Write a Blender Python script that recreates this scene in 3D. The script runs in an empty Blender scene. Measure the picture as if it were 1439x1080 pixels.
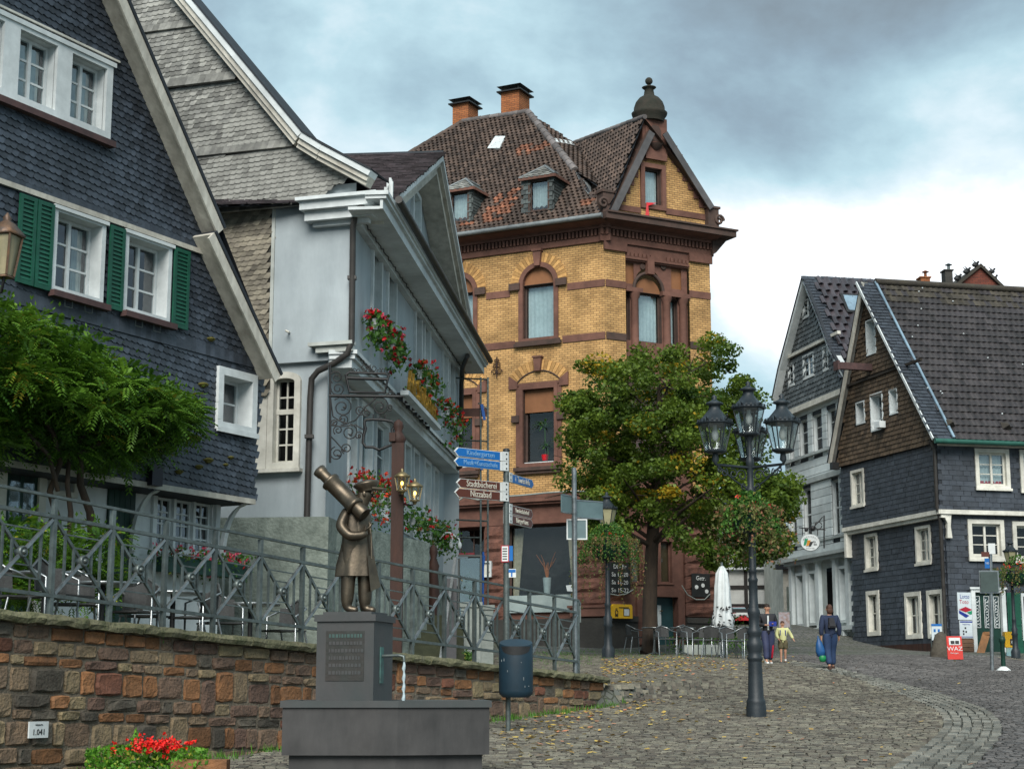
import bpy, bmesh, math, random
import numpy as np
from mathutils import Vector, Matrix
from mathutils.geometry import tessellate_polygon
random.seed(7); np.random.seed(7)
R = math.radians
sc = bpy.context.scene
col = sc.collection
# ------- camera, sky, sun, exposure
FPX, CX, CY, EZ = 2360.0, 719.5, 540.0, 1.6
TH = math.atan(425.0 / FPX)
cam_d = bpy.data.cameras.new('camera'); cam = bpy.data.objects.new('camera', cam_d); col.objects.link(cam)
cam_d.sensor_width = 36; cam_d.lens = 36 * FPX / 1439.0; cam_d.clip_end = 2000; cam_d.clip_start = .1
cam.location = (0, 0, EZ); cam.rotation_euler = (math.pi / 2 + TH, 0, 0)
sc.camera = cam
SUN_EL, SUN_AZ = 40.0, -176.0     # azimuth: clockwise from +Y (view direction)
w = bpy.data.worlds.new('World'); sc.world = w; w.use_nodes = True
nt = w.node_tree; N = nt.nodes; Lk = nt.links; N.clear()
def nd(t, **k):
 n = N.new(t)
 for a, b in k.items(): setattr(n, a, b)
 return n
wo = nd('ShaderNodeOutputWorld'); bg = nd('ShaderNodeBackground'); bg.inputs[1].default_value = .1
sky = nd('ShaderNodeTexSky', sky_type='NISHITA', sun_disc=False)
sky.sun_elevation = R(SUN_EL); sky.sun_rotation = R(SUN_AZ)
tc = nd('ShaderNodeTexCoord')
mp = nd('ShaderNodeMapping'); mp.inputs['Scale'].default_value = (1.25, 1.25, 2.1)
mp.inputs['Location'].default_value = (.35, .1, .2)
Lk.new(tc.outputs['Generated'], mp.inputs[0])
n1 = nd('ShaderNodeTexNoise'); n1.inputs['Scale'].default_value = 3.1; n1.inputs['Detail'].default_value = 7; n1.inputs['Roughness'].default_value = .57; n1.inputs['Distortion'].default_value = .12
Lk.new(mp.outputs[0], n1.inputs['Vector'])
def blob(d, r0, r1):      # smooth patch of sky round a direction
 v = nd('ShaderNodeVectorMath', operation='DISTANCE'); v.inputs[1].default_value = Vector(d).normalized()
 Lk.new(tc.outputs['Generated'], v.inputs[0])
 m = nd('ShaderNodeMapRange', interpolation_type='SMOOTHSTEP'); m.inputs[1].default_value = r0; m.inputs[2].default_value = r1; m.inputs[3].default_value = 1; m.inputs[4].default_value = 0
 Lk.new(v.outputs['Value'], m.inputs[0]); return m.outputs[0]
def math2(op, a, b):
 m = nd('ShaderNodeMath', operation=op)
 for i, q in enumerate((a, b)):
  if isinstance(q, (int, float)): m.inputs[i].default_value = q
  else: Lk.new(q, m.inputs[i])
 return m.outputs[0]
def skydir(px, py):
 a = (px - CX) / FPX; b = (CY - py) / FPX
 return (a, math.cos(TH) - b * math.sin(TH), math.sin(TH) + b * math.cos(TH))
f = math2('ADD', n1.outputs['Fac'], math2('MULTIPLY', blob(skydir(1290, 345), .01, .17), .34))
f = math2('ADD', f, math2('MULTIPLY', blob(skydir(1060, 380), .0, .10), .27))
f = math2('ADD', f, math2('MULTIPLY', blob(skydir(520, 90), .0, .26), .10))
f = math2('ADD', f, math2('MULTIPLY', blob(skydir(1170, 170), .0, .16), -.17))
f = math2('ADD', f, math2('MULTIPLY', blob(skydir(1430, 230), .0, .12), -.03))
cr = nd('ShaderNodeValToRGB'); Lk.new(f, cr.inputs[0])
E = cr.color_ramp.elements
E[0].position = .28; E[0].color = (1.5, 1.85, 2.1, 1)
E[1].position = .78; E[1].color = (8.2, 8.6, 8.9, 1)
for p, c in ((.40, (1.95, 2.65, 3.15, 1)), (.50, (2.6, 3.7, 4.25, 1)), (.58, (3.4, 4.75, 5.25, 1)), (.68, (5.2, 6.0, 6.35, 1))):
 e = E.new(p); e.color = c
mixc = nd('ShaderNodeMix', data_type='RGBA'); mixc.inputs[0].default_value = .93
Lk.new(sky.outputs[0], mixc.inputs[6]); Lk.new(cr.outputs[0], mixc.inputs[7])
Lk.new(mixc.outputs[2], bg.inputs[0]); Lk.new(bg.outputs[0], wo.inputs[0])
sd = bpy.data.lights.new('sun', 'SUN'); sd.energy = 3.0; sd.angle = R(38); sd.color = (1, .96, .9)
sun = bpy.data.objects.new('sun', sd); col.objects.link(sun)
_az = R(SUN_AZ); _el = R(SUN_EL)
sv = Vector((math.sin(_az) * math.cos(_el), math.cos(_az) * math.cos(_el), math.sin(_el)))
sun.rotation_euler = sv.to_track_quat('Z', 'Y').to_euler(); sun.location = sv * 60
sc.view_settings.view_transform = 'Standard'; sc.view_settings.look = 'None'; sc.view_settings.gamma = 1
sc.view_settings.exposure = .72
try: sc.cycles.max_bounces = 5; sc.cycles.transparent_max_bounces = 12
except Exception: pass
# ------- materials
MATS = {}
def mat(name, c1, c2=None, rough=.8, scale=8., bump=.0, rk=.5, metal=0., det=4., spec=.35, ns=None, hue=0., big=.28, bs=.55):
 """procedural: noise mix of two colours, brightness varied piece by piece (attribute rnd), fine bump"""
 if name in MATS: return MATS[name]
 c2 = c2 or tuple(x * .72 for x in c1)
 m = bpy.data.materials.new(name); m.use_nodes = True; t = m.node_tree; n = t.nodes; l = t.links
 b = n['Principled BSDF']; b.inputs['Roughness'].default_value = rough; b.inputs['Metallic'].default_value = metal
 b.inputs['Specular IOR Level'].default_value = spec
 uv = n.new('ShaderNodeTexCoord')
 nz = n.new('ShaderNodeTexNoise'); nz.inputs['Scale'].default_value = scale; nz.inputs['Detail'].default_value = det
 nz.inputs['Roughness'].default_value = .62
 mpn = n.new('ShaderNodeMapping'); l.new(uv.outputs['Object'], mpn.inputs[0]); l.new(mpn.outputs[0], nz.inputs['Vector'])
 if ns: mpn.inputs['Scale'].default_value = ns
 rp = n.new('ShaderNodeMapRange'); rp.inputs[1].default_value = .32; rp.inputs[2].default_value = .68
 l.new(nz.outputs['Fac'], rp.inputs[0])
 mx = n.new('ShaderNodeMix'); mx.data_type = 'RGBA'; l.new(rp.outputs[0], mx.inputs[0])
 mx.inputs[6].default_value = (*c1, 1); mx.inputs[7].default_value = (*c2, 1)
 at = n.new('ShaderNodeAttribute'); at.attribute_name = 'rnd'
 ml = n.new('ShaderNodeMath'); ml.operation = 'MULTIPLY_ADD'; ml.inputs[1].default_value = rk * 2; ml.inputs[2].default_value = 1
 l.new(at.outputs['Fac'], ml.inputs[0])
 hs = n.new('ShaderNodeHueSaturation'); l.new(mx.outputs[2], hs.inputs['Color']); l.new(ml.outputs[0], hs.inputs['Value'])
 if hue:
  hm = n.new('ShaderNodeMath'); hm.operation = 'MULTIPLY_ADD'; hm.inputs[1].default_value = hue; hm.inputs[2].default_value = .5
  l.new(at.outputs['Fac'], hm.inputs[0]); l.new(hm.outputs[0], hs.inputs['Hue'])
 n3 = n.new('ShaderNodeTexNoise'); n3.inputs['Scale'].default_value = bs; n3.inputs['Detail'].default_value = 6; n3.inputs['Roughness'].default_value = .65; l.new(uv.outputs['Object'], n3.inputs['Vector'])
 r3 = n.new('ShaderNodeMapRange'); r3.inputs[1].default_value = .35; r3.inputs[2].default_value = .65; r3.inputs[3].default_value = 1 - big; r3.inputs[4].default_value = 1 + big * .4; l.new(n3.outputs['Fac'], r3.inputs[0])
 h2 = n.new('ShaderNodeHueSaturation'); l.new(hs.outputs[0], h2.inputs['Color']); l.new(r3.outputs[0], h2.inputs['Value']); l.new(h2.outputs[0], b.inputs['Base Color'])
 if bump:
  n2 = n.new('ShaderNodeTexNoise'); n2.inputs['Scale'].default_value = scale * 4; n2.inputs['Detail'].default_value = 3
  l.new(mpn.outputs[0], n2.inputs['Vector'])
  bp = n.new('ShaderNodeBump'); bp.inputs['Strength'].default_value = bump; bp.inputs['Distance'].default_value = .02
  l.new(n2.outputs['Fac'], bp.inputs['Height']); l.new(bp.outputs[0], b.inputs['Normal'])
 MATS[name] = m; return m
def brick_mat(name, ca, cb, mortar, bw, bh, dirt=.3, var=.35, bump=.6):
 m = bpy.data.materials.new(name); m.use_nodes = True; t = m.node_tree; n = t.nodes; l = t.links
 b = n['Principled BSDF']; b.inputs['Roughness'].default_value = .85; b.inputs['Specular IOR Level'].default_value = .2
 uv = n.new('ShaderNodeTexCoord'); bt = n.new('ShaderNodeTexBrick'); l.new(uv.outputs['UV'], bt.inputs['Vector'])
 bt.inputs['Scale'].default_value = 1; bt.inputs['Brick Width'].default_value = bw; bt.inputs['Row Height'].default_value = bh
 bt.inputs['Mortar Size'].default_value = bh * .11; bt.inputs['Mortar Smooth'].default_value = .3
 bt.inputs['Color1'].default_value = (*ca, 1); bt.inputs['Color2'].default_value = (*cb, 1); bt.inputs['Mortar'].default_value = (*mortar, 1)
 bt.inputs['Bias'].default_value = -.15
 nz = n.new('ShaderNodeTexNoise'); nz.inputs['Scale'].default_value = 1.3; nz.inputs['Detail'].default_value = 8; l.new(uv.outputs['UV'], nz.inputs['Vector'])
 rp = n.new('ShaderNodeMapRange'); rp.inputs[1].default_value = .35; rp.inputs[2].default_value = .7; rp.inputs[3].default_value = 1.12; rp.inputs[4].default_value = 1 - dirt
 l.new(nz.outputs['Fac'], rp.inputs[0])
 hs = n.new('ShaderNodeHueSaturation'); l.new(bt.outputs['Color'], hs.inputs['Color']); l.new(rp.outputs[0], hs.inputs['Value'])
 l.new(hs.outputs[0], b.inputs['Base Color'])
 bp = n.new('ShaderNodeBump'); bp.invert = True; bp.inputs['Strength'].default_value = bump; bp.inputs['Distance'].default_value = .01
 l.new(bt.outputs['Fac'], bp.inputs['Height']); l.new(bp.outputs[0], b.inputs['Normal'])
 MATS[name] = m; return m
def glass_mat(name, tint=(.75, .85, .85), refl=.25, rough=.03):
 m = bpy.data.materials.new(name); m.use_nodes = True; t = m.node_tree; n = t.nodes; l = t.links; n.clear()
 o = n.new('ShaderNodeOutputMaterial'); tr = n.new('ShaderNodeBsdfTransparent'); tr.inputs[0].default_value = (*tint, 1)
 gl = n.new('ShaderNodeBsdfGlossy'); gl.inputs[0].default_value = (.9, .95, 1, 1); gl.inputs['Roughness'].default_value = rough
 lw = n.new('ShaderNodeLayerWeight'); lw.inputs[0].default_value = .35
 ma = n.new('ShaderNodeMath'); ma.operation = 'MULTIPLY_ADD'; ma.inputs[1].default_value = .35; ma.inputs[2].default_value = refl; ma.use_clamp = True
 l.new(lw.outputs['Fresnel'], ma.inputs[0])
 tx = n.new('ShaderNodeTexCoord'); nz = n.new('ShaderNodeTexNoise'); nz.inputs['Scale'].default_value = 3; l.new(tx.outputs['Object'], nz.inputs['Vector'])
 bp = n.new('ShaderNodeBump'); bp.inputs['Strength'].default_value = .08; bp.inputs['Distance'].default_value = .05; l.new(nz.outputs['Fac'], bp.inputs['Height']); l.new(bp.outputs[0], gl.inputs['Normal'])
 mx = n.new('ShaderNodeMixShader'); l.new(ma.outputs[0], mx.inputs[0]); l.new(tr.outputs[0], mx.inputs[1]); l.new(gl.outputs[0], mx.inputs[2]); l.new(mx.outputs[0], o.inputs[0])
 MATS[name] = m; return m
def emit_mat(name, c, s):
 m = bpy.data.materials.new(name); m.use_nodes = True; b = m.node_tree.nodes['Principled BSDF']
 b.inputs['Base Color'].default_value = (*c, 1); b.inputs['Emission Color'].default_value = (*c, 1); b.inputs['Emission Strength'].default_value = s
 MATS[name] = m; return m
def leaf_mat(name, c1, c2, c3=None, trans=.35, p3=.04):
 """leaf colour varies leaf by leaf (rnd) and a few turn to c3"""
 m = bpy.data.materials.new(name); m.use_nodes = True; t = m.node_tree; n = t.nodes; l = t.links
 b = n['Principled BSDF']; b.inputs['Roughness'].default_value = .5; b.inputs['Specular IOR Level'].default_value = .3
 at = n.new('ShaderNodeAttribute'); at.attribute_name = 'rnd'
 cr = n.new('ShaderNodeValToRGB'); l.new(at.outputs['Fac'], cr.inputs[0]); e = cr.color_ramp.elements
 ma = n.new('ShaderNodeMath'); ma.operation = 'ADD'; ma.inputs[1].default_value = .5; l.new(at.outputs['Fac'], ma.inputs[0]); l.new(ma.outputs[0], cr.inputs[0])
 e[0].position = 0; e[0].color = (*c1, 1); e[1].position = 1 - p3 - .02; e[1].color = (*c2, 1)
 if c3: k = e.new(1 - p3 + .01); k.color = (*c3, 1)
 l.new(cr.outputs[0], b.inputs['Base Color'])
 tl = n.new('ShaderNodeBsdfTranslucent'); l.new(cr.outputs[0], tl.inputs[0])
 mx = n.new('ShaderNodeMixShader'); mx.inputs[0].default_value = trans
 o = n['Material Output']; l.new(b.outputs[0], mx.inputs[1]); l.new(tl.outputs[0], mx.inputs[2]); l.new(mx.outputs[0], o.inputs[0])
 MATS[name] = m; return m
# ------- mesh helpers
I4 = Matrix.Identity(4)
def T(x, y, z): return Matrix.Translation((x, y, z))
def RZ(a): return Matrix.Rotation(a, 4, 'Z')
def RX(a): return Matrix.Rotation(a, 4, 'X')
def RY(a): return Matrix.Rotation(a, 4, 'Y')
def S3(x, y, z): return Matrix.Diagonal((x, y, z, 1))
BOXF = ((0, 3, 2, 1), (4, 5, 6, 7), (0, 1, 5, 4), (1, 2, 6, 5), (2, 3, 7, 6), (3, 0, 4, 7))
class MB:
 def __init__(s, M=None): s.M = M or I4; s.v = []; s.f = []; s.m = []; s.r = []; s.uv = []; s.sm = []
 def add(s, vs, fs, m=0, r=0., M=None, sm=False):
  base = len(s.v); MM = s.M @ M if M is not None else s.M
  L = [Vector(p) for p in vs]
  s.v.extend([MM @ p for p in L])
  if M is not None: L = [M @ p for p in L]
  for f in fs:
   s.f.append([base + i for i in f]); s.m.append(m); s.r.append(r); s.sm.append(sm)
   a, b, c = L[f[0]], L[f[1]], L[f[2]]; n = (b - a).cross(c - a); ax, ay, az = abs(n.x), abs(n.y), abs(n.z)
   if az >= ax and az >= ay: s.uv.extend([(L[i].x, L[i].y) for i in f])
   elif ay >= ax: s.uv.extend([(L[i].x, L[i].z) for i in f])
   else: s.uv.extend([(L[i].y, L[i].z) for i in f])
 def box(s, x0, x1, y0, y1, z0, z1, m=0, r=0., M=None):
  s.add([(x0, y0, z0), (x1, y0, z0), (x1, y1, z0), (x0, y1, z0), (x0, y0, z1), (x1, y0, z1), (x1, y1, z1), (x0, y1, z1)], BOXF, m, r, M)
 def quad(s, a, b, c, d, m=0, r=0.): s.add([a, b, c, d], [(0, 1, 2, 3)], m, r)
 def prism(s, poly, y0, y1, m=0, r=0., M=None):     # polygon in (x,z), extruded y0..y1
  n = len(poly)
  ar = sum(poly[i][0] * poly[(i + 1) % n][1] - poly[(i + 1) % n][0] * poly[i][1] for i in range(n))
  if ar < 0: poly = poly[::-1]
  vs = [(p[0], y0, p[1]) for p in poly] + [(p[0], y1, p[1]) for p in poly]
  fs = [list(range(n)), list(range(2 * n - 1, n - 1, -1))] + [(i, i + n, (i + 1) % n + n, (i + 1) % n) for i in range(n)]
  s.add(vs, fs, m, r, M)
 def tube(s, pts, rad, seg=6, m=0, r=0., cap=True, M=None, sm=True):
  P = [Vector(p) for p in pts]; n = len(P); rr = rad if isinstance(rad, (list, tuple)) else [rad] * n
  vs = []; up = None
  for i in range(n):
   d = (P[min(i + 1, n - 1)] - P[max(i - 1, 0)])
   if d.length < 1e-9: d = Vector((0, 0, 1))
   d.normalize()
   if up is None: up = Vector((0, 0, 1)) if abs(d.z) < .9 else Vector((1, 0, 0))
   a = d.cross(up)
   if a.length < 1e-5: a = d.orthogonal()
   a.normalize(); b = a.cross(d).normalized(); up = b
   for k in range(seg):
    t = 2 * math.pi * k / seg; vs.append(P[i] + (a * math.cos(t) + b * math.sin(t)) * rr[i])
  fs = [(i * seg + k, i * seg + (k + 1) % seg, (i + 1) * seg + (k + 1) % seg, (i + 1) * seg + k) for i in range(n - 1) for k in range(seg)]
  s.add(vs, fs, m, r, M, sm)
  if cap: s.add(vs[:seg], [list(range(seg))[::-1]], m, r, M); s.add(vs[-seg:], [list(range(seg))], m, r, M)
 def bar(s, a, b, w, h=None, m=0, r=0., upv=(0, 0, 1)):   # square bar between two points
  a = Vector(a); b = Vector(b); h = h or w; d = (b - a).normalized(); u = Vector(upv)
  x = d.cross(u)
  if x.length < 1e-4: x = d.cross(Vector((0, 1, 0)))
  x.normalize(); y = x.cross(d).normalized(); x *= w / 2; y *= h / 2
  s.add([a - x - y, a + x - y, a + x + y, a - x + y, b - x - y, b + x - y, b + x + y, b - x + y], BOXF, m, r)
 def lathe(s, prof, seg=16, m=0, M=None, r=0., sm=True, ph=0.):   # prof: (radius, z)
  vs = []; n = len(prof)
  for rd, z in prof:
   for k in range(seg): t = 2 * math.pi * k / seg + ph; vs.append((max(rd, 1e-4) * math.cos(t), max(rd, 1e-4) * math.sin(t), z))
  fs = [(i * seg + k, i * seg + (k + 1) % seg, (i + 1) * seg + (k + 1) % seg, (i + 1) * seg + k) for i in range(n - 1) for k in range(seg)]
  s.add(vs, fs, m, r, M, sm)
  s.add(vs[:seg], [list(range(seg))[::-1]], m, r, M); s.add(vs[-seg:], [list(range(seg))], m, r, M)
 def ball(s, c, rx, ry=None, rz=None, m=0, seg=10, r=0., M=None):
  ry = ry or rx; rz = rz or rx; pr = [(math.sin(math.pi * i / 6), -math.cos(math.pi * i / 6)) for i in range(7)]
  MM = T(*c) @ S3(rx, ry, rz)
  if M is not None: MM = M @ MM
  s.lathe(pr, seg, m, MM, r)
 def holed(s, outer, holes, y=0., m=0, flip=False):     # flat wall in (x,z) with openings
  loops = [[Vector((p[0], p[1], 0)) for p in outer]] + [[Vector((p[0], p[1], 0)) for p in h] for h in holes]
  flat = [p for lp in loops for p in lp]
  tr = tessellate_polygon(loops)
  fs = []
  for t in tr:
   a, b, c = (flat[i] for i in t)
   k = (b.x - a.x) * (c.y - a.y) - (b.y - a.y) * (c.x - a.x)
   if abs(k) < 1e-9: continue
   fs.append(t if k > 0 else t[::-1])
  s.add([(p.x, y, p.y) for p in flat], fs, m)
 def build(s, name, mats, parent=None, origin=None, **props):
  me = bpy.data.meshes.new(name)
  org = parent_world(parent) if parent is not None else Vector(origin or (0, 0, 0))
  me.from_pydata([tuple(p - org) for p in s.v], [], s.f)
  if not isinstance(mats, (list, tuple)): mats = [mats]
  for q in mats: me.materials.append(q)
  me.polygons.foreach_set('material_index', s.m); me.polygons.foreach_set('use_smooth', s.sm)
  at = me.attributes.new('rnd', 'FLOAT', 'FACE'); at.data.foreach_set('value', s.r)
  ul = me.uv_layers.new(name='UVMap'); ul.data.foreach_set('uv', np.array(s.uv, dtype=np.float32).ravel())
  me.update()
  o = bpy.data.objects.new(name, me); col.objects.link(o)
  if parent is not None: o.parent = parent
  else: o.location = org
  for k, q in props.items(): o[k] = q
  return o
def parent_world(o):
 p = Vector((0, 0, 0))
 while o is not None: p = p + o.location; o = o.parent
 return p
def thing(name, loc, label, cat, group=None, kind=None):
 o = bpy.data.objects.new(name, None); col.objects.link(o); o.location = loc; o.empty_display_size = .2
 tag(o, label, cat, group, kind); return o
def tag(o, label=None, cat=None, group=None, kind=None):
 if label: o['label'] = label
 if cat: o['category'] = cat
 if group: o['group'] = group
 if kind: o['kind'] = kind
 return o
def inst(me, name, Mw, parent=None):      # another object sharing mesh data, at world matrix Mw
 o = bpy.data.objects.new(name, me); col.objects.link(o)
 if parent is not None: o.parent = parent; Mw = Matrix.Translation(-parent_world(parent)) @ Mw
 o.matrix_local = Mw; return o
def copy_tree(root, loc, rz=0, label=None, scale=None):
 r = root.copy(); col.objects.link(r); r.location = loc; r.rotation_euler = (0, 0, rz)
 if scale: r.scale = (scale,) * 3
 if label: r['label'] = label
 for ch in list(root.children):
  c = ch.copy(); col.objects.link(c); c.parent = r
  for g in list(ch.children):
   e = g.copy(); col.objects.link(e); e.parent = c
 return r
def npmesh(name, V, F, mats, parent=None, rnd=None, midx=None, **props):     # V (n,3), F (m,k) arrays; big meshes
 me = bpy.data.meshes.new(name); org = parent_world(parent) if parent is not None else Vector((0, 0, 0))
 V = np.asarray(V, dtype=np.float32) - np.array(org, dtype=np.float32)
 F = np.asarray(F, dtype=np.int32); k = F.shape[1]
 me.vertices.add(len(V)); me.vertices.foreach_set('co', V.ravel())
 me.loops.add(F.size); me.loops.foreach_set('vertex_index', F.ravel())
 me.polygons.add(len(F)); me.polygons.foreach_set('loop_start', np.arange(0, F.size, k, dtype=np.int32))
 if not isinstance(mats, (list, tuple)): mats = [mats]
 for q in mats: me.materials.append(q)
 if midx is not None: me.polygons.foreach_set('material_index', np.asarray(midx, dtype=np.int32))
 at = me.attributes.new('rnd', 'FLOAT', 'FACE'); at.data.foreach_set('value', np.asarray(rnd if rnd is not None else np.zeros(len(F)), dtype=np.float32))
 me.update(calc_edges=True); me.validate()
 o = bpy.data.objects.new(name, me); col.objects.link(o)
 if parent is not None: o.parent = parent
 for a, b in props.items(): o[a] = b
 return o
# ------- measuring the place
def ray(px, py):
 a = (px - CX) / FPX; b = (CY - py) / FPX
 return Vector((a, math.cos(TH) - b * math.sin(TH), math.sin(TH) + b * math.cos(TH)))
def P(px, py, d):
 v = ray(px, py); return Vector((0, 0, EZ)) + v * (d / v.y)
def onplane(px, py, p0, n):
 v = ray(px, py); o = Vector((0, 0, EZ)); return o + v * ((p0 - o).dot(n) / v.dot(n))
class Fr:
 """a facade: x = along it to the viewer's right, y = into the wall, z = up"""
 def __init__(s, org, d):
  d = Vector((d[0], d[1], 0)).normalized(); s.o = Vector((org[0], org[1], 0)); s.u = d; s.n = Vector((-d.y, d.x, 0))
  s.M = Matrix(((d.x, -d.y, 0, s.o.x), (d.y, d.x, 0, s.o.y), (0, 0, 1, 0), (0, 0, 0, 1)))
  s.Mi = s.M.inverted()
 def hit(s, px, py, off=0.):
  p = s.Mi @ onplane(px, py, s.o + s.n * off, s.n); return (p.x, p.z)
 def w(s, u, y, z): return s.M @ Vector((u, y, z))
 def rect(s, x0, x1, y0, y1, off=0.):    # pixel box measured at its middle lines -> u0,u1,z0,z1
  xm = (x0 + x1) / 2; ym = (y0 + y1) / 2
  return s.hit(x0, ym, off)[0], s.hit(x1, ym, off)[0], s.hit(xm, y1, off)[1], s.hit(xm, y0, off)[1]
 def surf(s, off=0.):                      # local (a, b, height) -> world for pieces lying on the wall
  return s.M @ Matrix(((1, 0, 0, 0), (0, 0, -1, off), (0, 1, 0, 0), (0, 0, 0, 1)))
def planeM(org, e1, e2):
 e1 = e1.normalized(); n = e1.cross(e2).normalized(); e2 = n.cross(e1).normalized()
 return Matrix(((e1.x, e2.x, n.x, org.x), (e1.y, e2.y, n.y, org.y), (e1.z, e2.z, n.z, org.z), (0, 0, 0, 1)))
def inside(x, y, poly):
 c = False; n = len(poly); j = n - 1
 for i in range(n):
  xi, yi = poly[i]; xj, yj = poly[j]
  if (yi > y) != (yj > y) and x < (xj - xi) * (y - yi) / (yj - yi) + xi: c = not c
  j = i
 return c
def courses(poly, holes, w, h, ang=0., jit=.0, skew=0., pad=0.):
 """positions of courses of pieces within a polygon"""
 ca, sa = math.cos(ang), math.sin(ang)
 Q = [(x * ca + y * sa, -x * sa + y * ca) for x, y in poly]
 x0 = min(q[0] for q in Q); x1 = max(q[0] for q in Q); y0 = min(q[1] for q in Q); y1 = max(q[1] for q in Q)
 out = []; j = 0; y = y0
 while y < y1:
  x = x0 - w * (.5 if j % 2 else 1) + skew * j
  while x < x1 + w:
   cx, cy = x + w / 2, y + h / 2
   X, Y = cx * ca - cy * sa, cx * sa + cy * ca
   if inside(X, Y, poly) and not any(a - pad < X < b + pad and c - pad < Y < d + pad for a, b, c, d in holes):
    out.append((x * ca - y * sa + random.uniform(-jit, jit) * w, x * sa + y * ca + random.uniform(-jit, jit) * h * .3))
   x += w
  y += h; j += 1
 return out
def slate_shape(w, h, style=0):
 """one slate (a across, b up, height off the wall); lower edge stands proud"""
 ov = h * .45
 if style == 0:   # leaning scale slate with rounded heel
  pts = [(-w * .05, -ov * .05), (w * .45, -ov * .55), (w * .82, -ov * .55), (w * .98, -ov * .1), (w * 1.42, h), (w * .40, h)]
 elif style == 1: # rectangular
  pts = [(.01 * w, -ov * .4), (w * .97, -ov * .4), (w * .97, h), (0.01 * w, h)]
 else:            # strongly rounded
  pts = [(-w * .08, ov * .0), (w * .28, -ov * .42), (w * .66, -ov * .66), (w * .92, -ov * .42), (w * 1.02, ov * .2), (w * 1.45, h), (w * .42, h)]
 n = len(pts); t = h * .09
 vs = [(a, b, t * 2.2 if b < h * .5 else .001) for a, b in pts]
 lo = [i for i in range(n) if pts[i][1] < h * .5]
 vs2 = [(pts[i][0], pts[i][1], t * 1.0) for i in lo]
 fs = [list(range(n))] + [(lo[i + 1], lo[i], n + i, n + i + 1) for i in range(len(lo) - 1)]
 return vs + vs2, fs
def lay(M, pos, shape, mats, name, parent, parts=0, ang=0., rs=.5, tilt=.0):
 """lay pieces: the nearest to the viewer as objects of their own, the rest as one joined part"""
 vs, fs = shape
 key = sorted(range(len(pos)), key=lambda i: (M @ Vector((pos[i][0], pos[i][1], 0)) - Vector((0, 0, EZ))).length) if parts else []
 vis = []
 if parts:
  for i in key:
   p = M @ Vector((pos[i][0], pos[i][1], 0)); a = p - Vector((0, 0, EZ))
   yy = a.y * math.cos(TH) + a.z * math.sin(TH); zz = -a.y * math.sin(TH) + a.z * math.cos(TH)
   if 3 < CX + a.x / yy * FPX < 1436 and 3 < CY - zz / yy * FPX < 1076: vis.append(i)
   if len(vis) >= parts: break
 own = set(vis)
 mb = MB(M)
 for i, (a, b) in enumerate(pos):
  if i in own: continue
  mb.add(vs, fs, 0, random.uniform(-rs, rs), T(a, b, random.uniform(0, .003)) @ RZ(ang + random.uniform(-tilt, tilt)))
 if mb.f: mb.build(name if not parts else name + '_courses', mats, parent, kind='stuff')
 if own:
  var = []
  for k in range(6):
   b2 = MB(); b2.add(vs, fs, 0, random.uniform(-rs, rs)); o = b2.build(name, mats, None); var.append(o.data); bpy.data.objects.remove(o)
  for i in own:
   inst(random.choice(var), name, M @ T(pos[i][0], pos[i][1], random.uniform(0, .003)) @ RZ(ang + random.uniform(-tilt, tilt)), parent)
def text(s, size, mt, M, parent=None, name='lettering', sx=1., depth=.004, align='CENTER', **props):
 cu = bpy.data.curves.new(name, 'FONT'); cu.body = s; cu.size = size; cu.align_x = align; cu.align_y = 'CENTER'; cu.extrude = depth / 2; cu.resolution_u = 2
 tmp = bpy.data.objects.new('tmp', cu); col.objects.link(tmp)
 dg = bpy.context.evaluated_depsgraph_get(); me = bpy.data.meshes.new_from_object(tmp.evaluated_get(dg)); me.name = name
 bpy.data.objects.remove(tmp); me.materials.clear(); me.materials.append(mt)
 # text plane (x,y) -> facade (x, z); readable from -y
 org = parent_world(parent) if parent is not None else Vector((0, 0, 0))
 me.transform(Matrix.Translation(-org) @ M @ Matrix(((sx, 0, 0, 0), (0, 0, -1, 0), (0, 1, 0, 0), (0, 0, 0, 1))))
 o = bpy.data.objects.new(name, me); col.objects.link(o)
 if parent is not None: o.parent = parent
 for a, b in props.items(): o[a] = b
 return o
# ------- materials in use
M_cob = mat('sett_stone', (.165, .15, .12), (.09, .088, .072), .8, 9, .5, rk=.5, hue=.05)
M_cobd = mat('dark_sett_stone', (.12, .115, .11), (.07, .07, .07), .8, 9, .5, rk=.4)
M_gut = mat('gutter_stone', (.18, .175, .15), (.10, .11, .10), .85, 8, .5, rk=.4)
M_dirt = mat('joint_dirt', (.07, .075, .03), (.035, .035, .025), .95, 2.5, .4)
M_far = mat('far_paving', (.115, .115, .11), (.07, .075, .06), .9, 3, .6)
M_terr = mat('terrace_paving', (.10, .10, .07), (.06, .07, .035), .9, 2, .5)
M_stone = mat('rubble_stone', (.21, .145, .09), (.12, .088, .06), .85, 9, .9, rk=.35, hue=.06)
M_stone2 = mat('ochre_stone', (.26, .12, .05), (.16, .08, .038), .85, 8, .8, rk=.35)
M_stone3 = mat('dark_stone', (.10, .088, .068), (.06, .05, .038), .8, 9, .7, rk=.35)
M_stone4 = mat('red_stone', (.17, .07, .042), (.11, .05, .033), .85, 8, .7, rk=.35)
M_mort = mat('mortar', (.20, .165, .12), (.10, .085, .065), .95, 9, .9)
M_cap = mat('cap_stone', (.15, .14, .085), (.07, .075, .035), .9, 7, 1., rk=.25)
M_steel = mat('galvanised_steel', (.15, .18, .175), (.09, .105, .10), .42, 12, .1, metal=.55, rk=.25)
M_steelb = mat('bright_steel', (.36, .38, .39), (.2, .22, .22), .3, 12, .05, metal=.8, rk=.2)
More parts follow.
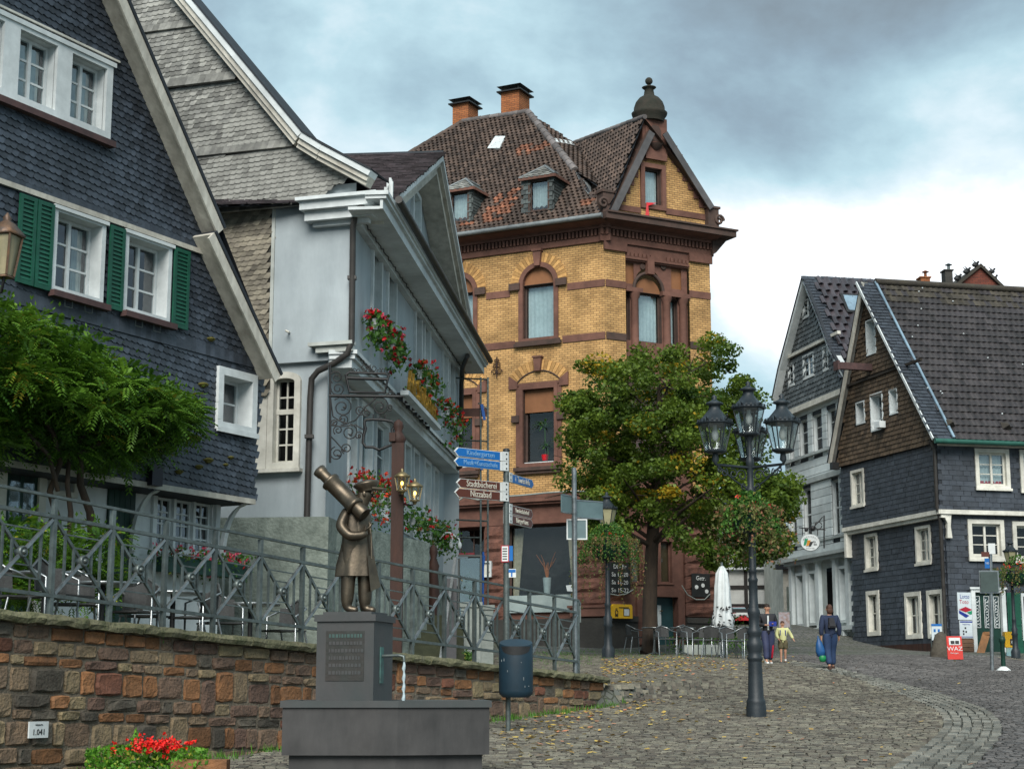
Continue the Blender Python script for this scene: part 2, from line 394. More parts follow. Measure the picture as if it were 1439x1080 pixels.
M_bas = mat('basalt', (.055, .053, .052), (.03, .03, .03), .62, 3, .25, spec=.4, ns=(1, 1, .25), big=.35, bs=1.6)
M_basp = mat('weathered_basalt', (.062, .06, .06), (.042, .052, .052), .6, 2.2, .2, spec=.4, ns=(1, 1, .5))
M_bron = mat('bronze', (.15, .12, .085), (.075, .062, .048), .42, 6, .1, metal=.85, spec=.5)
M_verd = mat('verdigris', (.07, .17, .155), (.045, .08, .075), .7, 12, .2)
M_bin = mat('blue_grey_paint', (.010, .030, .048), (.008, .023, .036), .45, 4, .03)
M_blk = mat('black_iron', (.012, .013, .014), (.02, .02, .02), .5, 20, .1)
M_lamp = mat('lamp_grey_paint', (.022, .030, .036), (.014, .020, .025), .5, 8, .1)
M_white = mat('white_paint', (.62, .66, .66), (.52, .56, .56), .55, 6, .08, rk=.2)
M_whiteold = mat('old_white_paint', (.56, .54, .47), (.36, .34, .29), .7, 5, .3, ns=(1, 1, .5))
M_cream = mat('cream_paint', (.66, .65, .58), (.48, .47, .41), .7, 4, .15)
M_slL = mat('blue_slate', (.048, .06, .078), (.026, .034, .046), .52, 6, .25, rk=.42, spec=.45)
M_slLb = mat('slate_backing', (.022, .027, .034), (.014, .018, .023), .7, 6, .2)
M_slW = mat('weathered_slate', (.26, .26, .235), (.15, .15, .14), .75, 7, .3, rk=.42)
M_slWb = mat('weathered_slate_backing', (.05, .05, .042), (.03, .03, .025), .8, 7)
M_plas = mat('pale_blue_plaster', (.37, .42, .44), (.31, .355, .375), .9, 2.2, .35, ns=(1, 1, .3), big=.16)
M_plas2 = mat('plaster_trim', (.50, .53, .50), (.36, .38, .35), .8, 3, .2)
M_rough = mat('rough_render', (.27, .31, .27), (.15, .18, .155), .95, 5, 1.0)
M_green = mat('green_paint', (.008, .085, .05), (.006, .058, .036), .5, 6, .05)
M_dgreen = mat('dark_green_paint', (.006, .04, .028), (.005, .028, .02), .5, 6, .05)
M_glass = glass_mat('window_glass', (.78, .86, .86), .14); M_glassd = glass_mat('dark_glass', (.82, .86, .86), .03)
M_glassl = glass_mat('lantern_glass', (.88, .92, .9), .1, .12)
M_dark = mat('room_shade', (.02, .018, .016), (.010, .009, .009), .9, 3)
M_curt = mat('net_curtain', (.62, .68, .68), (.50, .56, .57), .9, 10)
M_brown = mat('brown_ledge', (.085, .045, .042), (.05, .03, .03), .7, 6)
M_pipe = mat('drain_pipe', (.05, .047, .043), (.035, .032, .03), .5, 5, .05)
M_leafW = leaf_mat('wisteria_leaf', (.014, .055, .006), (.12, .24, .022), (.30, .27, .03), .3, .06)
M_leafT = leaf_mat('lime_leaf', (.026, .066, .009), (.145, .21, .024), (.38, .25, .015), .36, .06)
M_leafB = leaf_mat('bedding_leaf', (.02, .08, .012), (.09, .20, .03), (.20, .2, .04), .3, .05)
M_leafD = leaf_mat('dry_trailing_leaf', (.04, .09, .02), (.17, .16, .05), (.25, .11, .06), .3, .2)
M_red = mat('red_petal', (.55, .008, .015), (.35, .004, .01), .5, 20, rk=.3)
M_orange = mat('orange_petal', (.75, .07, .015), (.5, .03, .01), .5, 20, rk=.3)
M_pink = mat('pink_petal', (.75, .12, .18), (.6, .05, .12), .5, 20, rk=.3)
M_fall = leaf_mat('fallen_leaf', (.28, .17, .05), (.62, .45, .09), (.5, .2, .1), .1, .12)
M_grass = leaf_mat('grass_blade', (.03, .10, .012), (.10, .22, .03), None, .2)
M_bark = mat('bark', (.06, .042, .028), (.035, .026, .02), .9, 9, 1., ns=(1, 1, .3))
M_pot = mat('white_pot', (.6, .62, .62), None, .5, 5)
M_wood = mat('dark_wood', (.055, .022, .014), (.025, .012, .009), .7, 6, .4, ns=(1, 1, .2))
# ------- ground
WA, WD, WL = Vector((-4.58, 15.0)), Vector((6.01, 11.4)), 12.89
WDn = WD / WL; WNl = Vector((-WDn.y, WDn.x))
def ts(x, y): q = Vector((x, y)) - WA; return q.dot(WDn) / WL, q.dot(WNl)
def sm(x): x = max(0, min(1, x)); return x * x * (3 - 2 * x)
def main_z(x, y):
 z = .05 * y
 if y > 45: z += .045 * (y - 45)
 if x > 12.6: z -= min(.45, .13 * (x - 12.6)) * sm((y - 44) / 5)
 return z
def cap_z(t): return 2.29 + (1.77 - 2.29) * t
def terr_z(x, y):
 t, s = ts(x, y)
 if y < 26.4: return cap_z(min(t, 1.)) - .16
 return 1.61 + (y - 26.4) * .043
def G(x, y):
 m = main_z(x, y); t, s = ts(x, y)
 if t < .97: return m
 tz = 1.61 + max(0, y - 26.4) * .043
 wgt = sm((s + 2.6) / 2.6) * sm((t - .97) / (.04 + .45 * max(0., min(1., (-s - .05) / .6)))) * (1 - sm((y - 52) / 8))
 return m + wgt * (tz - m)
def H(x, y):
 t, s = ts(x, y); return terr_z(x, y) if (s > 0 and t < 1) else G(x, y)
def onG(px, py):
 r = ray(px, py); d = 12.
 for _ in range(40):
  p = Vector((0, 0, EZ)) + r * (d / r.y); g = H(p.x, p.y); e = p.z - g; d += e / (.05 - r.z / r.y) * .6
  d = max(5, min(150, d))
 return Vector((p.x, p.y, g))
def base(px, d):     # standing point in the column px at depth d
 p = P(px, 930, d); return Vector((p.x, p.y, H(p.x, p.y)))
def nearmesh():
 xs = [-400, -150, -60, -30] + [i * .5 for i in range(-40, -4)] + [-2 + i * .2 for i in range(45)] + [i * .5 for i in range(14, 61)] + [40, 70, 160, 400]
 ys = [-30, 0, 6] + [8 + i * .5 for i in range(0, 32)] + [24 + i * .2 for i in range(0, 80)] + [40 + i * .5 for i in range(0, 56)] + [75, 90, 120, 200, 500, 900]
 V = []; F = []
 for y in ys:
  for x in xs: V.append((x, y, G(max(-20, min(30, x)), min(y, 66)) - .028))
 nx = len(xs)
 for j in range(len(ys) - 1):
  for i in range(nx - 1): F.append((j * nx + i, j * nx + i + 1, (j + 1) * nx + i + 1, (j + 1) * nx + i))
 return V, F
V, F = nearmesh()
def cob_far():
 m = bpy.data.materials.new('sett_paving'); m.use_nodes = True; t = m.node_tree; n = t.nodes; l = t.links; b = n['Principled BSDF']; b.inputs['Roughness'].default_value = .85
 tcx = n.new('ShaderNodeTexCoord'); vo = n.new('ShaderNodeTexVoronoi'); vo.inputs['Scale'].default_value = 7.5; vo.feature = 'DISTANCE_TO_EDGE'; vo.inputs['Randomness'].default_value = .65
 v2 = n.new('ShaderNodeTexVoronoi'); v2.inputs['Scale'].default_value = 7.5; v2.inputs['Randomness'].default_value = .65
 nz = n.new('ShaderNodeTexNoise'); nz.inputs['Scale'].default_value = .45; nz.inputs['Detail'].default_value = 6
 for q in (vo, v2, nz): l.new(tcx.outputs['Object'], q.inputs['Vector'])
 r1 = n.new('ShaderNodeMapRange'); r1.inputs[1].default_value = .0; r1.inputs[2].default_value = .12; l.new(vo.outputs['Distance'], r1.inputs[0])
 sx = n.new('ShaderNodeSeparateColor'); l.new(v2.outputs['Color'], sx.inputs[0])
 cr = n.new('ShaderNodeValToRGB'); l.new(sx.outputs[0], cr.inputs[0]); e = cr.color_ramp.elements; e[0].color = (.075, .08, .08, 1); e[1].color = (.16, .155, .145, 1)
 mx = n.new('ShaderNodeMix'); mx.data_type = 'RGBA'; l.new(r1.outputs[0], mx.inputs[0]); mx.inputs[6].default_value = (.045, .05, .03, 1); l.new(cr.outputs[0], mx.inputs[7])
 m2 = n.new('ShaderNodeMix'); m2.data_type = 'RGBA'; m2.blend_type = 'MULTIPLY'; m2.inputs[0].default_value = .8
 c2 = n.new('ShaderNodeValToRGB'); l.new(nz.outputs['Fac'], c2.inputs[0]); e = c2.color_ramp.elements; e[0].position = .35; e[0].color = (.62, .70, .48, 1); e[1].position = .6; e[1].color = (1, 1, 1, 1)
 l.new(mx.outputs[2], m2.inputs[6]); l.new(c2.outputs[0], m2.inputs[7]); l.new(m2.outputs[2], b.inputs['Base Color'])
 bp = n.new('ShaderNodeBump'); bp.inputs['Distance'].default_value = .03; bp.inputs['Strength'].default_value = .7; l.new(r1.outputs[0], bp.inputs['Height']); l.new(bp.outputs[0], b.inputs['Normal'])
 return m
M_cobfar = cob_far()
tag(npmesh('ground', V, F, M_cobfar), kind='structure')
# terrace behind the retaining wall
V = []; F = []; TT = [i / 40 for i in range(-40, 41)]; SS = [.3, 1, 2, 3, 4, 6, 9, 14, 22]
for t in TT:
 for s in SS:
  p = WA + WD * t + WNl * s; V.append((p.x, p.y, terr_z(p.x, min(p.y, 26.39)) if p.y < 26.4 else 1.61 + (p.y - 26.4) * .02))
ns = len(SS)
for i in range(len(TT) - 1):
 for j in range(ns - 1): F.append((i * ns + j, (i + 1) * ns + j, (i + 1) * ns + j + 1, i * ns + j + 1))
tag(npmesh('terrace_ground', V, F, M_terr), kind='structure')
# gutter band of larger setts sweeping round in a curve
gp = [onG(*q).to_2d() for q in ((1130, 930), (1181, 939), (1218, 949), (1260, 959), (1313, 972), (1350, 984), (1384, 996), (1402, 1009), (1409, 1023.5), (1402, 1043), (1384, 1062), (1368, 1080), (1340, 1110))]
def smooth_poly(p, n=6):
 out = []
 for i in range(len(p) - 1):
  a = p[max(i - 1, 0)]; b = p[i]; c = p[i + 1]; d = p[min(i + 2, len(p) - 1)]
  for k in range(n):
   t = k / n; out.append(.5 * ((2 * b) + (c - a) * t + (2 * a - 5 * b + 4 * c - d) * t * t + (-a + 3 * b - 3 * c + d) * t * t * t))
 out.append(p[-1]); return out
gl = smooth_poly(gp); gut_cells = []
def along(pl, step, off):
 res = []; acc = 0
 for i in range(len(pl) - 1):
  a, b = pl[i], pl[i + 1]; L = (b - a).length; d = (b - a) / max(L, 1e-6); nrm = Vector((d.y, -d.x))
  while acc < L: res.append((a + d * acc + nrm * off, d)); acc += step
  acc -= L
 return res
def sett(mb, x, y, ang, a, b, hgt, r, jag=.012):
 z = G(x, y); c, s = math.cos(ang), math.sin(ang)
 q = [(-a / 2, -b / 2), (a / 2, -b / 2), (a / 2, b / 2), (-a / 2, b / 2)]
 j = [(random.uniform(-jag, jag), random.uniform(-jag, jag)) for _ in q]
 top = [(x + (u * .86 + e) * c - (v * .86 + k) * s, y + (u * .86 + e) * s + (v * .86 + k) * c, z + hgt + random.uniform(-.003, .003)) for (u, v), (e, k) in zip(q, j)]
 bot = [(x + (u + e) * c - (v + k) * s, y + (u + e) * s + (v + k) * c, z - .06) for (u, v), (e, k) in zip(q, j)]
 mb.add(bot + top, ((4, 5, 6, 7), (0, 1, 5, 4), (1, 2, 6, 5), (2, 3, 7, 6), (3, 0, 4, 7)), 0, r)
gut = []
for k in range(6):
 for p, d in along(gl, .21 + .012 * k, k * .125 + .06): gut.append((p.x, p.y, math.atan2(d.y, d.x), .20, .112))
gpoly = [(p.x, p.y) for p in gl]
setts = []
def near_g(x, y):
 bd = 9; sd = 0
 for i in range(0, len(gl) - 1, 2):
  a = gl[i]; q = Vector((x, y)) - a; L = q.length
  if L < bd:
   bd = L; d = gl[i + 1] - a; sd = d.x * q.y - d.y * q.x
 return bd if sd > 0 else -bd     # >0: left of the run
# irregular setts over the open square
y = 14.2
while y < 46:
 hw = .315 * y + .4; rowh = .105 + random.uniform(-.006, .008) + (.03 if y > 30 else 0); x = -hw
 while x < hw:
  wd = random.uniform(.10, .16); cx = x + wd / 2; yy = y + .09 * math.sin(cx * .9 + y * .35)
  t, s = ts(cx, yy)
  if s < -.22 or t > 1.01:
   g = near_g(cx, yy)
   setts.append((cx, yy, random.uniform(-.10, .10) + .08 * math.cos(cx * .9), wd * .95, rowh * .93, g))
  x += wd
 y += rowh
inner = []; outer = []
for q in setts:
 g = q[5]
 if -.80 < g < .02 : continue
 (outer if g >= .02 and q[1] > 15 and q[0] > 3 else inner).append(q)
def sett_layer(lst, name, mt, own, label=None):
 lst = sorted(lst, key=lambda q: q[0] ** 2 + q[1] ** 2)
 vis = [q for q in lst if abs(q[0]) < .30 * q[1] and q[1] > 16.2 and not (-2.4 < q[0] < -.1 and q[1] < 17.4)][:own]; ids = set(map(id, vis))
 mb = MB()
 for q in lst:
  if id(q) in ids: continue
  sett(mb, q[0], q[1], q[2], q[3], q[4], .016, random.uniform(-.5, .5))
 pv = tag(mb.build(name, mt), kind='structure')
 for q in vis:
  b = MB(); sett(b, q[0], q[1], q[2], q[3], q[4], .018, random.uniform(-.5, .5)); b.build('sett', mt, pv)
sett_layer(inner, 'cobbled_square', M_cob, 300)
if outer: sett_layer(outer, 'cobbled_road', M_cobd, 120)
sett_layer([q + (0,) for q in gut], 'gutter_setts', M_gut, 290)
# ------- retaining wall
FW = Fr(WA - WDn * 3.0, WD)           # facade frame of the wall, u=3 at the picture's left edge
def uw(t): return 3.0 + t * WL
wall = thing('retaining_wall', (FW.w(8, 0, 0.6)), 'rubble stone retaining wall with a rounded coping under the steel railing', 'wall')
mb = MB(FW.M); N_ = 24
def capu(u): return cap_z((u - 3) / WL)
for i in range(N_):
 u0 = (3 + WL) * i / N_; u1 = (3 + WL) * (i + 1) / N_
 z0, z1 = capu(u0) - .09, capu(u1) - .09
 mb.add([(u0, .035, 0), (u1, .035, 0), (u1, .42, 0), (u0, .42, 0), (u0, .035, z0), (u1, .035, z1), (u1, .42, z1), (u0, .42, z0)], BOXF)
mb.build('mortar_core', M_mort, wall)
u = 0.
while u < 3 + WL:
 L = random.uniform(.55, .95); u1 = min(u + L, 3 + WL + .06); b = MB(FW.M); n = 6; vs = [];
 prof = [(-.07, -.10), (-.085, -.055), (-.06, -.012), (.02, .0), (.46, .0), (.46, -.09)]
 for k in range(n + 1):
  uu = u + (u1 - u - .012) * k / n; jz = random.uniform(-.012, .012); c = capu(uu)
  for (a, c2) in prof: vs.append((uu, a + random.uniform(-.012, .012), c + c2 + jz))
 m_ = len(prof); fs = [(k * m_ + j, (k + 1) * m_ + j, (k + 1) * m_ + (j + 1) % m_, k * m_ + (j + 1) % m_) for k in range(n) for j in range(m_)]
 fs += [list(range(m_)), list(range(n * m_, n * m_ + m_))[::-1]]
 b.add(vs, fs, 0, random.uniform(-.4, .4)); b.build('coping_stone', M_cap, wall); u = u1
# stones: courses of random blocks, some tall ones spanning two courses
def rubble(u0, u1, zb, zt):
 cells = []; rows = []; z = zt
 while z > zb: h = random.choice((.10, .14, .19, .12, .24, .29, .16)); rows.append((z - h, z)); z -= h
 occ = [[] for _ in rows]
 for r, (a, b) in enumerate(rows):
  u = u0 + random.uniform(-.2, 0)
  while u < u1:
   blk = [o for o in occ[r] if o[0] - .06 < u < o[1]]
   if blk: u = blk[0][1]; continue
   nxt = min([o[0] for o in occ[r] if o[0] > u] + [u1 + .1])
   wd = random.uniform(.16, .52) if b - a < .15 else random.uniform(.15, .46)
   e = min(u + wd, nxt)
   if nxt - e < .08: e = nxt
   if e - u < .05: u = e; continue
   tall = random.random() < .10 and r + 1 < len(rows) and e - u < .34 and e - u > .12
   lo = rows[r + 1][0] if tall else a
   if tall: occ[r + 1].append((u, e))
   cells.append((u, e, lo, b)); u = e
 return cells
def stone_mesh(mb, u, e, lo, hi, m, r, y0=.05, pr=.045):
 g = .006; w_ = e - u; h_ = hi - lo; cx = (u + e) / 2; cz = (lo + hi) / 2; pts = []; n = 12; ex = random.choice((7, 9, 12))
 for k in range(n):
  t = 2 * math.pi * (k + .5) / n; c, s = math.cos(t), math.sin(t)
  rr = (abs(c) ** ex + abs(s) ** ex) ** (-1 / ex); rr *= random.uniform(.95, 1.02)
  pts.append((cx + (w_ / 2 - g) * c * rr, cz + (h_ / 2 - g) * s * rr))
 p2 = pr * random.uniform(.5, 1.15)
 vs = [(a, y0, c) for a, c in pts] + [(cx + (a - cx) * .96, y0 - p2 * .7, cz + (c - cz) * .94) for a, c in pts] + [(cx + (a - cx) * .84, y0 - p2 + random.uniform(-.010, .010), cz + (c - cz) * .80) for a, c in pts]
 fs = [(k, (k + 1) % n, n + (k + 1) % n, n + k) for k in range(n)] + [(n + k, n + (k + 1) % n, 2 * n + (k + 1) % n, 2 * n + k) for k in range(n)] + [list(range(2 * n, 3 * n))]
 mb.add(vs, fs, m, r, None, False)
cells = []
for i, (u, e, lo, b) in enumerate(rubble(0, 3 + WL, -1.75, 0)):       # heights relative to the coping underside
 uc = (u + e) / 2; off = capu(uc) - .10; xg = FW.w(uc, 0, 0)
 if b + off < G(xg.x, xg.y) - .05: continue
 if u < 2.6 and random.random() < .0: continue
 cells.append((u, e, lo, b, off))
big = sorted(cells, key=lambda c: -(c[1] - c[0]) * (c[3] - c[2]) / (FW.w(c[0], 0, 0).length ** 2) * (1 if c[0] > 2.8 else 0))[:300]
bigid = set(map(id, big)); rest = MB(FW.M)
SM = [M_stone, M_stone2, M_stone3, M_stone4]
for c in cells:
 u, e, lo, b, off = c; sl = (capu(e) - capu(u)); top = b + off > capu((u + e) / 2) - .7
 k = random.choices((0, 1, 2, 3), (.55, .27 if top else .10, .16, .09 if top else .03))[0]; r = random.uniform(-.5, .5)
 if id(c) in bigid:
  m_ = MB(FW.M); stone_mesh(m_, u, e, lo + off, b + off, 0, r); m_.build('stone', SM[k], wall)
 else: stone_mesh(rest, u, e, lo + off, b + off, k, r)
rest.build('small_stones', SM, wall, kind='stuff')
# end face of the wall
eb = MB(FW.M)
for k in range(4):
 z = 1.33 + k * .105
 for j in range(2): eb.box(3 + WL - .02, 3 + WL + .03 + random.uniform(0, .02), .04 + j * .2, .23 + j * .2, z, z + .09, random.choice((0, 1, 3)), random.uniform(-.4, .4))
eb.build('end_stones', SM, wall, kind='stuff')
# number plate on the wall
u0, u1, z0, z1 = FW.rect(37, 64, 1013, 1036)
pl = thing('number_plate', FW.w((u0 + u1) / 2, 0, z0), 'small white number plate reading 1.041 fixed to the rubble wall', 'sign')
b = MB(FW.M); b.box(u0, u1, -.035, -.02, z0, z1); b.build('plate', M_white, pl)
text('1.041', .075, M_blk, FW.M @ T((u0 + u1) / 2, -.037, z0 + (z1 - z0) * .34), pl)
text('Gebäude-Nr.', .018, M_blk, FW.M @ T((u0 + u1) / 2, -.037, z0 + (z1 - z0) * .8), pl)
# ------- railing
RU = lambda n: uw(.0045 + .0635 * n)
rail = thing('railing', FW.w(8, .2, 1.9), 'galvanised steel railing with crossed bars and round bosses along the stone wall', 'railing')
yr = .18
def rz(u, h): return capu(u) + h
H0, H1, H2 = .19, .93, 1.12
NP = 15
uend = RU(NP) - .02
def rp(u, h, dy=0): return FW.w(u, yr + dy, rz(u, h))
b = MB();
for k in range(-3, NP): b.bar(rp(RU(k), H2), rp(min(RU(k + 1), uend), H2), .045, .026)
b.bar(rp(uend, H2), rp(uend + .07, H2 - .06), .05, .035); b.bar(rp(uend + .07, H2 - .05), rp(uend + .07, H2 - .33), .045, .035)
b.build('handrail', M_steel, rail)
for nm, hh in (('upper_rail', H1), ('lower_rail', H0)):
 b = MB(); b.bar(rp(RU(-3), hh), rp(uend, hh), .05, .034); b.build(nm, M_steel, rail)
for k in range(-3, NP + 1):
 if k in (12,): continue
 u = min(RU(k), uend); b = MB(); b.bar(rp(u, -.02), rp(u, H2 - .02), .046, .046, 0, random.uniform(-.5, .5), upv=(WNl.x, WNl.y, 0)); b.build('post', M_steel, rail)
for k in range(-2, NP):
 a0, a1 = RU(k) + .035, min(RU(k + 1), uend) - .035; hb, ht = H0 + .02, H1 - .03; w_ = a1 - a0; hh = ht - hb
 def q(fx, fz, dy=0): return rp(a0 + w_ * fx, hb + hh * fz, dy)
 for (p0, p1, mm, dy) in (((0, 0), (1, 1), M_steelb, -.012), ((0, 1), (1, 0), M_steel, .012)):  # rising bars in brighter steel, their highlight put into the colour
  b = MB(); b.bar(q(*p0, dy), q(*p1, dy), .026, .03, 0, random.uniform(-.4, .4)); b.build('diagonal_bar', mm, rail)
 for fx in (.17, .335):
  for (x_, za, zb) in ((fx, fx, 1 - fx), (1 - fx, fx, 1 - fx)):
   b = MB(); b.bar(q(x_, za), q(x_, zb), .022, .022, 0, random.uniform(-.4, .4), upv=(WNl.x, WNl.y, 0)); b.build('vertical_bar', M_steel, rail)
 for fz in (.17, .335):
  for (z_, xa, xb) in ((fz, fz, 1 - fz), (1 - fz, fz, 1 - fz)):
   b = MB(); b.bar(q(xa, z_), q(xb, z_), .014, .014, 0, random.uniform(-.4, .4)); b.build('cross_bar', M_steel, rail)
 b = MB(); c = q(.5, .5); Mr = Matrix.Translation(c) @ FW.M.to_3x3().to_4x4() @ RX(R(90))
 b.lathe([(.05, -.045), (.058, .0), (.058, .03), (.045, .045), (.04, .036), (.02, .036), (.022, .05), (.008, .056)], 14, 0, Mr); b.build('boss', M_steel, rail)
# ------- fountain with bronze figure
fx = P(545, 985, 15.2); FB = Vector((fx.x, 15.3, G(fx.x, 15.3)))
FA = R(4)
fo = thing('fountain_basin', FB, 'dark basalt fountain basin with a recessed foot below the retaining wall', 'fountain')
MF = T(*FB) @ RZ(FA)
# basin outline: right-hand bend in its front as in the photograph
out = [(-.91, -.50), (.08, -.58), (.88, -.42), (.88, .75), (-.91, .75)]
def ring(o, k):
 cx = sum(p[0] for p in o) / len(o); cy = sum(p[1] for p in o) / len(o); return [(cx + (x - cx) * (1 - k / abs(max(abs(x - cx), .3))), cy + (y - cy) * (1 - k / abs(max(abs(y - cy), .3)))) for x, y in o]
zr = 1.6 - (983 - 965) / 2360 * 15 - FB.z; ZB = zr - .46
def pr(mb, o, z0, z1, m=0):
 n = len(o); mb.add([(x, y, z0) for x, y in o] + [(x, y, z1) for x, y in o], [tuple(range(n))[::-1], tuple(range(n, 2 * n))] + [(i, (i + 1) % n, (i + 1) % n + n, i + n) for i in range(n)], m)
b = MB(MF); ri = ring(out, .09); n = 5
b.add([(x, y, ZB) for x, y in out] + [(x, y, zr - .055) for x, y in out] + [(x, y, zr - .055) for x, y in ri] + [(x, y, zr - .3) for x, y in ri],
 [(0, 1, 2, 3, 4)[::-1]] + [(i, (i + 1) % n, (i + 1) % n + n, i + n) for i in range(n)] + [(i + n, (i + 1) % n + n, (i + 1) % n + 2 * n, i + 2 * n) for i in range(n)] + [(i + 2 * n, (i + 1) % n + 2 * n, (i + 1) % n + 3 * n, i + 3 * n) for i in range(n)] + [(15, 16, 17, 18, 19)])
b.build('basin', M_bas, fo)
b = MB(MF); o2 = ring(out, -.02); r2 = ring(out, .12)
b.add([(x, y, zr - .058) for x, y in o2] + [(x, y, zr) for x, y in o2] + [(x, y, zr) for x, y in r2] + [(x, y, zr - .058) for x, y in r2],
 [(i, (i + 1) % n, (i + 1) % n + n, i + n) for i in range(n)] + [(i + n, (i + 1) % n + n, (i + 1) % n + 2 * n, i + 2 * n) for i in range(n)] + [(i + 2 * n, (i + 1) % n + 2 * n, (i + 1) % n + 3 * n, i + 3 * n) for i in range(n)] + [(i + 3 * n, (i + 1) % n + 3 * n, (i + 1) % n, i) for i in range(n)])
b.build('rim', M_basp, fo)
b = MB(MF); pr(b, ring(out, .06), -.05, ZB - .002); b.build('foot', M_bas, fo)
b = MB(MF); pr(b, ring(out, .10), zr - .16, zr - .12); b.build('water', glass_mat('water', (.3, .4, .35), .35, .08), fo)
# pedestal
pd = thing('pedestal', FB + Vector((-.36, .25, 0)), 'square weathered stone pedestal with a spout standing in the fountain', 'pedestal')
p0 = P(497, 985, 15.4); p1 = P(497, 862, 15.4); PX, PY = p0.x, 15.45
MP = T(PX, PY, 0) @ RZ(R(-14)); hw = .27
b = MB(MP); b.box(-hw, hw, -hw, hw, zr + FB.z - .3, p1.z - .07); b.build('shaft', M_basp, pd)
b = MB(MP); b.box(-hw - .02, hw + .02, -hw - .02, hw + .02, p1.z - .075, p1.z - .015); b.box(-hw + .04, hw - .04, -hw + .04, hw - .04, p1.z - .015, p1.z + .012); b.build('cap', M_basp, pd)
b = MB(MP); b.box(-hw + .09, hw - .09, -hw - .006, -hw + .01, p1.z - .6, p1.z - .16);
pq = b.build('inscription_plate', mat('bronze_plate', (.052, .046, .042), (.045, .050, .046), .55, 5, .2, metal=.3), pd)
for i in range(6):
 b = MB(MP)
 zz = p1.z - .20 - i * .065; x = -hw + .12
 while x < hw - .12:
  ww = random.uniform(.012, .028); b.box(x, x + ww, -hw - .009, -hw - .004, zz - .02, zz + .012); x += ww + .009
 b.build('inscription_line', M_basp if i else mat('dull_verdigris', (.06, .11, .10), None, .7, 12), pq)
b = MB(MP); b.box(hw, hw + .012, -.10, -.02, p1.z - .62, p1.z - .3); b.build('spout_plate', M_verd, pd)
b = MB(MP); b.tube([(hw, -.06, p1.z - .38), (hw + .17, -.08, p1.z - .375), (hw + .22, -.085, p1.z - .385), (hw + .225, -.085, p1.z - .43)], .014, 8); b.build('spout', M_steel, pd)
b = MB(MP); b.tube([(-hw - .10, .05, zr + FB.z - .05), (-hw - .10, .05, zr + FB.z + .12)], .008, 6); b.build('side_jet', mat('water_spray', (.45, .55, .58), None, .2, 30), pd)
wt = MB(MP); pts = [(hw + .225 + .003 * math.sin(i * 2.1), -.085, p1.z - .43 - i * .03) for i in range(14)]
wt.tube(pts, [.008 + .005 * (i % 3) for i in range(14)], 6, 0)
tag(wt.build('water_jet', MATS['water_spray']), 'thin jet of water falling from the pedestal spout into the basin', 'water')
# bronze man carrying a telescope
ST = Vector((PX, PY, p1.z + .012)); st = thing('statue', ST, 'bronze man in long coat and peaked cap shouldering a big telescope', 'statue')
def skinned(name, joints, edges, mt, parent, M, root=0, sub=2, smooth=True, **props):
 me = bpy.data.meshes.new(name); me.from_pydata([tuple(M @ Vector(j[0])) for j in joints], edges, [])
 o = bpy.data.objects.new(name, me); col.objects.link(o); me.materials.append(mt if not isinstance(mt, list) else mt[0])
 md = o.modifiers.new('skin', 'SKIN'); md.use_smooth_shade = smooth
 for i, sv_ in enumerate(me.skin_vertices[0].data):
  r_ = joints[i][1]; sv_.radius = r_ if isinstance(r_, tuple) else (r_, r_); sv_.use_root = (i == root)
 ms = o.modifiers.new('sub', 'SUBSURF'); ms.levels = sub; ms.render_levels = sub
 dg = bpy.context.evaluated_depsgraph_get(); m2 = bpy.data.meshes.new_from_object(o.evaluated_get(dg)); m2.name = name
 bpy.data.objects.remove(o); o = bpy.data.objects.new(name, m2); col.objects.link(o)
 if parent is not None: m2.transform(Matrix.Translation(-parent_world(parent))); o.parent = parent
 for a_, b_ in props.items(): o[a_] = b_
 return o
MS = T(*ST); sc_ = 1.26 / 1.30
def J(x, y, z, r): return ((x * sc_, y * sc_, z * sc_), r)
# x right, y away; body seen from its left-back side, walking to the viewer's right
jt = [J(.0, 0, .62, (.115, .10)), J(.0, 0, .78, (.11, .10)), J(.005, 0, .93, (.115, .095)), J(.03, 0, 1.02, .055), J(.075, -.0, 1.115, (.075, .085)), J(.085, 0, 1.17, .06),
 J(-.06, -.03, .55, .09), J(-.072, -.03, .33, .072), J(-.08, -.03, .10, .062), J(-.075, -.03, .035, .045), J(.03, -.06, .02, .03),
 J(.065, .03, .55, .09), J(.082, .03, .33, .075), J(.082, .03, .10, .064), J(.09, .03, .035, .045), J(.19, -.01, .02, .032),
 J(-.10, -.06, .93, .06), J(-.145, -.13, .80, .058), J(-.05, -.19, .70, .05), J(.07, -.17, .715, .04), J(.115, -.15, .745, .034)]
ed = [(0, 1), (1, 2), (2, 3), (3, 4), (4, 5), (0, 6), (6, 7), (7, 8), (8, 9), (9, 10), (0, 11), (11, 12), (12, 13), (13, 14), (14, 15), (2, 16), (16, 17), (17, 18), (18, 19), (19, 20)]
skinned('body', jt, ed, M_bron, st, MS)
b = MB(MS)    # hand on the telescope: palm side with curled fingers
for k in range(4): b.tube([(.105 * sc_, -.165 + k * .016 - .02, .745), (.135, -.175 + k * .016 - .02, .765 + k * .004), (.145, -.165 + k * .014 - .02, .795), (.135, -.15 + k * .012 - .02, .805)], [.010, .0095, .009, .007], 6)
b.tube([(.09, -.145, .735), (.085, -.12, .77), (.1, -.11, .79)], [.012, .011, .008], 6); b.build('fingers', M_bron, st)
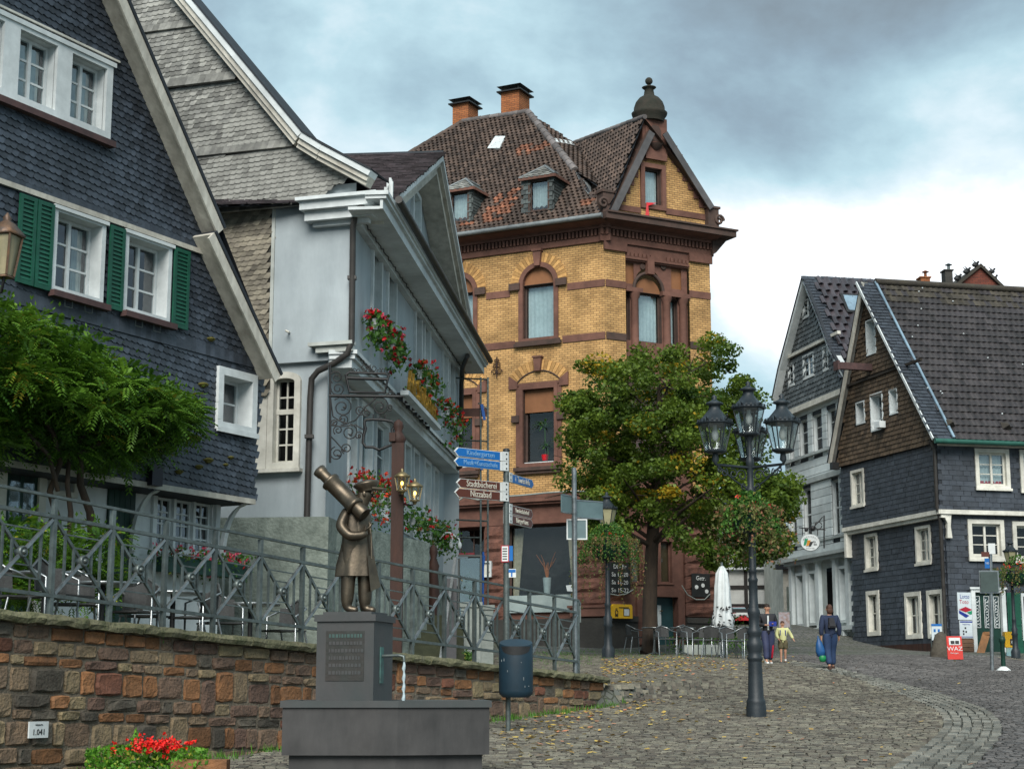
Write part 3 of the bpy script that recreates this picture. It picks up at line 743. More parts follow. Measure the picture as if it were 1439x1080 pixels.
# coat: flared skirt with folds
b = MB(MS); seg = 40; prof = [(.25, .01, .0), (.34, .175, .13), (.45, .165, .12), (.58, .145, .11), (.70, .125, .105), (.83, .125, .105), (.93, .118, .09), (.985, .06, .055)]; prof = prof[1:]
vs = [];
for (z, rx, ry) in prof:
 for k in range(seg):
  t = 2 * math.pi * k / seg; fold = 1 + .06 * math.sin(t * 7 + 1) * max(0, (.75 - z)) * 2.2 + .02 * math.sin(t * 13)
  vs.append(((math.cos(t) * rx * 1.1 * fold + (.0 if z > .5 else -.012)) * sc_, math.sin(t) * ry * fold * sc_, z * sc_))
n = len(prof); fs = [(i * seg + k, i * seg + (k + 1) % seg, (i + 1) * seg + (k + 1) % seg, (i + 1) * seg + k) for i in range(n - 1) for k in range(seg)]
b.add(vs, fs, sm=True); b.add(vs[:seg], [list(range(seg))[::-1]]); b.build('coat', M_bron, st)
b = MB(MS); b.tube([(x * sc_, y_, z * sc_) for x, y_, z in ((.10, -.02, .95), (.14, -.06, .72), (.15, -.07, .50))], .012, 6)
b.add([(x * sc_, y_, z * sc_) for x, y_, z in ((.11, -.10, .53), (.17, -.06, .53), (.235, -.04, .24), (.15, -.12, .19), (.11, .0, .52), (.16, .02, .52), (.225, .05, .25), (.14, .03, .20))], ((0, 1, 2, 3), (7, 6, 5, 4), (0, 4, 5, 1), (1, 5, 6, 2), (2, 6, 7, 3), (3, 7, 4, 0))); b.build('shoulder_bag', M_bron, st)
# peaked cap
b = MB(MS @ T(.088, 0, 1.175 * sc_) @ RY(R(-12)) ); b.lathe([(.085, -.03), (.092, .0), (.125, .035), (.12, .052), (.06, .072), (.005, .078)], 20)
b.add([(.05, -.085, -.02), (.15, -.05, -.045), (.175, 0, -.05), (.15, .05, -.045), (.05, .085, -.02), (.05, -.085, -.005), (.15, -.05, -.03), (.175, 0, -.035), (.15, .05, -.03), (.05, .085, -.005)], [(4, 3, 2, 1, 0), (5, 6, 7, 8, 9), (0, 1, 6, 5), (1, 2, 7, 6), (2, 3, 8, 7), (3, 4, 9, 8)]); b.build('peaked_cap', M_bron, st)
b = MB(MS); b.ball((.155 * sc_, 0, 1.105 * sc_), .018, .014, .022); b.ball((.14 * sc_, -.035, 1.125 * sc_), .012); b.ball((.14 * sc_, .035, 1.125 * sc_), .012); b.ball((.07 * sc_, -.075, 1.115 * sc_), .018, .008, .026); b.build('face_features', M_bron, st)
# telescope from lower right (near) to upper left
a0 = P(512, 723, 15.28); a1 = P(455, 667, 15.42); dv = (a1 - a0); Lt = dv.length
Mt = Matrix.Translation(a0) @ dv.to_track_quat('Z', 'Y').to_matrix().to_4x4()
def tel(nm, prof): b = MB(Mt); b.lathe([(r_, z_ * Lt) for r_, z_ in prof], 20); b.build(nm, M_bron, st)
tel('telescope_eyepiece', [(.030, .045), (.068, -.01), (.072, .0), (.064, .16), (.060, .20)])
tel('telescope_barrel', [(.060, .20), (.085, .205), (.088, .25), (.080, .27), (.078, .78), (.09, .80), (.092, .84), (.07, .86)])
tel('telescope_front', [(.055, .86), (.052, 1.0), (.060, 1.03), (.064, 1.12), (.05, 1.13), (.04, 1.10)])
# ------- house helpers
def boards(mb, x0, x1, z0, z1, wd, y0, y1, m=0):      # four boards round an opening, butted
 mb.box(x0 - wd, x0, y0, y1, z0 - wd, z1 + wd, m); mb.box(x1, x1 + wd, y0, y1, z0 - wd, z1 + wd, m)
 mb.box(x0, x1, y0, y1, z1, z1 + wd, m); mb.box(x0, x1, y0, y1, z0 - wd, z0, m)
def window(fr, root, r, cols=2, rows=3, rec=.14, cas=.09, proud=.035, sill=.0, fm=None, gm=None, curt=None, y=0., bar=.028, fw=.05, split=1, mull=None, back=.45, label=None, name='window', mid=None, arch=None):
 """opening r=(u0,u1,z0,z1) in the wall plane y: casing and reveal, sash with glazing bars, panes, curtain, dark interior"""
 u0, u1, z0, z1 = r; fm = fm or M_white; gm = gm or M_glass
 b = MB(fr.M); t = .004
 boards(b, u0, u1, z0, z1, cas, y - proud, y + .012) if cas > 0 else None
 b.box(u0 - .012, u0, y + .013, y + rec, z0, z1); b.box(u1, u1 + .012, y + .013, y + rec, z0, z1)
 b.box(u0 - .012, u1 + .012, y + .013, y + rec, z1, z1 + .012); b.box(u0 - .012, u1 + .012, y + .013, y + rec, z0 - .012, z0)
 w_ = b.build(name, fm, root)
 if label: w_['label'] = label
 if sill: s_ = MB(fr.M); s_.box(u0 - cas - .03, u1 + cas + .03, y - proud - sill, y - proud - .002, z0 - cas - .04, z0 - cas + .035); s_.build('sill', fm, w_)
 b = MB(fr.M); ya, yb = y + rec - .05, y + rec - .005; e = .003
 a0, a1, c0, c1 = u0 + e + fw, u1 - e - fw, z0 + e + fw, z1 - e - fw
 boards(b, a0, a1, c0, c1, fw, ya, yb)
 cw = (a1 - a0) / split; pw = []
 for k in range(split):
  x0 = a0 + cw * k; x1 = x0 + cw
  if k: b.box(x0 - fw * .55, x0 + fw * .55, ya - .01, yb - .012, c0 + .001, c1 - .001); x0 += fw * .55
  if k < split - 1: x1 -= fw * .55
  n = max(1, cols // split)
  for j in range(n):
   xa = x0 + (x1 - x0) * j / n; xb = x0 + (x1 - x0) * (j + 1) / n
   if j: b.box(xa - bar / 2, xa + bar / 2, ya + .008, yb - .01, c0 + .002, c1 - .002)
   pw.append((xa, xb))
 zs = [c0 + (c1 - c0) * i / rows for i in range(rows + 1)]
 if mid: zs = [c0, c0 + (c1 - c0) * mid, c1] if rows == 2 else zs
 for i in range(1, rows):
  th = bar if not (mid and i == 1) else .09
  for (xa, xb) in pw: b.box(xa + bar / 2, xb - bar / 2, ya + .008, yb - .01, zs[i] - th / 2, zs[i] + th / 2)
 b.build('sash', fm, w_)
 if arch:
  pass
 for (xa, xb) in pw:
  for i in range(rows):
   g = MB(fr.M); g.quad((xa, yb - .02, zs[i]), (xb, yb - .02, zs[i]), (xb, yb - .02, zs[i + 1]), (xa, yb - .02, zs[i + 1])); g.build('pane', gm, w_)
 yc = y + rec + .08
 if curt:
  g = MB(fr.M); n = 22
  for (fa, fb, top) in curt:
   xa = a0 + (a1 - a0) * fa; xb = a0 + (a1 - a0) * fb; zt = c1; zb = c1 - (c1 - c0) * top; vs = []
   for k in range(n + 1):
    x_ = xa + (xb - xa) * k / n; yy = yc + .02 * math.sin(k * 1.9) + .008 * math.sin(k * .7); vs += [(x_, yy, zb), (x_, yy, zt)]
   g.add(vs, [(2 * k, 2 * k + 2, 2 * k + 3, 2 * k + 1) for k in range(n)], sm=True)
  g.build('curtain', M_curt, w_)
 g = MB(fr.M); g.box(u0 - .05, u1 + .05, y + rec + .2, y + rec + back, z0 - .05, z1 + .05)  # closed dark box; the unlit room's shade is put into its colour
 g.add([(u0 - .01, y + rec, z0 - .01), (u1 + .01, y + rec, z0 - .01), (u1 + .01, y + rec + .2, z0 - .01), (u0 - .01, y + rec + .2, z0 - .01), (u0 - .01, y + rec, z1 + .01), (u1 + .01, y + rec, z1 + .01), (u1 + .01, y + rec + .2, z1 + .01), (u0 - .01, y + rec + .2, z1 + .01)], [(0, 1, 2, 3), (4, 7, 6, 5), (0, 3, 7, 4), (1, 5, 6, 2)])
 g.build('backing', M_dark, w_); return w_
def hole(r): u0, u1, z0, z1 = r; return [(u0, z0), (u1, z0), (u1, z1), (u0, z1)]
def strip(mb, fr, p, q, wd, y0, y1, m=0, side=-1):       # board along p->q in the facade plane, lying to one side
 d = Vector((q[0] - p[0], q[1] - p[1])).normalized(); n = Vector((-d.y, d.x)) * side * wd
 mb.prism([p, q, (q[0] + n.x, q[1] + n.y), (p[0] + n.x, p[1] + n.y)], y0, y1, m)
def shutter(fr, root, r, y=-.05):
 u0, u1, z0, z1 = r; b = MB(fr.M); f_ = .055
 boards(b, u0 + f_, u1 - f_, z0 + f_, z1 - f_, f_, y - .03, y)
 b.box(u0 + f_, u1 - f_, y - .008, y, z0 + f_, z1 - f_)
 s = b.build('shutter', M_green, root); n = int((z1 - z0) / .062)
 for k in range(n):
  z = z0 + f_ + (z1 - z0 - 2 * f_) * (k + .5) / n; l_ = MB(fr.M)
  l_.add([(u0 + f_, y - .026, z - .022), (u1 - f_, y - .026, z - .022), (u1 - f_, y - .010, z + .018), (u0 + f_, y - .010, z + .018), (u0 + f_, y - .022, z - .026), (u1 - f_, y - .022, z - .026), (u1 - f_, y - .009, z + .010), (u0 + f_, y - .009, z + .010)], ((0, 1, 2, 3), (4, 7, 6, 5), (0, 4, 5, 1)))
  l_.build('louvre', M_green, s)
def geranium(name, pts, label, group, nleaf=220, spread=.16, trail=.45, cols=None, fl=26, pot=None, leafm=None, cat='flowers', seed=0, petal=.028, leaf=.03, part_of=None):
 """trailing plant along a row of points: leaves and blossoms spread through its volume"""
 rnd = random.Random(seed); c = Vector((0, 0, 0))
 for p in pts: c += p
 c /= len(pts); root = part_of or thing(name, c, label, cat, group)
 cols = cols or [M_red, M_orange]; leafm = leafm or M_leafB
 L = MB(); B = MB(); ms = [leafm]
 for p in pts:
  for _ in range(nleaf):
   dz = -abs(rnd.gauss(0, trail * .5)) if rnd.random() < .55 else rnd.uniform(-.03, spread)
   k = 1 + max(0, -dz) * .1; v = p + Vector((rnd.gauss(0, spread * .62) * k, rnd.gauss(0, spread * .5) * k, dz))
   leafq(L, v, leaf * rnd.uniform(.6, 1.4), rnd, 0)
  for _ in range(fl):
   v = p + Vector((rnd.gauss(0, spread * .6), rnd.gauss(0, spread * .55) - spread * .3, rnd.uniform(0.02, spread * 1.25) if rnd.random() < .7 else -rnd.uniform(0, trail))); mi = rnd.randrange(len(cols))
   for _ in range(7):
    leafq(B, v + Vector((rnd.gauss(0, .018), rnd.gauss(0, .018), rnd.gauss(0, .014))), petal * rnd.uniform(.6, 1.1), rnd, mi)
 L.build('foliage', leafm, root, kind='stuff'); B.build('blossoms', cols, root, kind='stuff')
 if pot:
  for p in pts: pot(p, root)
 return root
def leafq(mb, p, s, rnd, m):
 a = Vector((rnd.gauss(0, 1), rnd.gauss(0, 1), rnd.gauss(0, .7))).normalized(); b_ = a.orthogonal().normalized()
 b_ = (Matrix.Rotation(rnd.uniform(0, 6.28), 3, a) @ b_); c = a.cross(b_)
 i = len(mb.v); mb.v.extend([p - b_ * s, p + c * s * .6 + a * s * .15, p + b_ * s, p - c * s * .6 + a * s * .15]); mb.f.append([i, i + 1, i + 2, i + 3]); mb.m.append(m); mb.r.append(rnd.uniform(-.5, .5)); mb.sm.append(False); mb.uv.extend([(0, 0)] * 4)
def pot_at(fr):
 def f(p, root):
  q = fr.Mi @ p; b = MB(fr.M @ T(q.x, q.y, q.z)); b.lathe([(.055, -.17), (.075, -.02), (.085, .0), (.085, .02)], 8, ph=.4); b.build('flower_pot', M_pot, root)
  b = MB(fr.M @ T(q.x, q.y, q.z)); b.tube([(0, .1, -.1), (0, -.09, -.1), (0, -.09, -.02)], .008, 4); b.build('pot_holder', M_blk, root)
 return f
SPOT = []
# ==== slate house on the left
LD = (.477, .879)
FLo = P(300, 700, 24.5); FL = Fr((FLo.x, FLo.y), LD)
Lh = thing('slate_house', FL.w(0, 0, 2.0), 'dark blue slate gabled house with green shutters behind the terrace railing', 'house')
h = FL.hit
rtop = h(150, 3); rmid = h(289, 323); rbot = h(372, 533); jr = h(357, 704)
slope = (rmid[1] - rtop[1]) / (rmid[0] - rtop[0])
# gable: extend the upper rake to an apex beyond the picture and mirror it
apx = (rtop[0] - 1.5, rtop[1] - slope * 1.5)
wallr = jr[0]; zj = jr[1]
outer = [(wallr, zj), (wallr, h(357, 600)[1]), (rbot[0] - .03, rbot[1]), rmid, rtop, apx, (2 * apx[0] - rmid[0], rmid[1]), (2 * apx[0] - rbot[0], rbot[1]), (2 * apx[0] - wallr, zj)]
W1 = FL.rect(14, 142, 62, 160)          # ribbon window lights are measured one by one below
def LR(x0, x1, y0, y1): return FL.rect(x0, x1, y0, y1)
# the band of lights: left (cut by the frame), middle, right
rA = (h(23, 90)[0], h(76, 105)[0], h(50, 146)[1], h(50, 53)[1]); rB = (h(97, 110)[0], h(142, 130)[0], rA[2], rA[3])
dz = rB[1] - rB[0]
rZ = (rA[0] - (rB[0] - rA[1]) - (rA[1] - rA[0]), rA[0] - (rB[0] - rA[1]), rA[2], rA[3])
rB = (rB[0], rB[0] + (rA[1] - rA[0]), rA[2], rA[3])
s1 = (h(76, 350)[0], h(139, 350)[0], h(108, 412)[1], h(108, 306)[1]); s2 = (h(176, 385)[0], h(232, 400)[0], h(205, 440)[1], h(205, 343)[1])
zz0 = (s1[2] + s2[2]) / 2; zz1 = (s1[3] + s2[3]) / 2; s1 = (s1[0], s1[1], zz0, zz1); s2 = (s2[0], s2[1], zz0, zz1)
sw = FL.rect(309, 350, 522, 600); sw = (sw[0], sw[1], h(330, 597)[1], h(330, 532)[1])
holes = [rZ, rA, rB, s1, s2, sw]
b = MB(FL.M); b.holed(outer, [hole(r) for r in holes], .0)
b.box(wallr - .02, wallr, .01, 8, zj, rbot[1]); b.box(2 * apx[0] - wallr, wallr, 0.01, 8, zj - .05, zj)
b.build('gable_wall', M_slLb, Lh)
sl_holes = [(r[0] - .09, r[1] + .09, r[2] - .12, r[3] + .1) for r in holes]
sl_holes[0] = (rZ[0] - .1, rB[1] + .1, rA[2] - .16, rA[3] + .14)
ulim = h(-40, 100)[0] - .3
band_z = [h(300, 490)[1], h(200, 318)[1]]      # bands of long slates between the fields
sl_h2 = sl_holes + [(-99, 99, z - .09, z + .07) for z in band_z]
pos = [q for q in courses(outer, sl_h2, .112, .094, R(-3.0), .05, skew=.02) if q[0] > ulim]
lay(FL.surf(-.004), pos, slate_shape(.112, .094, 0), M_slL, 'slate', Lh, 300, R(-3.0), .5, .02)
for z in band_z:      # bands of upright slates
 mb = MB(FL.surf(-.012)); x = h(-60, 400)[0]
 while x < 1.6:
  if inside(x + .05, z, outer): mb.add([(x, z - .13, .02), (x + .13, z - .13, .024), (x + .15, z + .09, .004), (x + .02, z + .09, .004), (x, z - .13, .005), (x + .13, z - .13, .005)], ((0, 1, 2, 3), (4, 5, 1, 0)), 0, random.uniform(-.35, .35))
  x += .11
 mb.build('slate_band', M_slL, Lh, kind='stuff')
for nm, r in (('w', rZ), ('w', rA), ('w', rB)):
 window(FL, Lh, r, 2, 3, .17, .0, .04, split=2, curt=[(0, 1, 1)], fw=.045)
b = MB(FL.M); u0, u1, z0, z1 = rZ[0], rB[1], rA[2], rA[3]
boards(b, u0, u1, z0, z1, .12, -.05, .0);
for a_, c_ in ((rZ, rA), (rA, rB)): b.box(a_[1], c_[0], -.05, .0, z0, z1)
b.box(u0 - .16, u1 + .16, -.075, -.051, z1 + .06, z1 + .125)
b.build('window_surround', M_white, Lh)
b = MB(FL.M); b.box(u0 - .15, u1 + .15, -.13, -.0, z0 - .21, z0 - .125); b.build('window_ledge', M_brown, Lh)
b = MB(FL.M); b.box(u0 - .3, u1 + .25, -.05, -.02, z1 + .17, z1 + .20); b.build('drip_board', M_cream, Lh)
for r in (s1, s2):
 wn = window(FL, Lh, r, 2, 3, .2, .075, .05, split=2, fw=.045, gm=M_glass, curt=[(0, .3, 1), (.75, 1, 1)] if r is s1 else [(0, .28, 1)])
 b = MB(FL.M); b.box(r[0] - .12, r[1] + .12, -.16, -.052, r[2] - .16, r[2] - .078); b.build('ledge', M_brown, wn)
 for k in (.25, .7):
  b = MB(FL.M); x = r[0] + (r[1] - r[0]) * k; b.tube([(x - .07, -.1, r[2] - .16), (x - .07, -.1, r[2] - .25), (x + .07, -.1, r[2] - .25), (x + .07, -.1, r[2] - .16)], .006, 4); b.build('window_box_hook', M_steel, wn)
 b = MB(FL.M); b.box(r[0] - .1, r[1] + .1, -.085, -.051, r[3] + .03, r[3] + .078); b.build('head_moulding', M_white, wn)
swd = s1[1] - s1[0]; shw = .30
zs0, zs1 = zz0 - .10, zz1 + .06
e1 = s1[0] - .10
for (a_, c_) in ((e1 - 2 * shw - .02, e1 - shw - .02), (e1 - shw, e1), (s2[0] - .13 - shw + .02, s2[0] - .11), (s2[1] + .10, s2[1] + .10 + shw + .04)):
 shutter(FL, Lh, (a_, c_, zs0, zs1), -.055)
wl = h(10, 340); rX = (e1 - 2 * shw - .12 - swd, e1 - 2 * shw - .12, zz0, zz1)
b = MB(FL.M); b.box(h(-60, 300)[0], h(289, 351)[0], -.06, -.022, zz1 + .10, zz1 + .17); b.build('lintel_board', M_whiteold, Lh)
wn = window(FL, Lh, sw, 2, 2, .26, .12, .07, split=1, fw=.04, sill=.03)
# small moss tufts clinging to the slates
for i, (px, py, s) in enumerate(((294, 477, .09), (283, 541, .11), (272, 616, .13), (290, 647, .11), (277, 656, .09), (322, 643, .07), (315, 653, .06), (249, 663, .09))):
 u, z = h(px, py); b = MB(FL.M @ T(u, -.03, z)); rn = random.Random(i)
 b.lathe([(s * .45, -s * .32), (s * .75, -s * .1), (s, .0), (s * .8, s * .18), (s * .35, s * .32), (.01, s * .36)], 9, 0, S3(1, .7, 1) @ RX(R(-8)))
 o = b.build('moss_tuft', mat('moss', (.19, .17, .035), (.09, .085, .02), .95, 30, 1.), Lh)
# rakes: light weathered boards with a soffit behind
def rake(fr, root, p, q, ov=.34, th=.15, mt=None, mt2=None, side=-1):
 b = MB(fr.M); strip(b, fr, p, q, th, -ov - .03, -ov, 0, side); b.build('barge_board', mt or M_whiteold, root)
 b = MB(fr.M); strip(b, fr, p, q, .05, -ov, .1, 0, side); b.build('soffit', mt2 or M_whiteold, root)
 b = MB(fr.M); d = (Vector(q) - Vector(p)).normalized(); n = Vector((-d.y, d.x)) * side * -.055
 strip(b, fr, (p[0] + n.x, p[1] + n.y), (q[0] + n.x, q[1] + n.y), .052, -ov - .05, 6, 0, side); b.build('roof_edge', M_slLb, root)
off = .36
up0 = FL.hit(174, -4, -off); up1 = FL.hit(312, 322, -off); lo0 = FL.hit(299, 327, -off); lo1 = FL.hit(392, 528, -off)
sl2 = (up1[1] - up0[1]) / (up1[0] - up0[0]); apo = (up0[0] - 1.3, up0[1] - sl2 * 1.3)
rake(FL, Lh, apo, up1, off, .17); rake(FL, Lh, lo0, lo1, off, .17)
mir = lambda p: (2 * apo[0] - p[0], p[1])
rake(FL, Lh, mir(up1), apo, off, .17)
# ground floor, set back under the overhang
yb = .55; u_l = h(-90, 700)[0]; zg = 1.9
gw = LR(222, 300, 700, 765); cas3 = []
g0, g1, gz0, gz1 = FL.hit(217, 735, yb)[0], FL.hit(300, 735, yb)[0], FL.hit(258, 775, yb)[1], FL.hit(258, 702, yb)[1]
dr = (FL.hit(2, 700, yb)[0], FL.hit(48, 700, yb)[0], zg, FL.hit(25, 607, yb)[1]); sw3 = (FL.hit(74, 650, yb)[0], FL.hit(104, 650, yb)[0], FL.hit(90, 690, yb)[1], FL.hit(90, 640, yb)[1])
cw3 = (g1 - g0) / 3; cs = [(g0 + cw3 * k + .03, g0 + cw3 * (k + 1) - .03, gz0, gz1) for k in range(3)]
b = MB(FL.M); b.holed([(u_l, zg - .3), (wallr - .1, zg - .3), (wallr - .1, zj), (u_l, zj)], [hole(r) for r in cs + [sw3]], yb)
b.build('ground_floor_wall', M_white, Lh)
for r in cs: window(FL, Lh, r, 2, 4, .1, .0, .0, y=yb, bar=.022, fw=.04)
b = MB(FL.M); boards(b, g0, g1, gz0, gz1, .09, yb - .05, yb - .002); b.build('window_surround', M_white, Lh)
window(FL, Lh, sw3, 2, 2, .1, .07, y=yb, fm=M_cream)
b = MB(FL.M); b.box(dr[0], dr[1], yb - .05, yb - .01, dr[2], dr[3]); d_ = b.build('door', M_dgreen, Lh)
for k in range(2):
 b = MB(FL.M); x0 = dr[0] + .08 + k * (dr[1] - dr[0] - .08) / 2; b.box(x0, x0 + (dr[1] - dr[0]) / 2 - .12, yb - .075, yb - .052, dr[2] + 1.15, dr[3] - .18); b.build('door_light', M_glassd, d_)
b = MB(FL.M); boards(b, dr[0], dr[1], dr[2], dr[3], .13, yb - .09, yb - .004); b.build('door_frame', M_cream, Lh)
g_ = (FL.hit(150, 700, yb)[0], FL.hit(188, 700, yb)[0], zg, FL.hit(170, 640, yb)[1]); b = MB(FL.M)
for k in range(5): b.box(g_[0] + (g_[1] - g_[0]) * k / 5 + .004, g_[0] + (g_[1] - g_[0]) * (k + 1) / 5 - .004, yb - .04, yb - .006, g_[2], g_[3])
b.build('plank_door', M_dgreen, Lh)
b = MB(FL.M); b.box(u_l, wallr, -.03, -.006, zj - .05, zj + .03); b.build('jetty_board', M_whiteold, Lh)
for px in (212, 338):      # curved white brackets under the overhang
 u = FL.hit(px, 720, 0.)[0] + .2; b = MB(FL.M); pts = []
 n = 8; ov = [(yb - .02, zj - .04 - .95), (yb - .02 - .09, zj - .04 - .95)]
 A = [(yb - .02 - .42 * (1 - math.cos(t * math.pi / 2 / n)), zj - .08 - .85 * (1 - math.sin(t * math.pi / 2 / n))) for t in range(n + 1)]
 Bq = [(yb - .10 - .42 * (1 - math.cos(t * math.pi / 2 / n)), zj - .04 - .85 * (1 - math.sin(t * math.pi / 2 / n)) * .98) for t in range(n + 1)]
 for i in range(n):
  q = [A[i], A[i + 1], Bq[i + 1], Bq[i]]
  b.add([(u - .04, y_, z_) for y_, z_ in q] + [(u + .04, y_, z_) for y_, z_ in q], BOXF)
 b.build('bracket', M_white, Lh)
# body of the house behind the gable, and its roof
b = MB(FL.M); b.box(2 * apx[0] - wallr, wallr - .03, .02 + 1.1, 8, zg - .3, zj); b.build('rear_wall', M_slLb, Lh)
b = MB(FL.M)
def roofstrip(p, q):
 b.add([(p[0], -off, p[1] + .02), (q[0], -off, q[1] + .02), (q[0], 8, q[1] + .02), (p[0], 8, p[1] + .02)], [(0, 1, 2, 3)])
roofstrip(apo, up1); roofstrip(up1, lo1); roofstrip(mir(up1), apo); roofstrip(mir(lo1), mir(up1)); b.build('roof', M_slLb, Lh)
b = MB(FL.M); q = FL.hit(214, 668, -.1); b.box(q[0] - .02, q[0] + .2, -.12, .1, q[1] - .13, q[1] + .16); b.box(q[0] + .2, q[0] + .27, -.05, .06, q[1] - .08, q[1] - .01, 1)
bb = b.build('bird_box', [mat('box_dark_blue', (.008, .009, .02), None, .5, 6), M_white], None, FL.w(q[0], -.1, q[1] - .1)); tag(bb, 'small dark blue box hanging under the slate overhang by the wisteria', 'box')
# flower box with pink blossoms below the ground floor windows
pts = [FL.w(g0 + (g1 - g0 + .5) * k / 5 - .05, yb - .22, gz0 - .12) for k in range(6)]
gb = geranium('window_box_flowers', pts, 'pink and red geraniums in a long box below the white ground floor windows', None, 110, .14, .25, [M_pink, M_pink, M_red], 9, seed=3, cat='flower box')
b = MB(FL.M); b.box(g0 - .1, g1 + .45, yb - .32, yb - .12, gz0 - .34, gz0 - .13); b.build('box', M_dgreen, gb)
# ==== wisteria in front of it
def wisteria():
 rn = random.Random(5); c0 = P(60, 640, 22.2)
 w_ = thing('wisteria', Vector((P(78, 800, 22.6).x, 22.6, H(P(78, 800, 22.6).x, 22.6))), 'large green wisteria with feathery leaves climbing the slate house', 'climbing plant')
 def env(px):      # top and bottom of the mass in the picture, by column
  t = [(-60, 395, 690), (0, 428, 650), (40, 438, 600), (80, 470, 640), (110, 468, 650), (150, 500, 660), (200, 530, 655), (240, 545, 625), (275, 562, 585)]
  for i in range(len(t) - 1):
   if t[i][0] <= px <= t[i + 1][0]:
    k = (px - t[i][0]) / (t[i + 1][0] - t[i][0]); return t[i][1] + (t[i + 1][1] - t[i][1]) * k, t[i][2] + (t[i + 1][2] - t[i][2]) * k
 V = []; F = []; RN = []
 def frond(p, dr_, L, r0):
  side = dr_.cross(Vector((0, 0, 1)))
  if side.length < .1: side = Vector((1, 0, 0))
  side.normalize(); up = side.cross(dr_); n = 6
  for k in range(n):
   t = (k + .6) / n; q = p + dr_ * L * t + Vector((0, 0, -L * .35 * t * t))
   for s_ in (-1, 1):
    d2 = (side * s_ * .9 + dr_ * .45 + Vector((0, 0, -.25))).normalized(); l2 = L * .36 * (1 - .4 * abs(t - .45)); w2 = dr_ * l2 * .27
    i = len(V); V.extend([q, q + d2 * l2 * .5 + w2, q + d2 * l2 - Vector((0, 0, l2 * .15)), q + d2 * l2 * .5 - w2]); F.append((i, i + 1, i + 2, i + 3)); RN.append(r0 + rn.uniform(-.12, .12))
  q = p + dr_ * L; i = len(V); V.extend([q, q + dr_ * .03 + side * .018, q + dr_ * .07, q + dr_ * .03 - side * .018]); F.append((i, i + 1, i + 2, i + 3)); RN.append(r0)
 clumps = []
 for _ in range(420):
  px = rn.uniform(-60, 268); e = env(px)
  if not e: continue
  py = rn.uniform(e[0] + 6, e[1] - 8); cl = rn.uniform(0, 1); fy = (py - e[0]) / (e[1] - e[0])
  base_d = FL.M @ Vector((0, 0, 0)); u = FL.hit(px, py)[0]; dep = .10 + cl * (1.5 if fy < .6 else .8) * (1 - max(0, (px - 200) / 90) * .4)
  clumps.append(FL.w(FL.hit(px, py, -dep)[0], -dep, FL.hit(px, py, -dep)[1]))
 for c in clumps:
  r0 = rn.uniform(-.38, .40); rad = rn.uniform(.12, .26)
  for _ in range(11):
   d = Vector((rn.gauss(0, 1), rn.gauss(0, 1) - .3, rn.gauss(.0, .6))).normalized(); frond(c + d * rad * rn.random(), d, rn.uniform(.15, .27), r0)
 # low growth behind the railing
 for _ in range(170):
  px = rn.uniform(-20, 172); py = rn.uniform(742, 845); dep = rn.uniform(.9, 2.0); u, z = FL.hit(px, py, -dep); c = FL.w(u, -dep, z); r0 = rn.uniform(-.4, .45)
  for _ in range(8):
   d = Vector((rn.gauss(0, 1), rn.gauss(0, 1), rn.gauss(.2, .7))).normalized(); frond(c + d * .08, d, rn.uniform(.12, .2), r0)
 npmesh('foliage', [tuple(v) for v in V], F, M_leafW, w_, RN, kind='stuff')
 b = MB();
 for (pts, rr) in (([(82, 790), (78, 730), (76, 690), (84, 650), (70, 610), (50, 560)], .05), ([(88, 790), (92, 720), (90, 680), (100, 640), (130, 590), (180, 570)], .04), ([(130, 770), (122, 720), (118, 680), (110, 640)], .06), ([(76, 690), (60, 640), (30, 600)], .03), ([(100, 640), (150, 620), (220, 590)], .025)):
  b.tube([FL.w(FL.hit(x, y_, -.7)[0], -.7 + random.uniform(-.1, .1), FL.hit(x, y_, -.7)[1]) for x, y_ in pts], [rr * (1 - .1 * i) for i in range(len(pts))], 7)
 b.build('stems', M_bark, w_)
wisteria()
# ==== pale plastered house with the slate gable
Cw = P(497, 400, 28.0); FT = Fr((Cw.x, Cw.y), (.0961, 1)); FG = Fr((Cw.x, Cw.y), (.953, -.303))
Wh = thing('plastered_house', Vector((Cw.x, Cw.y, 1.7)), 'pale blue plastered house with weathered slate gable and flower pots along the street side', 'house')
tz = lambda px, py, off=0.: FT.hit(px, py, off)[1]; tu = lambda px, py, off=0.: FT.hit(px, py, off)[0]
uE = tu(646.5, 560); zS = tz(498.5, 309.6); zJ = tz(496.5, 493); zP = tz(510.7, 752, .4)
zPG = FG.hit(420, 730)[1]
# street side, upper floor
ww = []
zt, zb = tz(528, 352), tz(528, 470)
for a, c in ((522, 533), (543.5, 554), (583, 590.5), (595.5, 602.5), (622, 627.5), (631, 637)):
 ww.append((tu(a, 420), tu(c, 420), zb, zt))
b = MB(FT.M); b.holed([(0, zJ - .05), (uE, zJ - .05), (uE, zS + .3), (0, zS + .3)], [hole(r) for r in ww]); b.box(uE - .02, uE, .01, 6, zP - .3, zS + .3)
b.build('street_wall', M_plas, Wh)
for r in ww: window(FT, Wh, r, 1, 3, .16, .11, .05, curt=[(0, 1, 1)], fw=.06)
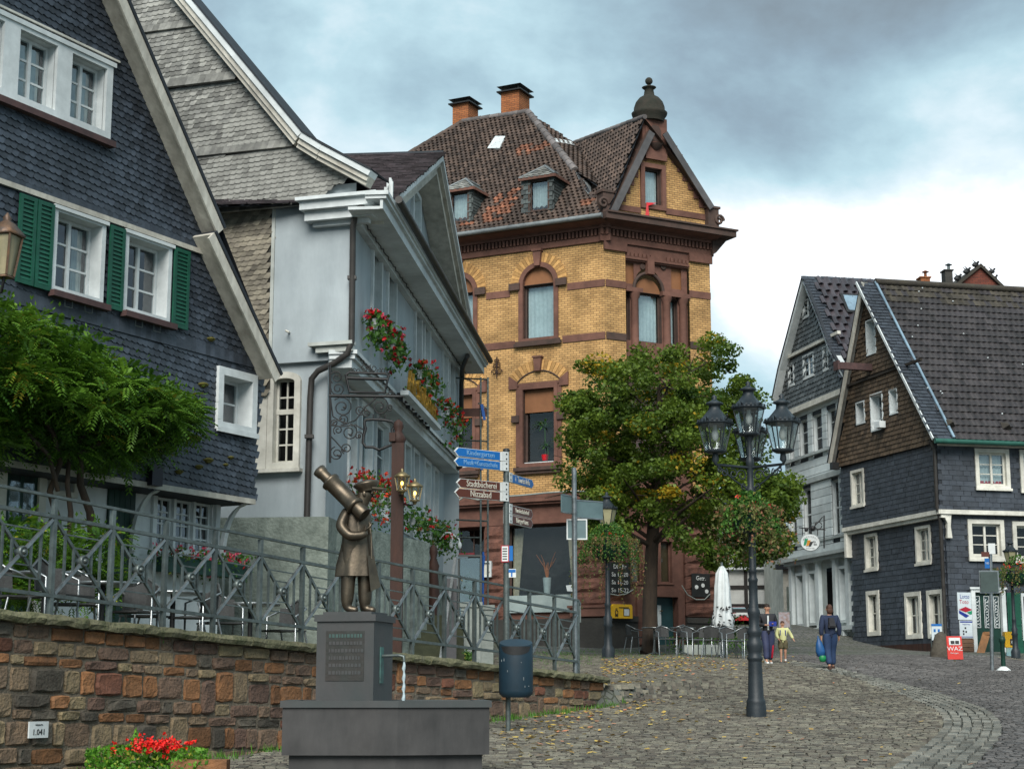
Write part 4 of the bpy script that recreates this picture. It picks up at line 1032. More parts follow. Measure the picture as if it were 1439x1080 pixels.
# ground floor, set back
gy = .4; gws = []; zgt, zgb = tz(514, 575, gy), tz(514, 712, gy)
for a, c in ((489, 498), (506, 520), (527, 543.5), (567, 575), (580, 587), (595.5, 603.5), (609, 614.5)):
 gws.append((tu(a, 660, gy), tu(c, 660, gy), zgb, zgt))
uE2 = tu(624, 700, gy)
b = MB(FT.M); u00 = tu(459, 620, gy); b.holed([(u00, zP), (uE2, zP), (uE2, zJ - .02), (u00, zJ - .02)], [hole(r) for r in gws], gy); b.box(uE2 - .02, uE2, gy + .01, 6, zP - .5, zJ)
b.build('ground_floor_wall', M_plas, Wh)
for r in gws: window(FT, Wh, r, 1, 3, .12, .09, .04, y=gy, curt=[(0, 1, 1)], fw=.06)  # pale curtains added; they stand in for white reflections in the panes
b = MB(FT.M); b.box(u00 - .05, uE2 + .05, gy - .07, 5, 1.2, zP, 0);
pb = b.build('plinth', M_rough, Wh)
# jetty cornice and soffits
b = MB(FT.M); b.box(-.06, uE + .05, -.09, gy - .001, zJ - .07, zJ); b.box(-.03, uE + .02, -.045, gy - .001, zJ - .15, zJ - .072); b.box(-.0, uE, .01, gy - .001, zJ - .30, zJ - .152); b.build('jetty_cornice', M_white, Wh)
b = MB(FT.M); b.tube([(.1 + i * .09, -.085 + .012 * math.sin(i * 2.3), zJ - .09 + .014 * math.sin(i * 1.7)) for i in range(int(uE / .09))], .012, 4); b.build('light_chain', M_blk, Wh)
zf0 = tz(515.8, 263.8, -.55); zf1 = zf0 + .36
b = MB(FT.M); b.box(-.62, uE + .15, -.55, .0, zf0, zf0 + .05); b.box(-.64, uE + .17, -.60, -.551, zf0, zf0 + .17); b.box(-.67, uE + .2, -.66, -.30, zf0 + .171, zf0 + .23); b.box(-.70, uE + .22, -.70, -.30, zf0 + .231, zf0 + .30)
b.box(0, uE, -.12, -.001, zS - .10, zf0); b.build('eaves_cornice', M_white, Wh)
b = MB(FT.M); b.tube([(.0, -.76, zf1 - .02), (uE + .2, -.76, zf1 - .02)], .07, 8); b.build('gutter', M_pipe, Wh)
b = MB(FT.M); b.tube([(.1 + i * .09, -.16 + .012 * math.sin(i * 2.1), zS - .03 + .016 * math.sin(i * 1.3)) for i in range(int(uE / .09))], .012, 4); b.build('light_chain', M_blk, Wh)
# gable side
gh = FG.hit
def gz(px, py): return gh(px, py)
uc0 = gh(383, 400)[0]
zb2 = gh(430, 503)[1]; zt2 = gh(430, 287)[1]
b = MB(FG.M); b.holed([(uc0, zb2), (0.02, zb2), (.02, zt2 + .3), (uc0, zt2 + .3)], []); b.build('gable_side_wall', M_plas, Wh)
b = MB(FG.M); uL = -7.5
b.quad((uL, .005, zb2 - .5), (uc0, .005, zb2 - .5), (uc0, .005, zt2), (uL, .005, zt2))
pos = courses([(gh(318, 300)[0] - .6, zb2 - .6), (uc0 - .07, zb2 - .6), (uc0 - .07, zt2 + .05), (gh(318, 300)[0] - .6, zt2 + .05)], [], .125, .09, R(2), .04)
b.build('slate_backing', M_slWb, Wh); b = MB(FG.M); b.box(uc0 - .03, uc0 + .03, -.03, -.001, zb2 - .05, zt2); b.build('corner_strip', M_plas2, Wh); M_slW2 = mat('tan_slate', (.25, .225, .17), (.14, .125, .10), .75, 7, .3, rk=.4)
lay(FG.surf(-.01), pos, slate_shape(.125, .09, 2), M_slW2, 'slate_cladding', Wh, 0, R(2), .5, .03)
# lower gable-side wall with the arched window
wr = (gh(386, 590, .1)[0], gh(415, 590, .1)[0], gh(400, 650, .1)[1], gh(400, 532, .1)[1])
uLc = gh(459, 620, .1)[0]
def arch_poly(r, f=.35, n=10):
 u0, u1, z0, z1 = r; R_ = (u1 - u0) / 2; pts = [(u0, z0), (u1, z0)]
 for i in range(n + 1): t = math.pi * i / n; pts.append(((u0 + u1) / 2 + R_ * math.cos(t), z1 - R_ * f + R_ * f * math.sin(t)))
 return pts
b = MB(FG.M); b.holed([(uL, zPG), (uLc, zPG), (uLc, zb2), (uL, zb2)], [arch_poly(wr)], .1); b.box(uL, .0, .0, .1, zb2 - .06, zb2); b.build('lower_gable_wall', M_plas, Wh)
b = MB(FG.M); b.box(uL, uLc + .05, .03, 5, 1.2, zPG); b.build('plinth', M_rough, Wh)
wn = window(FG, Wh, wr, 2, 5, .12, .0, .0, y=.1, fw=.04, gm=M_glassd, fm=M_cream, split=1)
b = MB(FG.M); A = arch_poly(wr); c_ = ((wr[0] + wr[1]) / 2, (wr[2] + wr[3]) / 2)
def frame_poly(mb, A, wd, y0, y1):
 n = len(A); cx = sum(p[0] for p in A) / n; cz = sum(p[1] for p in A) / n
 B_ = []
 for i in range(n):
  p = Vector(A[i]); q = Vector(A[(i + 1) % n]); o_ = Vector(A[i - 1]); d1 = (p - o_).normalized(); d2 = (q - p).normalized(); nn = Vector((d1.y + d2.y, -d1.x - d2.x)); nn.normalize(); k = wd / max(.4, nn.dot(Vector((d1.y, -d1.x)))); B_.append((p.x + nn.x * k, p.y + nn.y * k))
 vs = [(p[0], y0, p[1]) for p in A] + [(p[0], y0, p[1]) for p in B_] + [(p[0], y1, p[1]) for p in A] + [(p[0], y1, p[1]) for p in B_]
 fs = []
 for i in range(n):
  j = (i + 1) % n; fs += [(i, j, n + j, n + i), (2 * n + i, 3 * n + i, 3 * n + j, 2 * n + j), (i, 2 * n + i, 2 * n + j, j), (n + i, n + j, 3 * n + j, 3 * n + i)]
 mb.add(vs, fs)
frame_poly(b, A, .11, .03, .105); b.box(wr[0] - .32, wr[0] - .115, .02, .099, wr[2] - .1, wr[3] + .08); b.box(wr[0] - .36, wr[1] + .16, -.04, .099, wr[2] - .17, wr[2] - .112); b.build('casing', M_cream, wn)
b = MB(FG.M); b.box(wr[0], wr[1], .16, .2, wr[3] - (wr[3] - wr[2]) * .42, wr[3] - (wr[3] - wr[2]) * .36); b.build('transom', M_cream, wn)
# return of the eaves cornice
uR0 = gh(427, 262, -.3)[0];
b = MB(FG.M); b.box(uR0, .42, -.25, .001, zf0 - .02, zf0 + .15); b.box(uR0 - .05, .5, -.36, .001, zf0 + .151, zf0 + .30); b.box(uR0 - .1, .56, -.44, .001, zf0 + .301, zf0 + .36); b.box(uR0 + .1, .3, -.12, -.001, zf0 - .10, zf0 - .021); b.build('cornice_return', M_white, Wh)
b = MB(FG.M); q = gh(440, 485); b.box(q[0] - .02, .06, -.18, -.001, q[1] - .05, q[1] + .01); b.box(q[0] + .1, .04, -.12, -.002, q[1] - .16, q[1] - .052); b.build('cornice_stub', M_plas2, Wh)
# slate gable: rows of scalloped slates between ledges
r0 = gh(412, 208); r1 = gh(243, 3); sl_ = (r1[1] - r0[1]) / (r1[0] - r0[0]); ua = r1[0] - 1.9; apg = (ua, r1[1] + sl_ * -1.9)
rf = gh(505, 244); zgb_ = gh(372, 291)[1]
up_ = lambda p, k=.16: (p[0] + .02, p[1] + k)
gp_ = [(uR0, zgb_), (uR0 + .02, zf0 + .36), (rf[0], rf[1]), up_(gh(452, 226), .08), up_(r0), up_(apg), (2 * ua - r0[0], r0[1]), (2 * ua - r0[0] - .8, zgb_)]
b = MB(FG.M); b.holed(gp_, [], -.10); b.box(2 * ua - r0[0] - .8, uR0, -.099, .0, zgb_ - .03, zgb_); b.build('gable_wall', M_slWb, Wh)
bz = [gh(230, 40)[1], gh(281, 116)[1], gh(335, 210)[1]]
pos = [q for q in courses(gp_, [(-99, 99, z - .09, z + .06) for z in bz] + [(-99, 99, zgb_ - 1, zgb_ + .08)], .118, .088, R(2.2), .05, skew=-.05) if q[0] > gh(120, 200)[0]]
lay(FG.surf(-.11), pos, slate_shape(.118, .088, 2), M_slW, 'slate', Wh, 300, R(2.2), .5, .04)
for i, z in enumerate(bz + [zgb_ + .03]):
 mb = MB(FG.surf(-.115 if i != 1 else -.17)); x = gh(120, 200)[0]
 while x < 0:
  if inside(x + .05, z + (.04), gp_) : mb.add([(x, z - .10, .05), (x + .13, z - .10, .055), (x + .17, z + .07, .004), (x + .04, z + .07, .004), (x, z - .11, .0), (x + .13, z - .11, .0)], ((0, 1, 2, 3), (4, 5, 1, 0)), 0, random.uniform(-.5, .2))
  x += .125
 mb.build('slate_ledge', M_slW, Wh, kind='stuff')
# white verge boards with mouldings
def verge(p, q, off0):
 for j, (o_, th, pr) in enumerate(((0, .10, .0), (.102, .09, .05), (.194, .07, .10))):
  b = MB(FG.M); d = (Vector(q) - Vector(p)).normalized(); n = Vector((-d.y, d.x)) * -o_
  strip(b, FG, (p[0] + n.x, p[1] + n.y), (q[0] + n.x, q[1] + n.y), th, -off0 + pr, -.1, 0); b.build('verge_board', M_white if j == 0 else M_whiteold, Wh)
 b = MB(FG.M); d = (Vector(q) - Vector(p)).normalized(); n = Vector((-d.y, d.x)) * .03
 strip(b, FG, (p[0] + n.x, p[1] + n.y), (q[0] + n.x, q[1] + n.y), .028, -off0 - .02, .4, 0); b.build('roof_edge', M_slLb, Wh)
vo = .42
pA = FG.hit(272, 3, -vo); pB = FG.hit(424, 186, -vo); pC = FG.hit(521, 239, -vo); s2_ = (pB[1] - pA[1]) / (pB[0] - pA[0]); pT = (pA[0] - 2.2, pA[1] - s2_ * 2.2)
pM = FG.hit(452, 203, -vo); verge(pT, pB, vo); verge(pB, pM, vo); verge(pM, pC, vo)
b = MB(FG.M)
mm = lambda p: (2 * pT[0] - p[0], p[1])
for p, q in ((pT, pB), (pB, pC), (mm(pB), pT)): b.add([(p[0], -vo, p[1] + .03), (q[0], -vo, q[1] + .03), (q[0], .05, q[1] + .03), (p[0], .05, p[1] + .03)], [(0, 1, 2, 3)])
b.build('roof', M_slLb, Wh)
# long roof behind, following the street side
b = MB();
def Wp(u, y, z): return FT.w(u, y, z)
ridx = -(FG.w(pT[0], 0, 0) - FT.w(0, 0, 0)).dot(FT.u) * 0; yr_ = (FT.Mi @ FG.w(pT[0], 0, 0)).y
zz = pT[1] - .1; ur_ = (FT.Mi @ FG.w(pT[0], 0, 0)).x
b.add([Wp(.1, -.6, zf1 - .05), Wp(uE + .1, -.6, zf1 - .05), Wp(uE + .1, 1.0, zf1 + .9), Wp(.45, 1.0, zf1 + 1.1), Wp(ur_, yr_, zz), Wp(uE + .1, yr_, zz - .3)], [(0, 1, 2, 3), (3, 2, 5, 4)])
b.add([Wp(uE, 0, zS), Wp(uE, 2 * yr_, zS), Wp(uE, yr_, zz - .1)], [(0, 1, 2)]); b.build('main_roof', M_slLb, Wh)
# cross gable facing the street
go = -.62; ga = FT.hit(623, 219, go); gr = FT.hit(672, 494, go); gl_ = (2 * ga[0] - gr[0], gr[1])
zc = gr[1]
b = MB(FT.M); hw_ = ga[0] - gl_[0]
gwin = (ga[0] - .45, ga[0] + .45, zc + 1.0, zc + 2.1)
b.holed([(gl_[0] + .3, zc + .2), (gr[0] - .3, zc + .2), (ga[0], ga[1] - .35)], [hole(gwin)], -.02); b.build('cross_gable_wall', M_plas, Wh)
window(FT, Wh, gwin, 2, 2, .12, .1, .06, y=-.02, curt=[(0, 1, 1)])
for (p, q) in ((gl_, ga), (ga, gr)):
 for j, (o_, th, y0, y1, m_) in enumerate(((0., .10, go, -.03, M_white), (.102, .10, go + .06, -.03, M_whiteold), (.204, .16, go + .14, -.03, M_whiteold))):
  b = MB(FT.M); d = (Vector(q) - Vector(p)).normalized(); n = Vector((-d.y, d.x)) * -o_
  strip(b, FT, (p[0] + n.x, p[1] + n.y), (q[0] + n.x, q[1] + n.y), th, y0, y1, 0); b.build('gable_moulding', m_, Wh)
M_rt = mat('mossy_roof_slate', (.075, .06, .065), (.045, .04, .045), .75, 5, .4, rk=.6); M_rtm = mat('moss_roof', (.10, .095, .04), (.05, .045, .035), .9, 6, .5)
for (p, sg) in ((gl_, 1), (gr, -1)):
 a = FT.w(ga[0], go, ga[1] + .03); e = FT.w(p[0], go, p[1] + .03); inw = FT.n
 up = (a - e); Ls = up.length; up.normalize()
 if sg > 0: M_ = planeM(e, -inw, up)      # left slope: normal faces the viewer's left
 else: M_ = planeM(e, inw, up)
 dpt = 4.6; poly = [(-dpt if sg > 0 else 0, 0), (0 if sg > 0 else dpt, 0), (0 if sg > 0 else dpt, Ls), (-dpt if sg > 0 else 0, Ls)]
 b = MB(M_); b.add([(x, y_, -.02) for x, y_ in poly], [(0, 1, 2, 3)]); b.build('cross_roof', M_slLb, Wh)
 pos = courses(poly, [], .26, .115, 0, .1)
 vs_, fs_ = slate_shape(.26, .115, 1); vs_ = [(a_, b_, c_ * 2.6) for a_, b_, c_ in vs_]
 if sg < 0: pos = [q for q in pos if q[0] > .35 and q[1] > .15]; vs_, fs_ = slate_shape(.26, .115, 1)
 lay(M_, pos, (vs_, fs_), M_rt, 'roof_slates', Wh, 0, 0, .5, .05)
b = MB(FT.M); b.tube([(ga[0], go, ga[1] + .06), (ga[0], 3.9, ga[1] + .06)], .06, 6); b.build('ridge', M_slLb, Wh)
b = MB(FT.M); b.tube([(gr[0], go - .02, gr[1]), (gr[0] + .1, .3, gr[1] - .05)], .05, 6)
for i in range(9): b.box(gl_[0] + .1 + i * .09, gl_[0] + .16 + i * .09, go - .02 + i * .03, go + .02 + i * .03, zc + .02 + i * .02, zc + .42 + (i % 3) * .06)
b.build('pigeon_guard', M_white, Wh, kind='stuff')
# drain pipes
def dpx(fr, pts, off): return [fr.w(fr.hit(x, y_, o)[0], o, fr.hit(x, y_, o)[1]) for (x, y_), o in zip(pts, off)]
b = MB(); b.tube(dpx(FG, [(509, 287), (499, 301), (496, 320), (494, 480), (488, 497), (470, 510), (447, 521), (438, 532), (436, 560), (431, 735), (430, 880)], [-.3, -.2, -.12, -.12, -.12, -.1, -.08, -.06, -.06, -.06, -.06]), .055, 8)
for y_ in (390, 610, 735): c_ = FG.w(FG.hit(494 if y_ < 500 else (434 if y_ < 700 else 431), y_, -.12)[0], -.10, FG.hit(494, y_, -.12)[1]); b.box(-.075, .075, -.06, .06, -.03, .03, M=T(*c_))
b.build('drain_pipe', M_pipe, Wh)
b = MB(); b.tube(dpx(FT, [(657, 500), (650, 516), (648.5, 540), (648, 640), (647, 655), (640, 660)], [-.5, -.25, -.1, -.1, -.1, .1]), .06, 8); b.build('drain_pipe', M_pipe, Wh)
b = MB(FG.M); q = gh(407, 467); b.tube([(q[0], 0, q[1]), (q[0], -.15, q[1]), (q[0] + .06, -.15, q[1] - .03)], .02, 6); b.build('wall_bracket', M_cream, Wh)
# gilded board with letters
bo = -.30; la = FT.hit(570, 544, bo); lb = FT.hit(616, 602, bo); sg = thing('inn_sign', FT.w(la[0], bo, la[1]), 'gilded blackletter inn name standing on a white shelf on the plastered street wall', 'sign')
zsh = (la[1] + lb[1]) / 2
b = MB(FT.M); b.box(la[0], lb[0], bo - .06, bo + .10, zsh - .09, zsh); b.build('shelf', M_white, sg)
for k in range(5): b = MB(FT.M); x = la[0] + (lb[0] - la[0]) * (k + .3) / 5; b.box(x, x + .04, bo + .101, -.002, zsh - .05, zsh); b.box(x - .02, x + .06, -.2, -.12, zsh - .16, zsh - .095); b.build('bracket', M_blk, sg)
M_gold = mat('gilding', (.55, .33, .06), (.35, .2, .03), .35, 20, .1, metal=.6)
Ls = lb[0] - la[0]
t1 = text('Alt Stübchen', .62, M_gold, FT.M @ T(la[0] + Ls / 2, bo, zsh + .25), sg, 'gilded_letters', sx=Ls / 3.75, depth=.06)
b = MB(FT.M); b.box(la[0] + .1, lb[0] - .1, bo + .05, bo + .07, zsh + .02, zsh + .06); b.build('letter_rail', M_blk, sg)
# flower pots along the street wall
cw = dict(petal=.045, leaf=.055)
geranium('wall_geraniums', [FT.w(tu(px, py, -.22), -.22, tz(px, py, -.22)) for px, py in ((526, 450), (539, 462), (552, 478), (560, 492))], 'red geraniums in white pots below the nearest upper window of the plastered house', 'geranium rows on the plastered house', 170, .16, .45, [M_red, M_red, M_pink], 20, pot_at(FT), seed=11, **cw)
geranium('wall_geraniums', [FT.w(tu(px, py, -.22), -.22, tz(px, py, -.22)) for px, py in ((590, 521), (600, 533), (608, 545))], 'red and orange geraniums in white pots above the gilded inn name', 'geranium rows on the plastered house', 150, .20, .6, [M_red, M_orange], 18, pot_at(FT), seed=12, **cw)
geranium('wall_geraniums', [FT.w(tu(px, py, -.22), -.22, tz(px, py, -.22)) for px, py in ((628, 573), (638, 584), (646, 600))], 'red geraniums in white pots at the far end of the upper street wall', 'geranium rows on the plastered house', 120, .18, .7, [M_red, M_orange], 14, pot_at(FT), seed=13, **cw)
geranium('wall_geraniums', [FT.w(tu(px, py, .1), .1, tz(px, py, .1)) for px, py in ((512, 682), (524, 688), (536, 694), (548, 700))], 'large red and orange geraniums by the dark timber post beside the statue', 'geranium rows on the plastered house', 170, .26, .6, [M_red, M_orange, M_orange], 26, pot_at(FT), seed=14, petal=.04, leaf=.04)
geranium('wall_geraniums', [FT.w(tu(px, py, .12), .12, tz(px, py, .12)) for px, py in ((580, 726), (592, 736), (604, 747))], 'dark leaved plants in white pots under the ground floor windows near the street end', 'geranium rows on the plastered house', 120, .24, .3, [M_red], 3, pot_at(FT), seed=15, **cw)
geranium('hanging_basket', [P(622, 752, 40), P(624, 764, 40), P(618, 745, 40)], 'round leafy green basket hanging at the far corner of the plastered house', None, 260, .26, .35, [M_red], 5, seed=16, leaf=.04, cat='hanging basket')
# wrought iron hanging sign
hs = thing('hanging_sign', P(464, 560, 27.8), 'black wrought iron bracket with scrolls holding two empty sign frames', 'sign')
dS = 27.6
def ip(px, py, d=dS): return P(px, py, d)
def iron(pts, r=.014, nm='scroll', seg=5): b = MB(); b.tube([ip(*p) for p in pts], r, seg); return b.build(nm, M_blk, hs)
def spiral(cx, cy, r, turns=1.6, a0=0., sgn=1, ax=1.):
 pts = []
 for i in range(22): t = i / 21; a = a0 + sgn * t * turns * 2 * math.pi; q = r * (1 - .78 * t); pts.append((cx + q * math.cos(a) * ax, cy + q * math.sin(a)))
 return pts
iron([(464, 512), (464, 650)], .02, 'upright'); iron([(462, 556), (560, 557)], .028, 'arm')
b = MB(); b.lathe([(.03, 0), (.02, .06), (.005, .14)], 6, 0, Matrix.Translation(ip(558, 557)) @ RY(R(90))); b.build('arm_tip', M_blk, hs)
for (cx, cy, r, tn, a0, sg_) in ((473, 530, 10, 1.6, 2.2, 1), (475, 546, 10, 1.6, 3.2, -1), (481, 572, 15, 1.7, 3.9, 1), (482, 589, 8, 1.5, 2.0, -1), (534, 571, 14, 1.6, 4.0, 1), (506, 576, 7, 1.5, 1.0, 1), (515, 580, 6, 1.5, 3.5, -1), (491, 607, 12, 1.6, 4.8, 1), (475, 604, 7, 1.5, 2.2, 1), (504, 612, 6, 1.4, 0, -1), (470, 594, 5, 1.4, 3, 1), (487, 630, 8, 1.5, 2, 1), (473, 637, 10, 1.6, 4.5, -1), (548, 572, 5, 1.4, 1, 1), (549, 553, 5, 1.4, 2, -1)):
 iron(spiral(cx, cy, r, tn, a0, sg_), .011)
for c_ in ([(464, 556), (468, 585), (485, 596), (500, 590), (512, 573), (528, 560)], [(464, 597), (478, 599), (500, 597), (515, 606)], [(464, 612), (472, 620), (484, 634)], [(466, 597), (474, 590), (490, 595)]): iron(c_, .012, 'stem')
for (cx, cy) in ((484, 572), (479, 588), (493, 611), (536, 573), (484, 633), (476, 640), (505, 613), (514, 576)): b = MB(); b.ball(ip(cx, cy), .028, .01, .022); b.build('leaf', M_blk, hs)
iron([(487, 526), (491, 523), (542, 525), (546, 528), (541, 552), (491, 551), (486, 526)], .024, 'upper_frame')
iron([(488, 531), (545, 533)], .03, 'frame_rail')
for k in range(7): iron(spiral(497 + k * 7, 521 - (4 if k in (2, 3, 4) else 0), 4 + (2 if k in (2, 4) else 0), 1.2, k, 1 if k % 2 else -1), .008, 'crest')
iron([(513, 590), (512, 596), (514, 602), (511, 612), (510, 622), (514, 628), (524, 628), (533, 632), (542, 628), (550, 625), (554, 614), (551, 604), (556, 597), (551, 592), (540, 590), (524, 589), (513, 590)], .026, 'shield_frame')
for x in (524, 533, 541): iron([(x, 590), (x + 1, 582)], .012, 'hook')
# carved timber post
pp = P(557.5, 800, 27.0); zt_ = P(557.5, 604, 27).z; zb_ = H(pp.x, 27.0) - .05
po = thing('carved_post', Vector((pp.x, 27.0, zb_)), 'tall dark brown timber post with a carved head beside the pale house', 'post')
b = MB(T(pp.x, 27, 0)); b.box(-.098, .098, -.10, .10, zb_, zt_ - .22, 0); b.build('shaft', M_wood, po)
b = MB(T(pp.x, 27, 0)); b.lathe([(.10, zt_ - .22), (.13, zt_ - .15), (.09, zt_ - .08), (.06, zt_ - .02), (.085, zt_ + .05), (.07, zt_ + .13), (.02, zt_ + .17)], 8); b.box(-.14, -.04, -.14, .0, zt_ - .2, zt_ - .06); b.build('carved_head', M_wood, po)
M_bul = emit_mat('warm_bulb', (1, .55, .1), 6.)
M_brass = mat('old_brass', (.30, .24, .12), (.15, .12, .07), .45, 20, .1, metal=.7)
for i, (px, py, lab) in enumerate(((565, 677, 'upper lit brass lantern on the dark timber post'), (583, 691, 'lower lit brass lantern to the side of the dark timber post'))):
 c_ = P(px, py, 26.7); ln = thing('wall_lantern', c_, lab, 'lantern', 'brass lanterns on the timber post')
 b = MB(T(*c_))
 for k in range(6): t = k * math.pi / 3; b.bar((.075 * math.cos(t), .075 * math.sin(t), -.13), (.115 * math.cos(t), .115 * math.sin(t), .08), .016)
 b.lathe([(.08, -.15), (.082, -.13)], 6); b.lathe([(.13, .08), (.135, .10), (.06, .15), (.02, .17), (.03, .19), (.01, .22)], 6); b.lathe([(.02, -.2), (.035, -.17), (.05, -.15)], 6); b.build('frame', M_brass, ln)
 b = MB(T(*c_)); b.lathe([(.07, -.125), (.108, .075)], 6); b.build('glass', M_glassl, ln)
 b = MB(T(*c_)); b.ball((0, 0, -.02), .022, .022, .034); b.build('bulb', M_bul, ln)
 b = MB(); b.tube([c_ + Vector((0, 0, -.19)), c_ + Vector((-.05, .1, -.2)), Vector((pp.x + .08, 27, c_.z - .16))], .012, 5); b.build('arm', M_blk, ln)
# steps, pillars, handrail and show case past the far corner
stp = thing('entrance_steps', P(590, 930, 31.5), 'dark green weathered steps rising to the plastered house behind the railing', 'steps')
M_step = mat('dark_mossy_step', (.05, .055, .03), (.03, .035, .02), .9, 4, .5)
for k in range(8):
 c_ = P(592, 900, 31.0 + k * .30); zk = 1.9 + k * .155; b = MB(T(c_.x, c_.y, 0)); b.box(-.72, .80, 0, .34, 1.5, zk, 0, random.uniform(-.3, .3)); b.build('step', M_step, stp)
M_conc = mat('pale_concrete', (.32, .35, .32), (.22, .25, .23), .85, 5, .3)
for i, (px, d, lab) in enumerate(((662, 33, 'nearer pale concrete gate pillar behind the railing'), (681, 37, 'farther pale concrete gate pillar beside the red notice'))):
 c_ = P(px, 930, d); z0_ = H(c_.x, c_.y); zt_ = P(px, 846 if i == 0 else 850, d).z; t_ = thing('gate_pillar', Vector((c_.x, c_.y, z0_)), lab, 'pillar', 'concrete gate pillars'); b = MB(T(c_.x, c_.y, 0)); b.box(-.19, .19, -.19, .19, z0_ - .1, zt_ - .1); b.build('shaft', M_conc, t_); b = MB(T(c_.x, c_.y, 0)); b.box(-.22, .22, -.22, .22, zt_ - .099, zt_); b.build('cap', M_conc, t_)
b = MB(); b.bar(P(640, 783, 31.5), P(619, 925, 30.2), .05, .03); b.bar(P(656, 783, 31.9), P(640, 783, 31.5), .05, .03)
tag(b.build('slanting_handrail', M_steelb), 'steep slanting bright steel handrail beside the dark mossy steps', 'handrail')
b = MB(T(*P(634, 870, 31.2))); b.box(-.14, .1, .0, .03, -.9, .75); tag(b.build('screen_panel', mat('grey_panel', (.08, .08, .085), None, .5, 5)), 'dark grey upright screen panel behind the slanting handrail', 'panel')
c_ = P(662, 880, 38); sc_z = H(c_.x, 38); b = MB(T(c_.x, 38, 0)); zt_ = P(662, 783, 38).z; shc = thing('show_case', Vector((c_.x, 38, sc_z)), 'grey glazed menu show case with a plant inside by the concrete pillar', 'show case')
b.box(-.30, -.26, -.2, .2, sc_z, zt_); b.box(.2, .24, -.2, .2, sc_z, zt_); b.box(-.30, .24, -.2, .2, zt_ + .001, zt_ + .05); b.box(-.25, .19, .16, .2, sc_z, zt_); b.build('frame', mat('show_case_grey', (.11, .12, .115), None, .5, 6), shc)
b = MB(T(c_.x, 38, 0)); b.box(-.25, .19, -.15, -.14, sc_z + .5, zt_ - .02); b.build('front_glass', M_glass, shc)
b = MB(); rn = random.Random(4)
for _ in range(160): leafq(b, P(658 + rn.gauss(0, 3), 823 + rn.gauss(0, 7), 37.95), .04, rn, 0)
b.build('plant', M_leafB, shc)
c_ = P(609, 812, 34); b = MB(T(*c_)); b.lathe([(.10, -.9), (.13, -.3), (.09, .1), (.12, .25), (.06, .40), (.09, .52), (.07, .62), (.01, .68)], 9); tag(b.build('carved_figure', M_wood), 'small dark carved figure on a pillar at the far end of the plinth', 'carving')
rn = random.Random(9); b = MB(); cc = onG(655, 925)
for _ in range(260): leafq(b, P(655 + rn.gauss(0, 5), 922 + rn.gauss(0, 4), 32 + rn.gauss(0, .15)), .035, rn, 0)
tag(b.build('small_bush', M_leafB), 'small dark green bush at the foot of the nearer gate pillar', 'bush')
# scaffold-like mast
ma = thing('scaffold_mast', P(680, 900, 41), 'slim twin tube scaffold mast with cross bars in front of the yellow brick wall', 'scaffold')
b = MB(); dM = 41
for x in (675.5, 685.5): b.tube([P(x, 530, dM), P(x, 905, dM)], .028, 6)
b.build('uprights', M_steel, ma)
b = MB()
for y_ in (531, 578, 618, 730): b.tube([P(641, y_, dM + .4), P(686, y_ + 2, dM)], .022, 5)
b.tube([P(620, 755, dM + .3), P(675, 755, dM)], .022, 5); b.tube([P(672, 566, dM), P(686, 575, dM)], .02, 5)
b.build('cross_bars', M_steel, ma, kind='stuff')
b = MB(); b.add([P(647, 574, dM), P(684, 573, dM), P(684, 585, dM), P(647, 585, dM), P(647, 574, dM + .5), P(684, 573, dM + .5), P(684, 585, dM + .5), P(647, 585, dM + .5)], BOXF); b.build('deck', mat('scaffold_board', (.10, .05, .04), None, .8, 5), ma)
M_blu = mat('blue_paint', (.01, .09, .35), None, .45, 6)
b = MB()
for (a_, c_) in (((677, 568), (681, 590)), ((679, 640), (677, 660)), ((680, 780), (678, 800))): b.bar(P(*a_, dM - .05), P(*c_, dM - .05), .07)
b.tube([P(679, 775, dM - .1), P(678, 900, dM - .1)], .03, 6); b.build('blue_fittings', M_blu, ma)
b = MB(); b.tube([P(x, y_, 39.8) for x, y_ in ((618, 757), (626, 748), (632, 748), (636, 756), (634, 763))], .02, 5); b.tube([P(x, y_, 39.8) for x, y_ in ((632, 748), (638, 752), (645, 757), (646, 764))], .02, 5)
b.ball(P(634, 765, 39.8), .05, .05, .09); b.ball(P(646, 766, 39.8), .05, .05, .09); tag(b.build('twin_wall_lamp', M_white), 'pair of small curved white lamps by the scaffold mast', 'lamp')
# terrace furniture: one table and one chair, then copies
def mk_chair(M=I4):
 t = thing('terrace_chair', Vector((0, 0, 0)), 'x', 'chair', 'aluminium chairs on the terrace')
 b = MB(); arc = [(-.27, .02, .0), (-.27, .02, .62), (-.25, .16, .68), (-.2, .26, .72), (0, .31, .84), (.2, .26, .72), (.25, .16, .68), (.27, .02, .62), (.27, .02, .0)]
 b.tube(arc, .014, 6); b.tube([(-.22, .22, .44), (-.24, .33, .0)], .013, 5); b.tube([(.22, .22, .44), (.24, .33, .0)], .013, 5); b.tube([(-.26, .02, .44), (.26, .02, .44)], .012, 5); b.build('frame', M_steelb, t)
 b = MB(); b.box(-.24, .24, -.20, .24, .43, .45); b.build('seat', MATS.get('woven') or mat('woven', (.05, .055, .055), (.03, .03, .03), .7, 60, .3), t)
 b = MB(); n = 6; pts = [(math.sin((k / n - .5) * 1.9) * .27, .02 + math.cos((k / n - .5) * 1.9) * .27) for k in range(n + 1)]
 b.add([(x, y_, .50) for x, y_ in pts] + [(x, y_ + .02, .74 + (.08 if 1 < i < 5 else 0)) for i, (x, y_) in enumerate(pts)], [(i, i + 1, n + 2 + i, n + 1 + i) for i in range(n)]); b.build('back', MATS['woven'], t)
 return t
